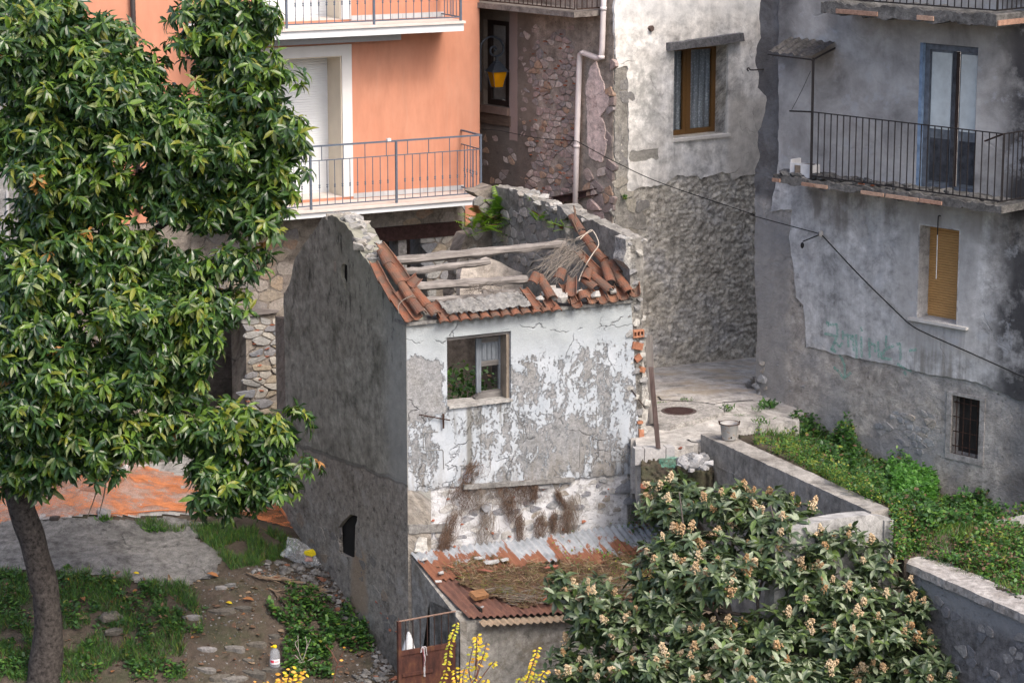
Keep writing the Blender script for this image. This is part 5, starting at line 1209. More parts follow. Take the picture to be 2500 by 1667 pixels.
# street
HZ = Plane((0, 0, 0), (1, 0, 0), (0, 1, 0)); HZ.n = Vector((0, 0, 1))
sp_ = [atZ(K1(525, 555), 0), GR.at(0, 0), GR.at(.9, -.1), WF.at(0, -.3), WF.at(-2.48, -.18), Vector((0, 46, -.2)), atZ(D(1490, 1028), -.03), RR.at(2, -.15, -.3), RR.at(4.8, -.2, -.3)]
stt = TPS(sp_, .05)
def sz(x, y): return stt(x, y) + .012*nz(x*1.4, y*1.4) + .006*nz(x*5, y*5)
sedge = [atZ(K1(*p), 0).xy for p in ((60, 962), (480, 938), (740, 905), (800, 805), (1000, 790), (1165, 735), (1390, 655), (1480, 668), (1830, 600))]
spoly = sedge + [GR.at(.9, 0, -.2).xy, GR.at(-.6, 0, -.3).xy, WF.at(.8, 0, -.2).xy, WF.at(CU-.2, 0, -.2).xy, Vector((-1.0, 47.5)), Vector((-1.0, 44.6)), RB.at(W-.1, 0).xy, RR.at(.1, 0, -.1).xy]
STm = plaster('street_concrete', [(.33, .32, .30), (.43, .41, .38), (.375, .365, .355)], 1.0, .6, coord='pos', pits=.35, grain=.3,
   extra=lambda n, v, c, h: (n.mix(n.mul(n.ramp(n.noise(n.vm('MULTIPLY', v, (1, 1.5, 1)), 1.1, 5, .65), [(.46, 0), (.62, .8)]), n.sm(n.sep(v)[1], 42.6, 44.2)), c, (.36, .30, .22)), h))
struct('street', sheet_on([tuple(p) for p in spoly], .07, sz, 0, .012, None, .9), STm, smooth=False)
crack = bmesh.new()
for pts in (((300, 375), (330, 415), (480, 432), (660, 450), (800, 470), (905, 485), (1040, 460), (1340, 430)), ((620, 850), (660, 875), (740, 890))):
    q = [atZ(K1(*p), 0) for p in pts]
    for a, b in zip(q, q[1:]):
        for t in range(4):
            p0, p1 = a.lerp(b, t/4), a.lerp(b, (t+1)/4); dv = (p1-p0).normalized(); s = Vector((-dv.y, dv.x, 0))*R.uniform(.008, .022); 
            for p in (p0, p1): p.z = sz(p.x, p.y) + .006
            crack.faces.new([crack.verts.new(x) for x in (p0+s, p0-s, p1-s, p1+s)])
struct('street_crack', crack, MT['dark'])
mh = atZ(K1(525, 555), .055)
man = thing('manhole_cover', 'round brown iron manhole cover in its raised concrete collar on the street', 'manhole cover', (mh.x, mh.y, 0))
cl = [atZ(K1(*p), .045).xy for p in ((215, 500), (330, 470), (480, 458), (680, 462), (920, 490), (1012, 535), (1000, 580), (880, 615), (760, 645), (600, 685), (430, 715), (310, 705), (220, 640))]
obj('collar', prism(HZ, rough([tuple(p) for p in cl], .015, .08, 3), (), -.3, .06), plaster('gravelly_collar', [(.26, .25, .235), (.38, .365, .34), (.32, .31, .295)], 3, 1.0, coord='pos', pits=.7, grain=.4), man)
obj('cover', lathe([(.33, .0), (.33, .056), (.30, .058), (.295, .064), (.0, .064)][:4] + [(.28, .064), (.10, .066)], 40, None, Matrix.Translation((mh.x, mh.y, 0))), plain('brown_cast_iron', (.075, .055, .05), .75, var=.3, sc=30, bump=.5), man)
b = bmesh.new()
for i in range(-5, 6):
    w = math.sqrt(max(0, .24**2-(i*.045)**2))
    if w: bmesh.ops.create_cube(b, size=1, matrix=Matrix.Translation((mh.x, mh.y+i*.045, .066)) @ Matrix.Diagonal((2*w, .018, .008, 1)))
obj('ribs', b, MT['rust_beam'], man)
# block kerb at the street's edge
ker = thing('block_kerb', 'row of pale concrete blocks edging the street beside the ruin', 'kerb', atZ(K1(260, 1000), 0))
BLm = pal('pale_concrete_block', [(.38, .37, .36), (.42, .41, .40), (.35, .345, .34)], .2)
KP = Plane(atZ(K1(140, 960), 0), atZ(K1(480, 942), 0) - atZ(K1(140, 960), 0))
kq = [KP.uv(K1(x, 955))[0] for x in (40, 145, 380, 480)]
for a, b in zip(kq, kq[1:]): obj('block', pbox(KP, a+.006, -.26, b-.006, .0, -.16, .03), BLm, ker)
# long concrete wall
CWm = plaster('concrete_wall', [(.22, .205, .185), (.31, .295, .27), (.26, .245, .225)], 1.3, .6, .2, coord='pos', pits=.4)
cw = thing('garden_wall', 'long grey concrete garden wall with a flat top running past the rusty bucket', 'wall', atZ(B4(900, 450), -1))
cwp = [atZ(p, .12).xy for p in (K1(765, 800), K1(850, 780), K1(1010, 772), K1(1254, 890), B4(1465, 632), B4(1372, 652))]
obj('wall', prism(HZ, rough([tuple(p) for p in cwp], .012, .08, 4), (), -3.2, .115), CWm, cw)
W1 = Plane(Vector((*cwp[0], 0)), Vector((*(cwp[5]-cwp[0]), 0)))
obj('shutter_line', prism(W1, [(.1, -.30), (4.6, -.30), (4.6, -.275), (.1, -.275)], (), -.02, .006), CWm, cw)
W2 = Plane(Vector((*cwp[5], 0)) + Vector((.12, -.02, 0)), dF)
w2 = thing('curved_wall', 'short pale concrete wall with a rounded top joining the long garden wall', 'wall', W2.at(-1, -1))
w2q = lambda x, y: W2.uv(B4(x, y))
tp = [w2q(*p) for p in ((1478, 688), (1400, 672), (1300, 676), (1200, 688), (1100, 706), (1030, 724), (940, 760), (860, 815))]
lp_ = bend([Vector((u, z, 0)) for u, z in tp], 3); lp_ = [(q.x, q.y) for q in lp_]
CWp = plaster('pale_concrete_wall', [(.27, .268, .262), (.36, .355, .345), (.31, .308, .30)], 1.5, .5, .4, pits=.2)
obj('wall', prism(W2, lp_ + [(lp_[-1][0], -3.2), (lp_[0][0], -3.2)], (), -.24, 0), CWp, w2)
e0, e1 = w2q(1432, 800)[0], w2q(1480, 800)[0]
obj('pier', pbox(W2, e0, -2.5, e1, tp[0][1]-.01, .002, .035), CWp, w2)
# low rubble wall at the lower right corner
w3 = thing('rubble_wall', 'low dark rubble wall under a broad weathered cement top at the corner', 'wall', atZ(V1(1200, 700), -1.5))
zt3 = -.5
f3 = [atZ(V1(*p), zt3).xy for p in ((603, 372), (1783, 890))]; dv3 = (f3[1]-f3[0]).normalized(); f3[1] = f3[1] + dv3*1.5
b3 = [atZ(V1(*p), zt3).xy for p in ((930, 332), (1783, 700))]; b3[1] = b3[1] + (b3[1]-b3[0]).normalized()*1.5
e3 = [atZ(V1(*p), zt3).xy for p in ((605, 350), (720, 316), (850, 312))]
CPm = plaster('weathered_cement_top', [(.22, .20, .18), (.36, .34, .32), (.28, .26, .24)], 2, .8, coord='pos', pits=.4)
obj('cap', prism(HZ, rough([tuple(p) for p in (f3[0], f3[1], b3[1], b3[0], e3[2], e3[1], e3[0])], .02, .07, 6), (), -.62, -.5), CPm, w3)
W3 = Plane(Vector((*f3[0], 0)), Vector((*dv3, 0)))
def w3x(n, v, c, h):
    z = n.sep(n.warp(v, 3, .3))[1]
    return n.mix(n.mul(n.sm(z, -1.05, -.8), .7), c, (.26, .27, .28)), h
obj('wall', pbox(W3, .03, -4.5, 5, -.615, -.45, -.045), plaster('dark_rubble_face', [(.105, .105, .11), (.175, .17, .17), (.135, .135, .14)], 1.6, 1.2, .3, w3x, pits=.9), w3)
rubble(w3, W3, [W3.uv(V1(*p)) for p in ((640, 580), (1783, 1000), (1783, 1600), (1150, 1600), (1000, 1000), (620, 660))], .20, .14, pal('dark_wall_stones', [(.17, .17, .18), (.22, .215, .21), (.135, .14, .15), (.28, .27, .26)], .4, coat=(.16, .158, .158)), 41, .02, (-.018, .03), .7, -.045)
# planting bed beyond the walls
bp = [atZ(B4(*p), .05) for p in ((720, 275), (1000, 420), (1250, 530), (1460, 635))]
bp += [GR.at(*GR.uv(B4(*p))) for p in ((860, 190), (1180, 290), (1390, 375), (1640, 500), (1880, 620), (2187, 690))]
bp += [atZ(B4(*p), z) for p, z in (((1850, 745), -.75), ((1600, 800), -.35), ((1560, 880), -.5), ((1760, 900), -.5), ((2187, 1080), -.52), ((2187, 850), -.62))]
bt = TPS(bp, .1)
def bz(x, y): return bt(x, y) + .04*nz(x*2, y*2) + .02*nz(x*7, y*7)
bpoly = [tuple(atZ(B4(*p), .05).xy) for p in ((660, 262), (700, 285), (1000, 425), (1460, 640))] + [tuple(atZ(B4(*p), -.4).xy) for p in ((1480, 700), (1500, 820), (1545, 890), (1740, 885), (2187, 1090), (2500, 1250))]
bpoly += [tuple(GR.at(7.2, 0, .02).xy), tuple(GR.at(.7, 0, -.1).xy)]
struct('planting_bed', sheet_on(bpoly, .06, bz, 0, .02, None, .5), SOIL, smooth=True)
kb = thing('bed_kerb', 'narrow pale cement strip crossing the ivy bed near the grey house', 'kerb', atZ(B4(2000, 720), -.7))
ka, kb_ = atZ(B4(1840, 755), -.72), atZ(B4(2300, 660), -.78); KB = Plane(ka, kb_-ka)
obj('strip', pbox(KB, -.05, -1.2, (kb_-ka).length+1, -.70, -.06, .03), CWp, kb)
# ---------------------------------------------------------------- plants
LT = [(0, 0, 0), (-.15, .28, .035), (0, .30, -.005), (.15, .28, .035), (-.15, .66, 0), (0, .68, -.045), (.15, .66, 0), (0, 1, -.17)]
LF = [(0, 2, 1), (0, 3, 2), (1, 2, 5, 4), (2, 3, 6, 5), (4, 5, 7), (5, 6, 7)]
def leaf_tpl(w=1.0, curl=1.0): return [(x*w, y, z*curl) for x, y, z in LT]
def leaf_mesh(tpl, mat, name='leaf'):
    me = bpy.data.meshes.new(name); me.from_pydata(tpl, [], LF); me.materials.append(mat); me.update(); return me
def leaf_m(p, d, up, L):
    d = d.normalized(); N = up - d*up.dot(d)
    if N.length < 1e-4: N = d.orthogonal()
    N.normalize(); X = d.cross(N); return frame_m(p, X, d, N, (L, L, L))
def rdir(r): return Vector((r.gauss(0, 1), r.gauss(0, 1), r.gauss(0, 1))).normalized()
UP = Vector((0, 0, 1))
def lobes_world(lobes, Y0):
    out = []
    for cx, cy, rx, ry, dy, rd in lobes:
        Y = Y0+dy; c = atY(D(cx, cy), Y); k = Y/6000
        out.append((c, Vector((rx*k, rd, ry*k))))
    return out
def rosettes(L, dens, r, fill=(.70, 1.03), back=.35, inner=.40):
    """points and outward directions spread through the lobes' outer shells"""
    pts = []
    for c, s in L:
        area = 4*math.pi*((s.x*s.y)**1.6/3 + (s.x*s.z)**1.6/3 + (s.y*s.z)**1.6/3)**(1/1.6)
        for _ in range(int(area*dens)):
            d = rdir(r)
            if d.y > .25 and r.random() > back: continue
            f = r.uniform(*fill); p = c + Vector((d.x*s.x, d.y*s.y, d.z*s.z))*f
            if any(c2 is not c and ((p.x-c2.x)/s2.x)**2 + ((p.y-c2.y)/s2.y)**2 + ((p.z-c2.z)/s2.z)**2 < inner for c2, s2 in L): continue
            pts.append((p, Vector((d.x/s.x, d.y/s.y, d.z/s.z)).normalized()))
    return pts
# -- the big tree on the left
tree = thing('avocado_tree', 'tall broad-leaved evergreen tree with a dark curved trunk filling the left', 'tree', onground(D(105, 1555)))
BARK = plain('dark_bark', (.060, .052, .047), .95, var=.5, sc=16, bump=1.0)
TW = plain('pale_twig_bark', (.22, .185, .15), .9, var=.2, sc=20, bump=.3)
TY = onground(D(105, 1555)).y
tk = [((105, 1600), .34), ((103, 1540), .275), ((112, 1450), .225), ((104, 1360), .205), ((78, 1250), .21), ((48, 1160), .205), ((22, 1080), .19), ((20, 980), .17), ((60, 850), .15), ((120, 700), .13), ((190, 500), .10), ((250, 300), .06)]
tp_ = bend([atY(D(*p), TY - .15*i/12) for i, (p, _) in enumerate(tk)], 5)
tr_ = [float(np.interp(i/5, range(len(tk)), [q[1] for q in tk])) for i in range(len(tp_))]
obj('trunk', tube(tp_, tr_, 14, wob=.16, seed=3), BARK, tree, smooth=True)
def limb(pts, r0, r1, mat, Y=None, par=tree, name='branch'):
    Y = Y or TY; q = bend([atY(D(p[0], p[1]), Y + (p[2] if len(p) > 2 else 0)) for p in pts], 4)
    return obj(name, tube(q, r0, 7, r1=r1, wob=.12, seed=r0*99), mat, par, smooth=True)
limb([(22, 1060), (150, 1010), (290, 975), (370, 965), (395, 935), (420, 905), (440, 860)], .13, .04, BARK)
for pts in ([(330, 970, -.5), (372, 968, -.6), (395, 940, -.62), (418, 910, -.6), (425, 890, -.5)], ): limb(pts, .055, .035, TW)
for pts in ([(385, 965, -.6), (440, 985, -.65), (490, 1000, -.6)], [(400, 935, -.6), (440, 950, -.65), (470, 960, -.6)], [(520, 940, -.7), (495, 935, -.7), (470, 960, -.6)], [(145, 795, -1.0), (172, 820, -1.05), (184, 870, -1.0)], [(225, 735, -.9), (250, 720, -.95), (275, 745, -.9)], [(340, 960, -.6), (385, 1010, -.65), (350, 1050, -.6)], [(540, 980, -.8), (535, 1040, -.85)], [(330, 300, -.6), (355, 320, -.62), (390, 330, -.6)],
            [(245, 1080, 0), (240, 1130, 0), (228, 1180, 0)], [(215, 1040, 0), (222, 1120, .05), (200, 1190, 0)], [(560, 560, -.3), (575, 590, -.3), (545, 640, -.3)], [(490, 520, 0), (560, 560, 0), (580, 600, 0)]): limb(pts, .016, .007, TW, name='twig')
limb([(100, 740, .5), (260, 600, .6), (420, 480, .6), (560, 350, .6)], .09, .03, BARK); limb([(150, 640, .5), (330, 430, .7), (480, 260, .7), (540, 120, .6)], .09, .03, BARK); limb([(22, 1000), (120, 850), (300, 780), (480, 730)], .08, .03, BARK)
limb([(400, 940), (500, 990), (570, 1040), (620, 1090)], .05, .02, BARK)
tl = [(90, 120, 190, 190, .2, 1.3), (250, 190, 130, 150, -.1, 1.0), (345, 260, 130, 130, -.2, 1.0), (520, 60, 120, 110, .5, .9), (560, 190, 120, 110, .3, 1.0), (620, 300, 85, 100, .2, .8), (470, 330, 150, 120, -.2, 1.0), (600, 415, 105, 75, .1, .8), (410, 430, 130, 85, -.1, .9), (110, 330, 160, 130, -.1, 1.2), (200, 440, 150, 100, 0, 1.1), (90, 500, 60, 60, .3, .6),
      (590, 490, 70, 50, 0, .5), (480, 480, 75, 60, 0, .6), (80, 640, 130, 110, -.4, 1.1), (250, 590, 130, 90, -.3, 1.0), (400, 620, 110, 80, -.3, .9), (470, 700, 90, 70, -.3, .8), (310, 720, 130, 100, -.6, 1.1), (100, 790, 150, 120, -.8, 1.1), (430, 800, 105, 85, -.3, .9), (270, 850, 140, 100, -.7, 1.0), (80, 930, 130, 110, -.9, 1.1), (220, 980, 120, 85, -.8, .9), (110, 1050, 110, 75, -.7, .8), (390, 900, 90, 65, -.2, .8), (360, 1000, 55, 45, -.4, .6),
      (430, 980, 65, 55, -.4, .7), (540, 970, 110, 65, -.6, .8), (620, 1000, 80, 75, -.6, .7), (500, 1060, 105, 80, -.5, .8), (610, 1090, 85, 70, -.6, .7), (520, 1140, 65, 45, -.5, .5), (30, 1080, 40, 55, -.7, .5), (230, 1050, 60, 40, -.7, .5), (530, 600, 50, 40, -.3, .5)]
rt = random.Random(11)
LDK = leafmat('tree_leaf_dark', (.020, .050, .017), .32, .15); LMD = leafmat('tree_leaf_mid', (.038, .085, .020), .30, .22); LLT = leafmat('tree_leaf_light', (.112, .190, .028), .34, .32); LYL = leafmat('tree_leaf_yellow', (.20, .22, .03), .42, .35); LPK = leafmat('tree_leaf_new', (.34, .17, .05), .45, .3); LPL = leafmat('tree_leaf_pale_back', (.17, .21, .085), .5, .25)  # dark and light tones also paint shaded and sunlit foliage
LM_ = [LDK, LMD, LLT, LYL, LPK, LPL]
mats, mi = [], []
LW0 = lobes_world(tl, TY-.1); LW = []
for c, sz_ in LW0:                                      # every bough breaks up into smaller, flatter sprays
    for _ in range(max(7, int(sz_.x*sz_.z*34))):
        d = rdir(rt); f = rt.uniform(.45, .92); k = rt.uniform(.22, .42)
        if d.y > .5: d.y *= -.5
        LW.append((c + Vector((d.x*sz_.x, d.y*sz_.y, d.z*sz_.z))*f, Vector((k, k, k*rt.uniform(.55, .8)))))
TRS = [q for q in rosettes(LW, 16, rt, (.55, 1.12), .4, .08) if q[1].z > -.25 or rt.random() < .22] + [(c + Vector((d_.x*z_.x, d_.y*z_.y, d_.z*z_.z))*rt.uniform(.25, .80), d_*.0 + Vector((0, 0, -1))) for c, z_ in LW0 for d_ in [rdir(rt) for _ in range(int(z_.x*z_.z*330))]]
for p, d in TRS:
    out = d.dot(Vector((.45, -.55, .7)).normalized()); yng_lit = rt.random() < max(0, .12 + .42*out) and out > .15  # lighter leaf colours toward the sun paint lit tops along with young growth
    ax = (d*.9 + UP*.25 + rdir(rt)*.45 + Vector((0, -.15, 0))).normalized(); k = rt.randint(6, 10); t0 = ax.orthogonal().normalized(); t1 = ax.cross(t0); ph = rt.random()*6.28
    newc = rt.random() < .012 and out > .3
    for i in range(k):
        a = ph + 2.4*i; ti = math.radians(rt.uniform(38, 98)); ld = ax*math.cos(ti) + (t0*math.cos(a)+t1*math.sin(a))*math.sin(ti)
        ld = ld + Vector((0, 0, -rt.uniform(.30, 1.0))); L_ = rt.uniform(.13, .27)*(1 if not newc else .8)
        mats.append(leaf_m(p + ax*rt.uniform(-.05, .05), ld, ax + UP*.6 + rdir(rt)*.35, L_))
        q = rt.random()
        mi.append(4 if newc else 3 if (yng_lit and q < .22) else 2 if (q < (.70 if yng_lit else .06 + .16*max(0, out))) else 5 if q > .95 else 1 if q > .48 else 0)
ordr = sorted(range(len(mats)), key=lambda i: mats[i].translation.y + .5*rt.random())
single = set(rt.sample(ordr[:len(ordr)//3], 300))
tpl = leaf_tpl(.95, 1.3)
TLM = [leaf_mesh(tpl, m) for m in LM_]
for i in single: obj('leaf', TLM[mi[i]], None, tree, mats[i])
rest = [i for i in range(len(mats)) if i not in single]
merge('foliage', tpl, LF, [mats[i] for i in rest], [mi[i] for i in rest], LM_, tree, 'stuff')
# -- loquat in flower, lower right
loq = thing('loquat_tree', 'flowering loquat bush with dark leaves and cream to rusty flower clusters', 'shrub', dz(1750, 1640, -3.6))
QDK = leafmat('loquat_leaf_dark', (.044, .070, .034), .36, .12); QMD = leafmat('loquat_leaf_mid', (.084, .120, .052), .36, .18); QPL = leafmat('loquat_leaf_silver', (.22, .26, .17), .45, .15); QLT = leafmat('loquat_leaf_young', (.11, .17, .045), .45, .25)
QM = [QDK, QMD, QPL, QLT]
QY = 35.2
QS = .95
ql = [(1560, 1130, 55, 34, 1.2, .5), (1665, 1160, 85, 42, .8, .6), (1760, 1185, 85, 58, .6, .7), (1700, 1230, 130, 65, .3, .7), (1530, 1160, 60, 50, 1.0, .5), (1850, 1205, 36, 34, .5, .4), (1580, 1260, 110, 60, .4, .6), (1510, 1310, 70, 70, .4, .6), (1650, 1310, 130, 60, 0, .8), (1800, 1275, 120, 65, .2, .7), (1930, 1240, 60, 32, .2, .4), (2010, 1285, 50, 45, .3, .4), (1900, 1350, 120, 55, 0, .7), (2060, 1400, 95, 60, 0, .6), (2160, 1450, 85, 55, .1, .6), (1960, 1440, 130, 60, -.3, .8), (2080, 1520, 130, 60, -.3, .8), (1360, 1370, 70, 50, .3, .5), (1420, 1430, 70, 60, 0, .6), (1340, 1440, 45, 45, .3, .4), (1530, 1400, 95, 50, -.1, .6), (1640, 1470, 95, 55, -.5, .7), (1530, 1520, 130, 60, -.5, .8), (1780, 1440, 95, 45, -.4, .6), (1780, 1530, 170, 60, -.7, .8), (1330, 1530, 85, 55, 0, .6), (1930, 1560, 120, 45, -.5, .7), (2200, 1570, 75, 40, 0, .5), (1285, 1345, 28, 38, .3, .3), (2215, 1425, 30, 30, .1, .3), (2190, 1480, 70, 50, .2, .5), (2130, 1560, 110, 50, -.2, .6), (2110, 1370, 50, 40, .3, .4), (1450, 1560, 100, 50, -.3, .5), (2230, 1560, 70, 40, 0, .4)]
rq_ = random.Random(23)
def panicle(seed):
    r = random.Random(seed); b = bmesh.new()
    for i in range(44):
        t = r.random(); a = r.random()*6.28; rad = (.055*(1-t)+.018)*math.sqrt(r.random()); s = r.uniform(.009, .016)
        bmesh.ops.create_icosphere(b, subdivisions=1, radius=s, matrix=Matrix.Translation((rad*math.cos(a), rad*math.sin(a), .02+t*.13))) if i % 4 == 0 else bmesh.ops.create_cone(b, cap_ends=True, segments=4, radius1=s*1.2, radius2=s*.3, depth=s*1.8, matrix=Matrix.Translation((rad*math.cos(a), rad*math.sin(a), .02+t*.13)) @ Matrix.Rotation(r.random()*3, 4, 'X'))
    tube([(0, 0, -.04), (0, 0, .12)], .006, 4, b, .003)
    return me_of(b, 'flower_cluster')
n = NB('loquat_flower'); f = n.noise(n.obj, 55, 2); c = n.mix(n.ramp(n.rnd, [(.15, 0), (.85, 1)]), n.ramp(f, [(.38, (.36, .25, .13)), (.58, (.64, .53, .37))]), n.ramp(f, [(.4, (.22, .12, .05)), (.62, (.46, .31, .17))]))
FLm = n.out(c, .9, None, .1); PAN = []
for i in range(4):
    me = panicle(i); me.materials.append(FLm); PAN.append(me)
mats, mi, fl = [], [], []
for p, d in rosettes(lobes_world([(a, b_, c_*QS, d_*QS, e_, f_) for a, b_, c_, d_, e_, f_ in ql if (a, b_) not in ((1700, 1230), )], QY), 37, rq_, (.45, 1.16), .4):
    ax = (d*.55 + UP*.75 + rdir(rq_)*.35).normalized(); k = rq_.randint(6, 9); t0 = ax.orthogonal().normalized(); t1 = ax.cross(t0); ph = rq_.random()*6.28
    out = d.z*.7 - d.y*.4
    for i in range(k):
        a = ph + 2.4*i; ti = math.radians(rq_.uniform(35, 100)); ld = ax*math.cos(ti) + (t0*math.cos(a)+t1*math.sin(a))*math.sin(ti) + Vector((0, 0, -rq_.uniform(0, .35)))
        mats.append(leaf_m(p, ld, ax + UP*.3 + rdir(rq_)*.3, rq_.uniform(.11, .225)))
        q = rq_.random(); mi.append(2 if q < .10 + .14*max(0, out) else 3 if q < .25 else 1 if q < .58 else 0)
    if out > -.35 and rq_.random() < .85: fl.append((p + ax*.03, ax))
ordr = sorted(range(len(mats)), key=lambda i: mats[i].translation.y + .4*rq_.random())
single = set(rq_.sample(ordr[:len(ordr)//2], 300)); tpl = leaf_tpl(1.15, .9); QLM = [leaf_mesh(tpl, m) for m in QM]
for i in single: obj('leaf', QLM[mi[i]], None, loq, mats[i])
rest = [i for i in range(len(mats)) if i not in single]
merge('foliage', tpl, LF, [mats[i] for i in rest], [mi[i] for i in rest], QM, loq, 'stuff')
rq_.shuffle(fl)
for p, ax in fl[:300]:
    t0 = ax.orthogonal().normalized(); s = rq_.uniform(.65, 1.25)
    obj('flower_cluster', PAN[rq_.randrange(4)], None, loq, frame_m(p, t0, ax.cross(t0), ax, (s, s, s)))
for pts in ([(1750, 1680), (1720, 1560), (1640, 1400), (1580, 1260), (1560, 1130)], [(1750, 1680), (1760, 1500), (1740, 1380), (1780, 1240), (1770, 1160)], [(1760, 1680), (1880, 1500), (1990, 1430), (2100, 1400)], [(1740, 1660), (1600, 1520), (1480, 1460), (1380, 1400)], [(1720, 1460), (1830, 1400), (1900, 1330), (1920, 1250)], [(1640, 1400), (1540, 1370), (1500, 1300)], [(1880, 1520), (2080, 1500), (2180, 1450)], [(1560, 1480), (1400, 1500), (1320, 1440)], [(1650, 1400), (1720, 1410), (1800, 1370)]):
    limb([(x, y, .15) for x, y in pts], .035, .010, plain('loquat_bark', (.10, .085, .075), .9, var=.3, sc=25), QY, loq)
# -- small leaves: ivy, weeds, grass
def leaf_patch(name, label, polys, mats_, wts, f=gz, dens=300, L=(.03, .06), hgt=.12, seed=0, zone_=D, lump=3.0, thresh=-.2, par=None, flat=.5, cat=None):
    """leafy ground cover over outlines given in the photograph, thicker in lumps"""
    r = random.Random(seed); M_, I_ = [], []
    for poly in polys:
        P = [onground(zone_(*p), f).xy for p in poly]; xs = [p.x for p in P]; ys = [p.y for p in P]; Q = [tuple(p) for p in P]
        for _ in range(int((max(xs)-min(xs))*(max(ys)-min(ys))*dens)):
            x, y = r.uniform(min(xs), max(xs)), r.uniform(min(ys), max(ys))
            lm = nz(x*lump, y*lump, seed) + .5*nz(x*lump*2.7, y*lump*2.7, seed+3)
            if lm < thresh or not inpoly(x + .08*nz(x*6, y*6, 2), y + .08*nz(x*6, y*6, 9), Q): continue
            h = hgt*(.15 + max(0, lm-thresh))*r.random()
            d = rdir(r); d.z = d.z*flat + .15
            M_.append(leaf_m(Vector((x, y, f(x, y)+.01+h)), d, UP + rdir(r)*.5, r.uniform(*L))); I_.append(r.choices(range(len(mats_)), wts)[0])
    if not M_: return
    o = merge(name, leaf_tpl(1.9, .8), LF, M_, I_, mats_, par, 'stuff'); tag(o, label, cat); return o
IDK = leafmat('ivy_dark', (.026, .070, .020), .5, .15); IMD = leafmat('ivy_mid', (.050, .130, .026), .5, .25); ILT = leafmat('ivy_light', (.10, .20, .032), .5, .3); IYL = leafmat('weed_yellow_green', (.19, .21, .03), .6, .25); IBR = leafmat('dead_leaf_brown', (.13, .075, .045), .8, .1)
GM = [IDK, IMD, ILT, IYL, IBR]
def blades(name, label, polys, f=gz, dens=900, L=(.05, .13), seed=0, zone_=D, mats_=GM, wts=(3, 4, 2, .6, .5), lump=2.5, thresh=-.1):
    r = random.Random(seed); M_, I_ = [], []
    for poly in polys:
        Q = [tuple(onground(zone_(*p), f).xy) for p in poly]; xs = [p[0] for p in Q]; ys = [p[1] for p in Q]
        for _ in range(int((max(xs)-min(xs))*(max(ys)-min(ys))*dens)):
            x, y = r.uniform(min(xs), max(xs)), r.uniform(min(ys), max(ys))
            if nz(x*lump, y*lump, seed) < thresh or not inpoly(x, y, Q): continue
            d = Vector((r.gauss(0, .5), r.gauss(0, .5), 1)); M_.append(leaf_m(Vector((x, y, f(x, y))), d, rdir(r), r.uniform(*L))); I_.append(r.choices(range(5), wts)[0])
    o = merge(name, [(-.035, 0, 0), (.035, 0, 0), (.02, .55, .02), (-.02, .55, .02), (0, 1, .12)], [(0, 1, 2, 3), (3, 2, 4)], M_, I_, mats_, None, 'stuff'); tag(o, label); return o
blades('grass', 'short green grass on the bank between path and dark gable', [[(430, 1208), (520, 1206), (600, 1212), (660, 1232), (690, 1262), (600, 1300), (530, 1310), (500, 1275)], [(310, 1200), (350, 1195), (430, 1210), (420, 1225), (330, 1222)]], dens=4200, L=(.06, .17), seed=1, wts=(2, 5, 3, .8, .5), thresh=-.3)
blades('grass', 'tufts of grass and weeds on the dark bank around the trunk', [[(130, 1320), (300, 1318), (300, 1420), (420, 1450), (430, 1560), (240, 1540), (150, 1480)], [(-20, 1310), (60, 1315), (80, 1568), (-20, 1568)], [(330, 1335), (440, 1340), (470, 1450), (350, 1440)], [(140, 1480), (220, 1470), (230, 1568), (130, 1568)]], dens=3200, L=(.06, .2), seed=2, wts=(3, 5, 2.2, .6, .6), thresh=-.08)
leaf_patch('weeds', 'low leafy weeds on the dark bank around the trunk', [[(130, 1320), (260, 1330), (300, 1420), (220, 1470), (140, 1440)], [(260, 1330), (390, 1340), (420, 1440), (330, 1500), (250, 1440)], [(-20, 1320), (70, 1320), (80, 1568), (-20, 1568)], [(140, 1480), (230, 1480), (230, 1568), (140, 1568)], [(280, 1490), (420, 1500), (430, 1568), (300, 1568)], [(360, 1390), (470, 1400), (470, 1460), (370, 1460)]], GM, (4, 4, 1.2, .2, .6), dens=1300, L=(.03, .10), hgt=.26, seed=3, thresh=-.02)
leaf_patch('ivy', 'dark green ivy spilling over the rubble beside the gable foot', [[(612, 1395), (690, 1370), (790, 1390), (850, 1440), (870, 1500), (800, 1500), (740, 1450), (680, 1440), (630, 1425)], [(660, 1450), (760, 1460), (760, 1560), (650, 1560)], [(760, 1270), (800, 1290), (815, 1335), (770, 1320)]], GM, (3, 5, 2, .1, .4), dens=2700, L=(.035, .10), hgt=.42, seed=4, thresh=-.18)
leaf_patch('leaf_litter', 'brown dead leaves scattered over the bank', [[(250, 1340), (620, 1310), (860, 1480), (900, 1568), (0, 1568), (0, 1330)]], [IBR, leafmat('dead_leaf_orange', (.26, .11, .04), .8, .1), leafmat('dead_leaf_tan', (.24, .17, .11), .8, .1)], (5, 1, 1.5), dens=26, L=(.05, .13), hgt=.0, seed=5, thresh=-.6, flat=.2)
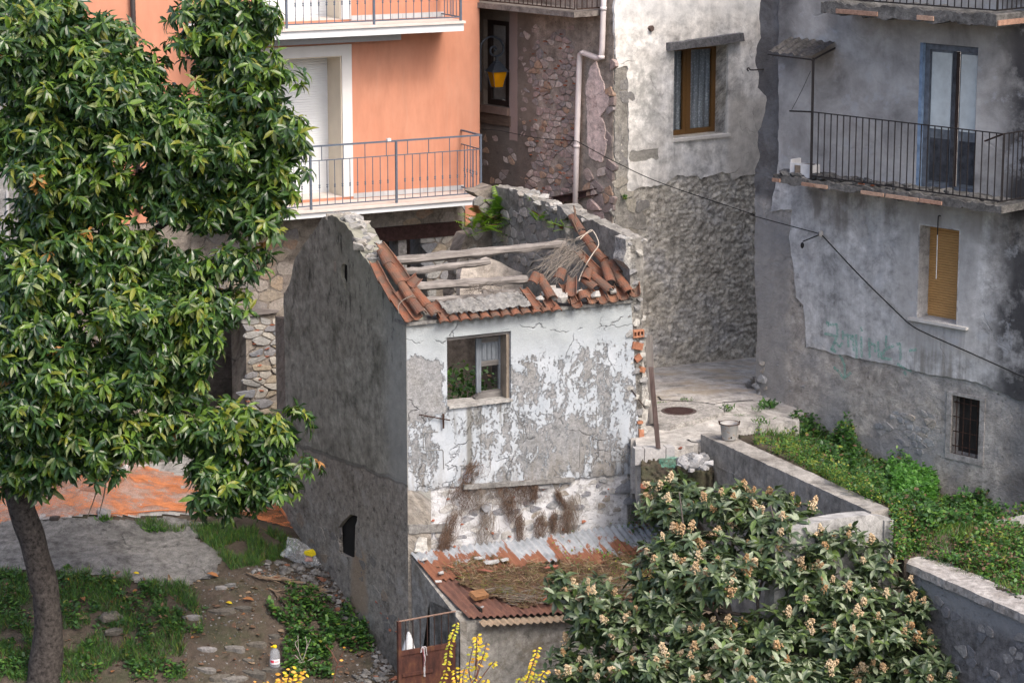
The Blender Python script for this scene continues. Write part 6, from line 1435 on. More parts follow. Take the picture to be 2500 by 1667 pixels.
# bed by the grey house
leaf_patch('bed_weeds', 'dark green weeds along the foot of the grey house', [[(1790, 975), (1830, 955), (1920, 1010), (2040, 1060), (2160, 1110), (2300, 1170), (2320, 1230), (2130, 1240), (2060, 1190), (1960, 1130), (1870, 1070)]], GM, (4, 5, 1.4, .1, .4), bz, 3600, (.02, .10), .60, 6, thresh=.05, lump=1.9)
leaf_patch('bed_weeds', 'yellowish low herbs along the top of the concrete wall', [[(1725, 1015), (1790, 1010), (1850, 1040), (1940, 1100), (2020, 1150), (2030, 1170), (1960, 1140), (1850, 1080), (1760, 1035)]], GM, (1.5, 4, 3, 2.6, .4), bz, 4200, (.02, .05), .50, 7, thresh=.05)
leaf_patch('bed_weeds', 'bright green bushy herb at the middle of the bed', [[(2040, 1110), (2100, 1095), (2155, 1130), (2140, 1175), (2060, 1165)], [(2070, 1060), (2100, 1050), (2110, 1090), (2080, 1100)]], [leafmat('herb_bright', (.07, .19, .025), .5, .3), leafmat('herb_mid', (.045, .14, .022), .5, .3)], (1, 1), bz, 4200, (.035, .09), .45, 8, thresh=-.6)
leaf_patch('ivy', 'green and brown ivy covering the bed above the rubble wall', [[(2100, 1240), (2250, 1215), (2400, 1190), (2400, 1400), (2250, 1330), (2150, 1290), (2075, 1280)]], GM, (2, 5, 3, .6, 2.4), bz, 3600, (.025, .08), .42, 9, thresh=-.0, lump=2.2)
blades('bed_grass', 'grass and dry stalks between the weeds of the bed', [[(1740, 1005), (1830, 965), (2040, 1070), (2320, 1190), (2320, 1260), (2060, 1180), (1960, 1135)], [(2080, 1250), (2400, 1200), (2400, 1390), (2200, 1320)]], bz, 900, (.06, .20), 21, wts=(2, 4, 3, 1, 1.6), thresh=-.15)
leaf_patch('ivy', 'ivy hanging over the end of the curved concrete wall', [[(2035, 1170), (2080, 1185), (2120, 1240), (2100, 1275), (2058, 1290), (2045, 1230)]], GM, (2.5, 4, 3, 1.2, 1.5), bz, 6000, (.03, .06), .28, 10, thresh=-.7)
leaf_patch('weeds', 'dark leafy weeds at the foot of the long concrete wall', [[(1640, 1080), (1720, 1100), (1780, 1150), (1700, 1170), (1600, 1120)], [(1480, 1130), (1560, 1130), (1560, 1190), (1480, 1200)]], GM, (4, 4, 1.2, .1, .3), gz, 1500, (.035, .07), .18, 12, thresh=-.35)
# weeds in the street cracks
for i, (x, y, h, lb) in enumerate(((1060, 560, .16, 'grass tuft growing from the street crack right of the manhole'), (1510, 500, .18, 'leafy weed at the foot of the grey house corner'), (1400, 540, .10, 'small weed on the raised slab beside the grey house'), (600, 440, .06, 'low moss tuft behind the manhole collar'), (1440, 690, .16, 'leafy weed between the two raised street slabs'), (330, 465, .05, 'moss tuft beside the leaning plank behind the manhole'), (1200, 600, .05, 'flat weed strip in front of the raised slab'))):
    p = atZ(K1(x, y), .0); r = random.Random(i); p.z = sz(p.x, p.y)
    mm = []
    for _ in range(70): 
        d = Vector((r.gauss(0, .6), r.gauss(0, .6), .7)); mm.append(leaf_m(p + Vector((r.gauss(0, .07), r.gauss(0, .05), r.random()*h*.6)), d, rdir(r), r.uniform(.4, 1)*h*.7))
    tag(merge('weed', leaf_tpl(1.2 if i % 2 else .5), LF, mm, [r.choice((1, 1, 2, 0)) for _ in mm], GM), lb, 'weed')
# ferns on the ruin's wall
def frond():
    v, f = [], []
    for i in range(11):
        t = i/11; y = t; w = .26*math.sin(math.pi*(.12+.88*(1-t))**.9); zc = -.22*t*t
        for s in (-1, 1):
            k = len(v); v += [(0, y-.03, zc), (s*w, y+.06, zc-.05), (0, y+.08, zc-.01)]; f.append((k, k+1, k+2) if s > 0 else (k, k+2, k+1))
    k = len(v); v += [(-.008, 0, .004), (.008, 0, .004), (0, 1, -.22)]; f.append((k, k+1, k+2)); return v, f
fv, ff = frond(); FMAT = [leafmat('fern_bright', (.16, .27, .025), .5, .35), leafmat('fern_mid', (.075, .16, .025), .5, .3), leafmat('fern_dead', (.16, .07, .03), .8, .1)]
FMS = []
for m in FMAT:
    me = bpy.data.meshes.new('frond'); me.from_pydata(fv, [], ff); me.materials.append(m); FMS.append(me)
def fern(label, pts, n, size, seed, pl, off, spread):
    r = random.Random(seed); base = [pl.hit(P2(*p) if zone_f == 2 else P1(*p), off) for p in pts]
    t = thing('fern', label, 'fern', base[0])
    for i in range(n):
        k = r.random()*(len(base)-1); j = int(k); p = base[j].lerp(base[min(j+1, len(base)-1)], k-j) + Vector((r.gauss(0, spread), r.gauss(0, .05), r.gauss(0, spread)))
        d = Vector((r.gauss(0, .8), -.35 + r.gauss(0, .3), r.uniform(.1, .9)))
        obj('frond', FMS[r.choices((0, 1, 2), (6, 4, .7))[0]], None, t, leaf_m(p, d, UP + rdir(r)*.2, size*r.uniform(.6, 1.25)))
zone_f = 1; fern('large bright green fern spreading over the broken rear wall', [(1620, 440), (1750, 370), (1850, 290), (1980, 190), (2080, 150), (2150, 200), (2200, 150)], 110, .36, 1, RB, .26, .08)
zone_f = 2; fern('small dark fern on the stony inner wall face', [(520, 330), (570, 380), (590, 360)], 16, .20, 2, RR, .12, .03)
fern('small yellow green fern beside the pier of the party wall', [(760, 400), (770, 460), (860, 440), (870, 490)], 24, .18, 3, RR, .20, .03)
fern('tiny fern low on the stony inner wall above the first beam', [(150, 560), (180, 640)], 9, .12, 4, RR, .05, .02)
fern('yellow moss like fern near the top of the inner wall', [(420, 110), (460, 150), (500, 140)], 10, .08, 5, RR, .06, .02)
pt = WF.hit(T3(1198, 1352), .12); 
mm = [leaf_m(pt + rdir(R)*.04, rdir(R)+UP*.4, UP, .07) for _ in range(26)]
tag(merge('weed', leaf_tpl(1.2), LF, mm, [R.choice((2, 1, 3)) for _ in mm], GM), 'single green weed sprouting from the old house corner stones', 'weed')
# ivy inside the ruin, behind its window
r = random.Random(5); mm = []
for _ in range(1500):
    u, o = r.uniform(.5, 2.5), -r.uniform(.7, 2.6); hh = (.95 if u > .9 else .6) + .35*nz(u*3, o*2)
    mm.append(leaf_m(RF.at(u, -.1 + hh*r.random()**.6, o), rdir(r), UP + rdir(r)*.6, r.uniform(.06, .11)))
tag(merge('ivy', leaf_tpl(2.0), LF, mm, [r.choices(range(5), (4, 5, 1.5, 0, .1))[0] for _ in mm], GM), 'green ivy growing inside the ruin behind the empty window', 'ivy')
# dead creeper roots on the ruin front
DR = plain('dead_root_brown', (.13, .085, .060), .95, var=.3, sc=30); DR2 = plain('dead_root_grey', (.20, .165, .135), .95, var=.3, sc=30)
crp = thing('dead_creeper', 'dry brown roots of a dead creeper hanging on the ruin front above the shed', 'creeper', RF.at(1.2, -1, .05))
def strands(P, n, jit, r, rad=.0035, sl=0.0):
    b = bmesh.new()
    for _ in range(n):
        q = []; w = r.gauss(0, jit)
        for i, (p, k) in enumerate(P): q.append(p + RF.d*(w*k + r.gauss(0, jit*.5 + .012)) + RF.n*r.uniform(.0, .06) + Vector((0, 0, r.gauss(0, .05))))
        tube(q, rad*r.uniform(.7, 1.4), 3, b, rad*.5, caps=False)
    return b
r = random.Random(9)
for x, y0, y1, w, sl_ in ((430, 90, 240, .07, -60), (350, 240, 400, .10, 20), (310, 420, 680, .05, -90), (480, 250, 400, .07, -30), (520, 420, 690, .07, -20), (620, 240, 380, .09, 30), (680, 330, 470, .06, 0), (760, 225, 350, .08, 20), (835, 225, 330, .03, 0), (740, 440, 610, .035, 5), (880, 440, 610, .06, 0), (985, 280, 380, .015, 70), (1095, 320, 580, .05, -10), (1060, 400, 580, .05, -20), (250, 560, 670, .05, -30), (970, 430, 540, .03, 0)):
    P = []
    for i in range(6):
        t = i/5; P.append((RF.at(*RF.uv(B3(x + sl_*t, y0 + (y1-y0)*t)), .0), .5 + .9*math.sin(math.pi*min(1, t*.8+.1))))
    obj('root_bundle', strands(P, 52, w, r, .0028), DR if r.random() < .65 else DR2, crp)
# dry vine on the roof corner
vin = thing('dry_vine', 'tangle of dry grey vine stems over the right roof corner of the ruin', 'vine', RP.hit(P2(1000, 900)))
VM = plain('grey_vine', (.19, .165, .14), .9, var=.2, sc=20)
b = bmesh.new(); r = random.Random(31)
for i in range(85):
    x0, y0 = r.uniform(880, 1130), r.uniform(560, 860); x1 = x0 - r.uniform(60, 520); y1 = y0 + r.uniform(80, 480); 
    a_, c_ = RP.hit(P2(x0, y0), r.uniform(.05, .3)), RP.hit(P2(x1, min(y1, 1150)), r.uniform(-.1, .25)); m_ = a_.lerp(c_, .5) + Vector((r.gauss(0, .1), r.gauss(0, .1), r.uniform(-.05, .15)))
    tube(bend([a_, m_, c_], 4), .0024*r.uniform(.6, 1.5), 3, b, caps=False)
for i in range(30):
    x0, y0 = r.uniform(-250, 120), r.uniform(1180, 1290); a_ = RP.hit(P2(x0, y0), .05); tube(bend([a_, a_ + Vector((r.gauss(0, .1), r.gauss(0, .05), r.uniform(.02, .14))), a_ + Vector((r.gauss(0, .2), r.gauss(0, .1), r.uniform(-.1, .1)))], 3), .004, 3, b, caps=False)
obj('stem', b, VM, vin, kind='stuff')
for pts, rad in ((((1045, 1110), (1085, 1000), (1150, 880), (1220, 770), (1280, 680), (1260, 590), (1200, 500), (1130, 540), (1060, 610)), .010), (((1010, 600), (1180, 520), (1200, 500)), .006)):
    obj('stem', tube(bend([RP.hit(P2(*p), .35 - .0 if p[1] < 1000 else .16) for p in pts], 4), rad, 5), plain('pale_vine', (.40, .35, .29), .9), vin, smooth=True)
for pts in (((955, 360), (1000, 450), (1040, 540), (1090, 600)), ((1035, 430), (1070, 500), (1075, 590)), ((1000, 250), (1005, 350), (1010, 440)), ((985, 210), (1000, 330), (1005, 430))):
    obj('stem', tube(bend([RP.hit(P2(*p), .12) for p in pts], 4), .014, 5, r1=.008), DR, vin, smooth=True)
obj('tie', tube(bend([RP.hit(M2(*p), .20) for p in ((1160, 775), (1095, 805), (1062, 850), (1068, 905))], 4), .006, 4), VM, vin)
# litter of twigs and grass on the shed roof
TWm = [leafmat('straw', (.30, .235, .15), .9, .1), leafmat('brown_stalk', (.13, .08, .05), .9, .1), leafmat('olive_moss', (.14, .14, .03), .9, .2), IMD, leafmat('red_brown_stalk', (.17, .075, .045), .9, .1)]
r = random.Random(77); mm, ii = [], []
while len(mm) < 9000:
    a, bb = r.random(), r.uniform(.1, .97)
    if not litter_ok(a, bb): continue
    g = nz(a*7, bb*4, 3) + a*.5 - .2; d = Vector((r.gauss(0, 1), r.gauss(0, 1), r.uniform(-.1, .6)))
    mm.append(leaf_m(roofp(a, bb, .05 + .06*r.random()), d, rdir(r), r.uniform(.06, .20))); ii.append(r.choices(range(5), (3 if g < .2 else 1, 3, 1 + 4*max(0, g), .3 + 1.6*max(0, g), 1.5))[0])
tag(merge('roof_litter', [(-.02, 0, 0), (.02, 0, 0), (.014, .5, .05), (-.014, .5, .05), (.0, 1, .0)], [(0, 1, 2, 3), (3, 2, 4)], mm, ii, TWm, None, 'stuff'), 'dry stalks and twigs lying over the rusty shed roof')
r = random.Random(78); b = bmesh.new()
for _ in range(90):
    a, bb = r.uniform(.12, .62), r.uniform(.62, .92); p = roofp(a, bb, .08); q = [p + Vector((r.gauss(0, .12), r.gauss(0, .08), r.uniform(0, .07))) for _ in range(4)]
    tube(bend(q, 3), .0035, 3, b, caps=False)
tag(obj('twig_tangle', b, VM, None, kind='stuff'), 'tangle of pale bare twigs at the low edge of the shed roof')
leaf_p = []
r = random.Random(79)
for _ in range(520):
    a = r.uniform(.5, 1.0); bb = r.uniform(-.02, .75) if r.random() < .5 else r.uniform(.3, .75)
    if nz(a*8, bb*5, 4) > -.05: leaf_p.append(leaf_m(roofp(a, bb, .06 + .10*r.random()), rdir(r), UP + rdir(r)*.5, r.uniform(.03, .06)))
tag(merge('creeper', leaf_tpl(1.8), LF, leaf_p, [r.choices(range(5), (1, 3, 2, 3, 1))[0] for _ in leaf_p], GM, None, 'stuff'), 'yellow green creeper over the far part of the shed roof')
b3m, i3 = [], []
for _ in range(260):
    x = r.uniform(1400, 1600); y = r.uniform(330, 700); 
    if abs(x - 1570 + (y-330)*.25) > 60 + (y-330)*.12: continue
    b3m.append(leaf_m(RF.at(*RF.uv(B3(x, y)), r.uniform(.03, .2)), rdir(r), -FWD + rdir(r)*.6, r.uniform(.03, .06))); i3.append(r.choices(range(5), (1, 2, 2, 3, 3))[0])
tag(merge('creeper', leaf_tpl(1.8), LF, b3m, i3, GM), 'browning creeper climbing the lower right corner of the ruin front', 'creeper')
# yellow leaved shoots at the bottom edge
YL1 = leafmat('yellow_leaf', (.62, .46, .02), .55, .3, .2); YL2 = leafmat('yellow_green_leaf', (.42, .42, .03), .55, .3, .2); YL3 = leafmat('orange_leaf', (.72, .36, .05), .55, .3, .2)
YLM = [leaf_mesh(leaf_tpl(1.6, 1.1), m) for m in (YL1, YL2, YL3)]; STEM = plain('red_brown_stem', (.12, .05, .035), .8)
def shoot(label, stems, sizes, seed, Y, mix, zone_):
    r = random.Random(seed); t = thing('yellow_shrub', label, 'shrub', atY(zone_(*stems[0][0]), Y))
    for s, (L0, n_, f0) in zip(stems, sizes):
        q = bend([atY(zone_(*p), Y + r.uniform(-.1, .1)) for p in s], 6); obj('stem', tube(q, .009, 5, r1=.004), STEM, t, smooth=True)
        for i in range(n_):
            k = int((f0 + (1-f0)*i/max(1, n_-1))*(len(q)-1)); p = q[k]; sd = 1 if i % 2 else -1
            d = Vector((sd*r.uniform(.5, 1), r.uniform(-.8, .2), r.uniform(-.7, .1)))
            obj('leaf', YLM[r.choices((0, 1, 2), mix)[0]], None, t, leaf_m(p + d*.012, d, Vector((0, -1, .5)) + rdir(r)*.4, L0*r.uniform(.75, 1.2)))
shoot('slender yellow leaved shoots standing before the rusty gate', [((610, 1700), (605, 1450), (620, 1250), (655, 1080), (690, 980), (720, 870)), ((560, 1700), (555, 1560), (590, 1450))], [(.055, 40, .22), (.05, 6, .4)], 1, 34.5, (2, 4, 0), S1)
shoot('tall bushy yellow shoot standing before the shed wall', [((920, 1700), (930, 1450), (945, 1200), (950, 1020)), ((900, 1600), (860, 1400), (905, 1160)), ((900, 1650), (1010, 1300), (1060, 1110)), ((760, 1700), (720, 1550), (700, 1390)), ((800, 1700), (790, 1500), (820, 1380)), ((900, 1650), (1080, 1400), (1150, 1320)), ((950, 1700), (1020, 1600), (1060, 1520)), ((940, 1420), (970, 1100), (940, 1030)), ((940, 1500), (990, 1300), (1030, 1250)), ((850, 1700), (900, 1560), (960, 1480))], [(.06, 20, .4), (.06, 11, .3), (.055, 8, .45), (.055, 14, .3), (.06, 12, .3), (.05, 10, .7), (.06, 10, .3), (.06, 16, .3), (.06, 8, .3), (.06, 10, .2)], 2, 34.3, (5, 2.5, 2), S1)
shoot('narrow yellow shoot leaning beside the dark loquat leaves', [((1470, 1700), (1540, 1480), (1590, 1330), (1640, 1160)), ((1400, 1700), (1420, 1560), (1460, 1490)), ((1650, 1700), (1680, 1500), (1740, 1420)), ((1500, 1700), (1560, 1560), (1600, 1450))], [(.055, 34, .25), (.055, 10, .3), (.06, 10, .4), (.055, 12, .3)], 3, 34.2, (4, 3, 1.5), S1)
shoot('low spray of orange yellow leaves near the water bottle', [((1150, 1700), (1180, 1480), (1230, 1290)), ((1100, 1700), (1110, 1520), (1120, 1350)), ((1250, 1700), (1290, 1480), (1310, 1350)), ((1180, 1650), (1260, 1480), (1400, 1350)), ((950, 1700), (960, 1550), (950, 1450)), ((850, 1700), (840, 1550), (800, 1460)), ((1050, 1700), (1080, 1560), (1090, 1430)), ((1100, 1700), (1180, 1560), (1200, 1430)), ((1240, 1700), (1240, 1560), (1260, 1470))], [(.07, 12, .3), (.07, 12, .3), (.07, 12, .3), (.06, 7, .5), (.06, 8, .3), (.05, 6, .3), (.07, 14, .2), (.07, 14, .2), (.06, 8, .2)], 4, 34.4, (3, 0, 5), Q1)
shoot('thin red stemmed shoot with a few orange leaves left of the gate', [((1660, 1700), (1690, 1480), (1740, 1260), (1830, 1080)), ((1740, 1260), (1660, 1120), (1600, 1060)), ((1720, 1300), (1800, 1290), (1800, 1285))], [(.055, 5, .0), (.001, 1, .9), (.001, 1, .9)], 5, 34.6, (2, 0, 5), Q1)
# ---------------------------------------------------------------- house glimpsed behind the tree
bh = thing('rendered_house', 'pale grey house glimpsed through the leaves at the left edge', 'house', atY(D(-40, 700), 46.5))
BH = Plane(atY(D(40, 450), 46.5), dF)
obj('wall', prism(BH, rect(-6, -2, BH.uv(D(200, 450))[0]-.1, 8.5), (), -.3, 0), plaster('pale_grey_render', [(.34, .34, .34), (.42, .42, .42), (.38, .38, .38)], 1, .4, .3), bh)
obj('pipe', tube([BH.at(*BH.uv(T1(45, 1300)), .06), BH.at(*BH.uv(T1(45, 1900)), .06)], .03, 8), MT['trim_white'], bh)
# ---------------------------------------------------------------- shed gate and what hangs on it
GP = RF.shift(OFS - .10); gtq = lambda x, y: GP.uv(B2(x, y))
gate = thing('metal_gate', 'rusty sheet iron gate with thin bars between ruin corner and shed pillar', 'gate', GP.at(gtq(1120, 1560)[0], -3.6))
g0, g1 = gtq(950, 1400)[0], gtq(1303, 1400)[0]; gz1 = gtq(1120, 1158)[1]; gz0 = gtq(1120, 1358)[1]
n = NB('gate_rust'); f = n.noise(n.vm('MULTIPLY', n.pos, (3, 3, 1.2)), 1.8, 6, .7); 
c = n.ramp(f, [(.34, (.035, .016, .014)), (.5, (.075, .030, .022)), (.62, (.12, .055, .028)), (.72, (.22, .14, .06))])
GRm = n.out(c, .8, n.bump(n.noise(n.pos, 30, 4, .7), .5, .01), .25)
obj('post', pbox(GP, g0-.02, -4.3, g0+.03, gz1, -.03, .03), GRm, gate)
obj('top_rail', tube([GP.at(g0, gz1), GP.at(g1, gz1+.02)], .014, 6), plain('pale_rusty_bar', (.20, .13, .10), .8), gate)
obj('panel', pbox(GP, g0+.035, -4.3, g1-.01, gz0, -.008, .008), GRm, gate)
obj('mid_rail', pbox(GP, g0+.031, gz0-.03, g1-.005, gz0+.04, -.02, .02), GRm, gate)
obj('lower_rail', pbox(GP, g0+.04, gtq(1000, 1510)[1]-.03, g0+.55, gtq(1000, 1510)[1]+.02, .009, .03), GRm, gate)
for i in range(7):
    u = g0 + (g1-g0)*(i+1)/8; obj('bar', tube([GP.at(u, gz0+.03), GP.at(u, gz1)], .007, 5), MT['iron_rust'], gate)
rb_ = thing('ribbon', 'white and red ribbon knotted on the bars of the rusty gate', 'ribbon', GP.at(*gtq(1095, 1345), .03))
def strip(pts, w, mat, par, name='strip', o=.03):
    b = bmesh.new(); q = bend([GP.at(*gtq(x, y), o + (i % 2)*.015) for i, (x, y) in enumerate(pts)], 5); L = len(q); pr = None
    for i, p in enumerate(q):
        a = w*(1 - .5*i/L); s = dF*a; v1, v2 = b.verts.new(p - s), b.verts.new(p + s + RF.n*.006*math.sin(i*1.3))
        if pr: b.faces.new((pr[0], pr[1], v2, v1))
        pr = (v1, v2)
    bmesh.ops.solidify(b, geom=b.faces[:], thickness=.003); return obj(name, b, mat, par)
strip([(1082, 1375), (1085, 1345), (1095, 1333), (1110, 1340), (1118, 1390)], .013, plain('white_ribbon', (.66, .64, .66), .8), rb_)
strip([(1095, 1335), (1100, 1400), (1103, 1470), (1102, 1522)], .022, plain('white_ribbon_tail', (.60, .58, .60), .8), rb_, 'tail')
strip([(1088, 1340), (1096, 1400), (1098, 1460)], .008, plain('red_ribbon', (.35, .05, .06), .8), rb_, 'tail', .04)
sk = SL.hit(B2(1055, 1330), .15)
b = lathe([(.12, -.30), (.10, -.15), (.055, .02), (.02, .10), (.008, .12)], 10, None, Matrix.Translation(GP.at(*gtq(1055, 1325), -.25)))
for v_ in b.verts: v_.co += Vector((.02*nz(v_.co.x*9, v_.co.z*9), 0, 0))
tag(obj('sack', b, plain('white_woven_sack', (.55, .57, .58), .8, var=.08, sc=30), None, smooth=True), 'pointed white woven sack standing behind the rusty gate', 'sack')
# ---------------------------------------------------------------- lying on the shed roof
def on_roof(z, x, y):
    r_ = ray(z(x, y)); N = (cFL-cRL).cross(cRR-cRL).normalized(); return CAM + r_*((cRL-CAM).dot(N)/r_.dot(N))
RX = (cRR-cRL).normalized(); RY = (cFL-cRL).normalized(); RN = RX.cross(RY); RN = -RN if RN.z < 0 else RN
p = on_roof(B2, 1440, 1040); WBm = woodmat('orange_rotten_wood', (.11, .062, .035), (.38, .19, .085), (5, 60, 30))
b = prism(Plane(p, RX.lerp(RY, -.1), RN), rough([(-.12, -.025), (.125, -.025), (.135, .035), (-.10, .03)], .012, .04, 3), (), -.09, .09)
wb = tag(obj('wood_block', b, WBm), 'broken block of orange rotten wood lying on the rusty shed roof', 'wood block')
wb.location += RN*.055
for i, (z, x, y, s, m, l, nm, ct) in enumerate(((B2, 1875, 1070, (.22, .10, .07), brickS, 'orange brick piece lying at the low edge of the shed roof', 'brick', 'brick'), (B3, 970, 1000, (.24, .06, .05), brickS, 'reddish brick sliver lying right of the orange brick piece', 'brick', 'brick'),
    (B2, 1205, 905, (.11, .10, .07), None, 'small crumpled white scrap lying at the left of the shed roof', 'scrap', 'litter'), (B2, 1605, 825, (.18, .08, .04), None, 'white curled shard lying among moss under the silver sheets', 'shard', 'litter'), (B2, 1520, 838, (.30, .10, .04), None, 'broad patch of white plaster crumbs on the mossy shed roof', 'plaster_lump', 'plaster'), (B2, 1440, 815, (.16, .07, .05), None, 'white plaster lump left of the broad crumb patch', 'plaster_lump', 'plaster'),
    (B2, 1190, 960, (.12, .05, .03), None, 'white flake at the left rim of the shed roof', 'scrap', 'litter'), (B2, 1465, 1108, (.07, .04, .02), None, 'tiny white chip below the wood block on the shed roof', 'scrap', 'litter'), (B2, 1100, 825, (.14, .07, .06), None, 'torn grey plastic strip at the upper left shed roof corner', 'scrap', 'litter'),
    (B2, 1480, 890, (.30, .06, .03), brickS, 'long red rust strip lying in the moss of the shed roof', 'rust_strip', 'litter'), (B2, 1265, 865, (.14, .05, .03), brickS, 'short red rust strip near the left shed roof edge', 'rust_strip', 'litter'), (B2, 1890, 870, (.30, .05, .04), brickS, 'reddish stick lying across the green part of the shed roof', 'stick', 'litter'))):
    m = m or pal('white_litter', [(.40, .40, .39), (.32, .32, .315)], .45) if 'white_litter' not in bpy.data.materials or m else bpy.data.materials['white_litter']
    a = R.uniform(-.3, .3) + (.9 if 'strip' in nm else 0); X = RX*math.cos(a) + RY*math.sin(a); Y = RN.cross(X)
    tag(obj(nm, stone_set(m)[i % 8], None, None, frame_m(on_roof(z, x, y) + RN*(.07 if i != 7 else .04), X, Y, RN, (s[0], s[1]*1.2, s[2]*.6))), l, ct)
# ---------------------------------------------------------------- street props
def plank(name, label, foot, top, w, t, mat, seed):
    a = Vector(foot); b_ = Vector(top); n_ = 10; bm = bmesh.new(); rings = []
    X = Vector((1, 0, 0)); Yv = Vector((0, 1, 0))
    for i in range(n_+1):
        p = a.lerp(b_, i/n_); k = 1 - .08*nz(i*.5, seed)
        rings.append([bm.verts.new(p + X*sx*w*k + Yv*sy*t) for sx, sy in ((-1, -1), (1, -1), (1, 1), (-1, 1))])
    for A, B in zip(rings, rings[1:]):
        for i in range(4): bm.faces.new((A[i], A[(i+1) % 4], B[(i+1) % 4], B[i]))
    bm.faces.new(list(reversed(rings[0]))); bm.faces.new(rings[-1]); return tag(obj(name, bm, mat), label, 'plank')
fp = atZ(K1(245, 690), 0); tp2 = atY(R1(2145, 370), fp.y - .1)
plank('plank', 'wide weathered grey plank leaning upright beside the broken wall end', (fp.x, fp.y, 0), (tp2.x, fp.y-.05, tp2.z), .062, .02, woodmat('grey_plank', (.13, .12, .115), (.28, .26, .245), (18, 18, 1.4)), 3)
fp = atZ(K1(300, 955), 0); tp2 = atY(R1(2165, 652), fp.y - .05)
plank('plank', 'narrow dark brown post standing on the pale concrete block', (fp.x, fp.y, .0), (tp2.x, fp.y-.02, tp2.z), .038, .03, woodmat('brown_post', (.045, .03, .027), (.15, .11, .10), (20, 20, 1.4)), 5)
bc = atZ(K1(1075, 860), .125)
buc = thing('bucket', 'old galvanised bucket with rusty rim standing on the garden wall', 'bucket', bc)
BUm = NB('galvanised_bucket'); f = BUm.noise(BUm.obj, 12, 5, .7)
BUm = BUm.out(BUm.ramp(f, [(.35, (.30, .31, .31)), (.58, (.38, .37, .35)), (.66, (.28, .16, .09)), (.75, (.17, .08, .05))]), .6, None, .4)
TB = Matrix.Translation(bc)
b = bmesh.new(); rr_ = [(.105, 0), (.112, .01), (.148, .255), (.156, .262), (.148, .268), (.142, .26), (.105, .04), (.02, .04)]
rings = [[b.verts.new(TB @ Vector((q*math.cos(k*.3142), q*math.sin(k*.3142), z))) for k in range(20)] for q, z in rr_]
for A, B in zip(rings, rings[1:]):
    for k in range(20): b.faces.new((A[k], A[(k+1) % 20], B[(k+1) % 20], B[k]))
b.faces.new(rings[-1]); b.faces.new(list(reversed(rings[0])))
obj('body', b, BUm, buc, smooth=True)
b = bmesh.new(); tube([TB @ Vector((.154*math.cos(k*.3142), .154*math.sin(k*.3142), .262)) for k in range(21)], .008, 5, b, caps=False); obj('rim', b, MT['iron_rust'], buc, smooth=True)
obj('rust_fill', prism(Plane(bc + Vector((0, 0, .19)), (1, 0, 0), (0, 1, 0)), [(.128*math.cos(k*.5236), .128*math.sin(k*.5236)) for k in range(12)], (), -.01, .0), plain('rusty_inside', (.20, .085, .045), .95, var=.4, sc=20), buc)
for sx in (-1, 1): obj('handle_lug', tube([TB @ Vector((sx*.150, 0, .235)), TB @ Vector((sx*.165, 0, .30))], .012, 5), MT['iron_rust'], buc)
obj('handle', tube(bend([TB @ Vector((.16*math.cos(t), .10*math.sin(t), .275 + .01*math.sin(t))) for t in np.linspace(0, math.pi, 7)], 3), .005, 5), MT['iron_rust'], buc)
obj('hole', lathe([(.014, -.004), (.014, .004)], 10, None, Matrix.Translation(bc + Vector((.025, -.118, .055))) @ Matrix.Rotation(math.pi/2, 4, 'X')), MT['dark'], buc)
def rocks(name, label, cat, pts, mat, seed, f=gz, zone_=D, flat=.7, part='rock', sink=.3):
    r = random.Random(seed); t = thing(name, label, cat, onground(zone_(*pts[0][:2]), f)); S = stone_set(mat)
    for x, y, s in pts:
        p = onground(zone_(x, y), f); s2 = s*r.uniform(.85, 1.2)
        obj(part, S[r.randrange(8)], None, t, Matrix.Translation(p + Vector((0, 0, s*flat*(.5-sink)))) @ Matrix.Rotation(r.random()*6.3, 4, 'Z') @ Matrix.Rotation(r.uniform(-.35, .35), 4, 'X') @ Matrix.Diagonal((s2*1.2, s, s*flat, 1)))
    return t
RUm = pal('white_rubble', [(.28, .28, .28), (.22, .22, .22), (.34, .34, .34), (.18, .18, .18)], .4)
rub = lambda x, y: min(-.62, gt(x, y)) + .02
r = random.Random(41); pts = []
for i in range(30):
    t = r.random()*6.28; q = math.sqrt(r.random()); pts.append((690 + 170*q*math.cos(t), 1105 + 100*q*math.sin(t), r.uniform(.10, .26)*(1.2-.5*q)))
rp_ = thing('rubble_pile', 'pile of broken pale concrete chunks against the end of the garden wall', 'rubble', atZ(K1(690, 1110), -.5)); S = stone_set(RUm)
zk = lambda y: -.05 - .0010*(y-1000)
for x, y, s in pts:
    q = atZ(K1(x, y), zk(y) + .03); obj('chunk', S[r.randrange(8)], None, rp_, Matrix.Translation(q) @ Matrix.Rotation(r.random()*6.3, 4, 'Z') @ Matrix.Rotation(r.uniform(-.6, .6), 4, 'X') @ Matrix.Diagonal((s*1.1, s*.85, s*.6, 1)))
b = bmesh.new(); V = [[b.verts.new(atZ(K1(110+20*i, 1068+20*j-(60 if i > 19 else 0)), zk(1068+20*j) - .05 + .03*nz(i*.5, j*.5))) for j in range(14)] for i in range(41)]
for i in range(40):
    for j in range(13): b.faces.new((V[i][j], V[i][j+1], V[i+1][j+1], V[i+1][j]))
ed = [e for e in b.edges if len(e.link_faces) == 1]; ex = bmesh.ops.extrude_edge_only(b, edges=ed)
for v_ in [q for q in ex['geom'] if isinstance(q, bmesh.types.BMVert)]: v_.co.z -= .6
struct('rubble_mound', b, SOIL, smooth=True)
n = NB('green_netting'); n.out((.10, .27, .20), .7, None, .2); tr = n.nd('ShaderNodeBsdfTransparent')
n.put(n.o.inputs[0], n.nd('ShaderNodeMixShader', {0: n.ramp(n.noise(n.pos, 14, 4, .8), [(.40, .1), (.68, .65)]), 1: tr.outputs[0], 2: n.bsdf.outputs[0]}).outputs[0]); GNm = n.m
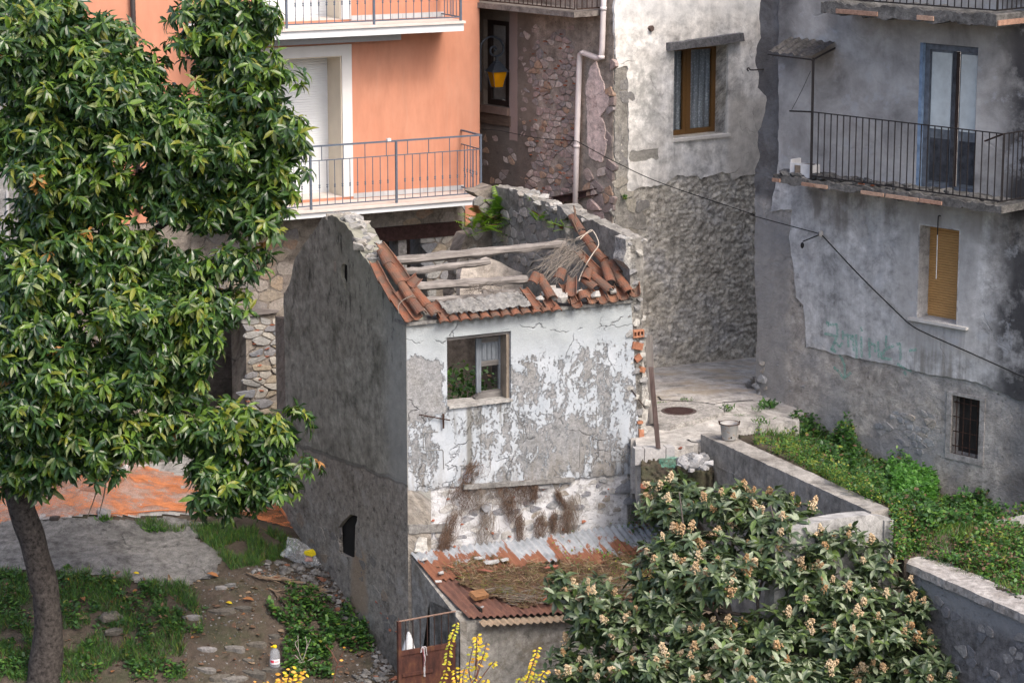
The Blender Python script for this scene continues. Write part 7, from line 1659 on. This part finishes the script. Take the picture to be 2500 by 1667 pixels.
gnp = [tuple(atZ(K1(*p), zk(p[1]) + .02).xy) for p in ((290, 1060), (400, 1035), (500, 1040), (545, 1070), (500, 1150), (420, 1190), (330, 1150))]
gx, gy = atZ(K1(400, 1050), zk(1050)).y, atZ(K1(400, 1190), zk(1190)).y
tag(obj('green_net', sheet_on(gnp, .03, lambda x, y: float(np.interp(y, [gy, gx], [zk(1190), zk(1050)])) + .03 + .07*abs(nz(x*9, y*9)) + .03*nz(x*23, y*23), 0, .03), GNm, smooth=True), 'crumpled green plastic netting between the block kerb and the rubble', 'net')
tag(obj('brick_fragment', stone_set(brickS)[3], None, None, Matrix.Translation(atZ(K1(155, 1370), -.42)) @ Matrix.Diagonal((.17, .14, .12, 1))), 'rounded red brick fragment beside the lower right ruin corner', 'brick')
tag(obj('brick_fragment', stone_set(brickS)[1], None, None, Matrix.Translation(atZ(K1(540, 955), .02)) @ Matrix.Diagonal((.09, .06, .05, 1))), 'tiny red brick fragment on the street edge above the rubble', 'brick')
# ---------------------------------------------------------------- overhead cable
cpts = [OF.at(UR, OF.uv(T3(215, 885))[1], .03), BR.hit(T3(320, 892), .15), BR.hit(T3(600, 945), .15), BR.hit(T3(860, 965), .16)]
cpts2 = [BR.hit(T3(860, 965), .16), WF.hit(T3(1130, 1110), .15), WF.hit(T3(1460, 1260), .25), WF.hit(T3(2080, 1470), .4), GR.hit(M4(760, 285), .10), ins]
cpts3 = [ins, GR.hit(M4(1350, 620), .10), GR.hit(M4(1600, 865), .13)]
cpts4 = [GR.hit(M4(1600, 865), .13), GR.hit(M4(1680, 915), .10), GR.hit(M4(1950, 1035), .10), GR.hit(M4(2260, 1175), .10)]
cab = thing('power_cable', 'black power cable strung from the orange house across to the grey house', 'cable', ins)
for i, q in enumerate((cpts, cpts2, cpts3, cpts4)): obj('cable_span', tube(bend(q, 6), (.006, .008, .011, .011)[i], 5), MT['cable'], cab)
# ---------------------------------------------------------------- left bank: net, rocks, stones, bottle, bag
n = NB('orange_netting'); v = n.pos; x, y, z = n.sep(v)
wx = n.ma('ABSOLUTE', n.ma('SINE', n.ma('MULTIPLY', n.ma('ADD', x, n.mul(y, .3)), 110.0))); wy = n.ma('ABSOLUTE', n.ma('SINE', n.ma('MULTIPLY', n.ma('SUBTRACT', y, n.mul(x, .3)), 110.0)))
grid = n.ma('MAXIMUM', n.sm(wx, .80, .9), n.sm(wy, .80, .9)); fold = n.ramp(n.noise(n.vm('MULTIPLY', v, (1, 2.4, 1)), 1.6, 5, .7), [(.42, .14), (.66, .78)])
n.out(n.ramp(n.noise(v, 2.5, 3), [(.3, (.62, .21, .08)), (.7, (.76, .27, .10))]), .6, n.bump(n.noise(n.vm('MULTIPLY', n.warp(v, 2, .6), (2, 6, 2)), 1.5, 5, .7), 1.0, .08), .3)
tr = n.nd('ShaderNodeBsdfTransparent')
al = n.ma('ADD', n.mul(grid, .14), fold, clamp=True)
n.put(n.o.inputs[0], n.nd('ShaderNodeMixShader', {0: al, 1: tr.outputs[0], 2: n.bsdf.outputs[0]}).outputs[0]); NETm = n.m
npoly = [tuple(onground(D(*p)).xy) for p in ((-40, 1207), (60, 1198), (120, 1192), (230, 1186), (390, 1176), (470, 1182), (560, 1188), (620, 1202), (668, 1216), (664, 1130), (560, 1112), (450, 1105), (330, 1075), (270, 1060), (150, 1070), (-40, 1085))]
bould = [(205, 1118, .34), (240, 1096, .30), (180, 1090, .38), (272, 1105, .20), (150, 1110, .3), (215, 1080, .3), (60, 1120, .5), (10, 1135, .55), (110, 1130, .35)]
bw_ = [(onground(D(x, y)), s) for x, y, s in bould]
def netz(x, y):
    z = gz(x, y) + .03
    for p, s in bw_:
        d = math.hypot(x-p.x, y-p.y)/(s*.95)
        if d < 1.4: z = max(z, gz(x, y) + s*.62*math.exp(-d*d*1.1) + .03)
    return z + .03*nz(x*6, y*6, 3) + .05*abs(nz(x*1.6 + 2*nz(x, y), y*4, 6))
edge_o = sheet_on(npoly, .045, netz, .0, .05)
tag(obj('safety_net', edge_o, NETm, smooth=True), 'orange plastic safety netting spread over the ground behind the path', 'net')
rocks('boulder_group', 'heap of rocks lying under the orange netting behind the trunk', 'rocks', bould, pal('net_boulder', [(.26, .22, .20), (.32, .28, .26), (.22, .19, .18)], .3), 51, flat=.75)
b = bmesh.new(); tube(bend([onground(D(*p)) + Vector((0, 0, .05)) for p in ((235, 1186), (300, 1183), (390, 1177), (470, 1181), (520, 1178), (555, 1172))], 5), .011, 5, b)
for s_ in range(2): tube(bend([onground(D(x, y)) + Vector((0, 0, h + .04*s_)) for x, y, h in ((600, 1150, .25), (625, 1165, .16), (650, 1185, .06), (668, 1203, .0))], 4), .010, 5, b)
tag(obj('net_edge_strap', b, plain('orange_strap', (.60, .20, .07), .6)), 'bright orange gathered net edge and strap running to the gable foot', 'strap')
tag(obj('rock', stone_set(pal('pale_rock', [(.32, .31, .30)], .3))[6], None, None, Matrix.Translation(onground(D(238, 1186)) + Vector((0, 0, .06))) @ Matrix.Diagonal((.26, .2, .19, 1))), 'pale round rock weighing down the edge of the orange netting', 'rock')
tag(obj('rock', stone_set(pal('dark_rock', [(.07, .06, .055)], .3))[2], None, None, Matrix.Translation(onground(D(125, 1194)) + Vector((0, 0, .03))) @ Matrix.Diagonal((.22, .14, .11, 1))), 'small dark rock on the net edge near the trunk', 'rock')
tag(obj('rock', stone_set(pal('white_rock', [(.55, .52, .50)], .2))[1], None, None, Matrix.Translation(onground(D(285, 1093)) + Vector((0, 0, .1))) @ Matrix.Diagonal((.25, .22, .24, 1))), 'whitish round rock at the right end of the netted rock heap', 'rock')
wm = []; r = random.Random(4)
p0 = onground(D(240, 1196))
for _ in range(60): wm.append(leaf_m(p0 + Vector((r.gauss(0, .07), r.gauss(0, .04)-.06, .03)), Vector((r.gauss(0, .6), r.gauss(0, .6), .9)), rdir(r), r.uniform(.06, .13)))
tag(merge('weed', leaf_tpl(.7), LF, wm, [r.choice((1, 1, 2)) for _ in wm], GM), 'green weed growing in front of the pale round rock', 'weed')
for i, (x, y, s, lb) in enumerate(((350, 1225, .9, 'leafy weed at the right end of the concrete path'), (375, 1222, .6, 'smaller weed just right of the path end weed'), (155, 1308, .6, 'lone weed sprouting from the concrete path near the trunk'))):
    p0 = onground(D(x, y)); wm = []
    for _ in range(70): wm.append(leaf_m(p0 + Vector((r.gauss(0, .06*s), r.gauss(0, .04*s), .1*s*r.random())), Vector((r.gauss(0, .7), r.gauss(0, .7), .8)), rdir(r), s*r.uniform(.06, .12)))
    tag(merge('weed', leaf_tpl(.9), LF, wm, [r.choice((1, 1, 2, 0)) for _ in wm], GM), lb, 'weed')
# flat stones set into the bank as steps
FSm = pal('flat_step_stones', [(.13, .118, .10), (.165, .15, .13), (.105, .098, .085), (.18, .17, .155)], .5)
PSm = pal('pale_step_stones', [(.22, .215, .21), (.17, .17, .168), (.26, .25, .24)], .5)
r = random.Random(61)
for lb, pts in (('upper row of flat stones set in the bare earth of the bank', ((445, 1418, .26, 1), (512, 1405, .42, 0), (560, 1398, .30, 0), (422, 1419, .07, 1))),
                ('middle row of flat stones above the plastic bottle', ((478, 1492, .28, 1), (538, 1490, .34, 0), (588, 1480, .30, 0), (630, 1462, .2, 0), (570, 1518, .2, 0))),
                ('lowest row of broad flat stones around the plastic bottle', ((475, 1540, .30, 0), (505, 1556, .32, 0), (540, 1560, .34, 0), (585, 1546, .42, 0), (628, 1540, .34, 0), (495, 1575, .4, 0))),
                ('two thin pale stones lying on bare soil above the step rows', ((508, 1351, .22, 1), (530, 1345, .18, 1)))):
    t = thing('stone_step', lb, 'stone step', onground(D(pts[0][0], pts[0][1])))
    for x, y, s, k in pts:
        p = onground(D(x, y)); a = r.uniform(-.3, .3)
        pl_ = [(math.cos(q)*s*.55*r.uniform(.8, 1.15), math.sin(q)*s*.22*r.uniform(.6, 1.3)) for q in np.linspace(0, 6.28, 9)[:-1]]
        pl_ = [(x_*math.cos(a)-y_*math.sin(a), x_*math.sin(a)+y_*math.cos(a)) for x_, y_ in pl_]
        P_ = Plane(p, (1, r.uniform(-.06, .06), r.uniform(-.05, .05)), (0, 1, .12)); P_.n = P_.d.cross(P_.e).normalized()
        b = prism(P_, rough(pl_, .012, .05, x), (), -.06, .035)
        bmesh.ops.remove_doubles(b, verts=b.verts, dist=.0005)
        obj('stone', b, FSm if not k else PSm, t)
bo = onground(D(632, 1533)) + Vector((0, 0, .02))
bot = thing('water_bottle', 'large clear plastic water bottle with yellow cap on the flat stones', 'bottle', bo)
n = NB('clear_plastic'); n.out((.80, .85, .92), .12, None, .5, Transmission_Weight=.6, IOR=1.1, Alpha=.42); BP = n.m
BT = Matrix.Translation(bo)
obj('body', lathe([(.075, 0), (.082, .01), (.082, .06), (.078, .07), (.082, .08), (.082, .12), (.080, .22), (.074, .25), (.045, .295), (.028, .31), (.026, .325)], 16, None, BT), BP, bot, smooth=True)
obj('cap', lathe([(.032, .318), (.034, .322), (.034, .352), (.026, .358), (.006, .359)], 14, None, BT), plain('yellow_cap', (.75, .52, .01), .4, var=.03), bot, smooth=True)
obj('handle', tube(bend([BT @ Vector((-.03, 0, .335)), BT @ Vector((-.05, 0, .335)), BT @ Vector((-.058, 0, .33))], 3), .010, 6), bpy.data.materials['yellow_cap'], bot)
LBm = plain('white_label', (.72, .70, .72), .5, var=.03); RDm = plain('red_label_print', (.62, .03, .07), .5, var=.08)
def wrap(z0, z1, a0, a1, rad, mat, name):
    b = bmesh.new(); k = 12; L_ = [[b.verts.new(BT @ Vector((rad*math.sin(a), -rad*math.cos(a), z))) for z in (z0, z1)] for a in np.linspace(a0, a1, k)]
    for A, B in zip(L_, L_[1:]): b.faces.new((A[0], B[0], B[1], A[1]))
    obj(name, b, mat, bot, smooth=True)
wrap(.065, .145, -1.25, 1.25, .0835, LBm, 'label'); wrap(.088, .128, -.95, -.1, .0842, RDm, 'label_print'); wrap(.10, .112, .0, .8, .0842, RDm, 'label_print')
# transparent bag with yellow thing inside by the gable
pb = onground(D(698, 1300)); bag = thing('plastic_bag', 'crumpled clear plastic bag with something yellow inside by the gable', 'bag', pb)
n = NB('bag_film'); n.out((.80, .83, .86), .14, n.bump(n.noise(n.pos, 9, 5, .7), .9, .05), .6); tr = n.nd('ShaderNodeBsdfTransparent', {0: (.85, .88, .92, 1)})
fc = n.nd('ShaderNodeFresnel', {0: 1.35}).outputs[0]
n.put(n.o.inputs[0], n.nd('ShaderNodeMixShader', {0: n.ma('ADD', .22, n.ma('ADD', n.mul(fc, .45), n.ramp(n.noise(n.pos, 7, 5, .75), [(.5, 0), (.66, .35)])), clamp=True), 1: tr.outputs[0], 2: n.bsdf.outputs[0]}).outputs[0]); BGm = n.m
BGP = Plane((0, pb.y + .03, 0), (1, 0, 0)); bq_ = [BGP.uv(B1(*p)) for p in ((1735, 770), (1775, 725), (1785, 660), (1815, 665), (1850, 672), (1930, 730), (1965, 785), (1997, 832), (1950, 842), (1905, 852), (1860, 835), (1800, 800))]
cx_, cy_ = BGP.uv(B1(1880, 770))
def puff(u, v):
    d = min(abs((b_[0]-a_[0])*(a_[1]-v) - (a_[0]-u)*(b_[1]-a_[1]))/max(1e-6, math.dist(a_, b_)) for a_, b_ in zip(bq_, bq_[1:]+bq_[:1]))
    return .42*math.sqrt(max(0, d)*.35) + .035*abs(nz(u*11 + v*5, v*9)) + .02*nz(u*23, v*23)
b = cut_grid(BGP, bq_, .014, puff, .0)
obj('bag', b, BGm, bag, smooth=True)
obj('content', stone_set(pal('yellow_content', [(.62, .50, .02)], .1))[3], None, bag, Matrix.Translation(atY(B1(1920, 755), pb.y + .02) + Vector((0, -.03, 0))) @ Matrix.Diagonal((.22, .16, .13, 1)))
obj('content', stone_set(pal('pink_content', [(.42, .25, .22)], .1))[5], None, bag, Matrix.Translation(atY(B1(1915, 795), pb.y) + Vector((0, -.03, 0))) @ Matrix.Diagonal((.16, .12, .09, 1)))
obj('content', stone_set(pal('dark_content', [(.05, .05, .055)], .1))[5], None, bag, Matrix.Translation(atY(B1(1890, 820), pb.y)) @ Matrix.Diagonal((.16, .10, .07, 1)))
# loose stones along the foot of the gable
r = random.Random(71); mm = []; S0 = stone_set(RUm)[0]
tv = [tuple(v_.co) for v_ in S0.vertices]; tf = [tuple(p.vertices) for p in S0.polygons]
gp_ = [tuple(onground(D(*p)).xy) for p in ((700, 1290), (750, 1290), (830, 1400), (900, 1540), (920, 1600), (760, 1600), (860, 1520), (760, 1380), (680, 1330), (600, 1330), (560, 1310), (640, 1290))]
gall = [tuple(onground(D(*p)).xy) for p in ((420, 1340), (700, 1290), (930, 1568), (420, 1600))]
for poly, dn, s0, s1 in ((gp_, 260, .03, .13), (gall, 110, .012, .04)):
    xs = [p[0] for p in poly]; ys = [p[1] for p in poly]
    for _ in range(int((max(xs)-min(xs))*(max(ys)-min(ys))*dn)):
        x, y = r.uniform(min(xs), max(xs)), r.uniform(min(ys), max(ys))
        if not inpoly(x, y, poly): continue
        s = s0 + (s1-s0)*r.random()**2.5
        mm.append(Matrix.Translation((x, y, gz(x, y)+s*.15)) @ Matrix.Rotation(r.random()*6.3, 4, 'Z') @ Matrix.Rotation(r.uniform(-.5, .5), 4, 'X') @ Matrix.Diagonal((s*1.3, s, s*.7, 1)))
STO = [plain('loose_stone_grey', (.17, .165, .155), .9, var=.3, sc=20), plain('loose_stone_dark', (.13, .125, .12), .9, var=.3, sc=20), plain('loose_stone_pale', (.25, .245, .235), .9, var=.2, sc=20), plain('loose_stone_red', (.24, .11, .07), .9, var=.2, sc=20)]
tag(merge('gravel', tv, tf, mm, [r.choices(range(4), (5, 4, 2, .8))[0] for _ in mm], STO, None, 'stuff'), 'loose stones and gravel along the foot of the dark gable')
# dry palm fronds, bare twigs, fallen leaves
PF = plain('dry_palm', (.22, .16, .11), .9, var=.25, sc=25); 
for lb, z0, pts in (('dry palm frond lying across the bank towards the gable', Q1, ((730, 290), (900, 350), (1080, 370), (1220, 410))), ('dry palm frond curving down to the dark ivy', Q1, ((985, 460), (1060, 510), (1120, 580), (1190, 640))), ('short dry palm frond lying right of the curved one', Q1, ((1180, 590), (1330, 560), (1440, 510), (1490, 500)))):
    P = [onground(z0(*p)) + Vector((0, 0, .05)) for p in pts]; q = bend(P, 6); t = thing('palm_frond', lb, 'palm frond', P[0])
    obj('midrib', tube(q, .012, 5, r1=.005), PF, t)
    b = bmesh.new(); r = random.Random(len(lb))
    for i in range(2, len(q)):
        for s in (-1, 1):
            d = ((q[i]-q[i-1]).normalized()*1.2 + Vector((r.gauss(0, .3), s*.6, r.gauss(.15, .2)))).normalized(); L_ = r.uniform(.15, .34); w = Vector((0, 0, 1)).cross(d)*.010
            b.faces.new([b.verts.new(x) for x in (q[i]-w, q[i]+w, q[i]+d*L_*.6+w*.8+Vector((0, 0, .02)), q[i]+d*L_)])
    obj('leaflets', b, PF, t, kind='stuff')
for lb, z0, branches, rad, m in (('pale bare twig bush standing in the ivy right of the bottle', Q1, (((1340, 1300), (1350, 1240), (1310, 1130), (1300, 950)), ((1350, 1240), (1390, 1120), (1440, 990)), ((1350, 1250), (1430, 1220), (1480, 1190)), ((1345, 1250), (1250, 1240), (1190, 1280)), ((1310, 1130), (1270, 1040), (1300, 1000)), ((1390, 1120), (1400, 1040), (1380, 960)), ((1345, 1260), (1270, 1170), (1220, 1180))), .009, plain('pale_twigs', (.34, .30, .27), .9)),):
    base_ = onground(z0(*branches[0][0])); t = thing('bare_bush', lb, 'twig bush', base_)
    for br in branches: obj('twig', tube(bend([atY(z0(*p), base_.y) for p in br], 4), rad, 5, r1=.004), m, t, smooth=True)
for lb, x, y, L_, m in (('large orange dead leaf at the right end of the path', 502, 1328, .20, 'dead_leaf_orange'), ('yellow fallen leaf above the upper stone row', 534, 1390, .13, 'yellow_leaf'), ('curled orange brown leaf right of the yellow fallen one', 584, 1382, .2, 'dead_leaf_orange'), ('orange leaf lying on the path near the trunk', 150, 1331, .13, 'orange_leaf'), ('yellow leaf lying on the path left of the weeds', 320, 1321, .12, 'yellow_leaf'), ('pale leaf on the path beside the yellow one', 262, 1328, .16, 'dead_leaf_tan'), ('broad tan dead leaf on the weeds right of the trunk', 176, 1425, .22, 'dead_leaf_tan'), ('orange dead leaf among the weeds below the path', 305, 1364, .13, 'dead_leaf_orange'), ('folded brown leaf pair right of the upper trunk', 188, 1375, .2, 'dead_leaf_orange')):
    p = onground(D(x, y)) + Vector((0, 0, .03)); r = random.Random(x)
    tag(obj('fallen_leaf', leaf_mesh(leaf_tpl(1.3, 1.6), bpy.data.materials[m], 'fallen_leaf'), None, None, leaf_m(p, Vector((r.gauss(0, 1), r.gauss(0, .7), .35)), Vector((0, -.4, 1)), L_)), lb, 'leaf')
for lb, x, y, s, m in (('tan slab of stone half buried in the weedy bank', 255, 1418, .42, FSm), ('tan flat stone below the weeds of the bank', 258, 1452, .40, FSm), ('pale chunk of concrete lying by the gable foot', 858, 1468, .22, RUm), ('pinkish brick lying by the gable foot', 905, 1560, .2, brickS), ('white lump near the foot of the gable', 868, 1395, .16, RUm)):
    p = onground(D(x, y)); tag(obj('stone', stone_set(m)[x % 8], None, None, Matrix.Translation(p + Vector((0, 0, .02))) @ Matrix.Rotation(x*1.0, 4, 'Z') @ Matrix.Diagonal((s*1.1, s*.7, s*.35, 1))), lb, 'stone')
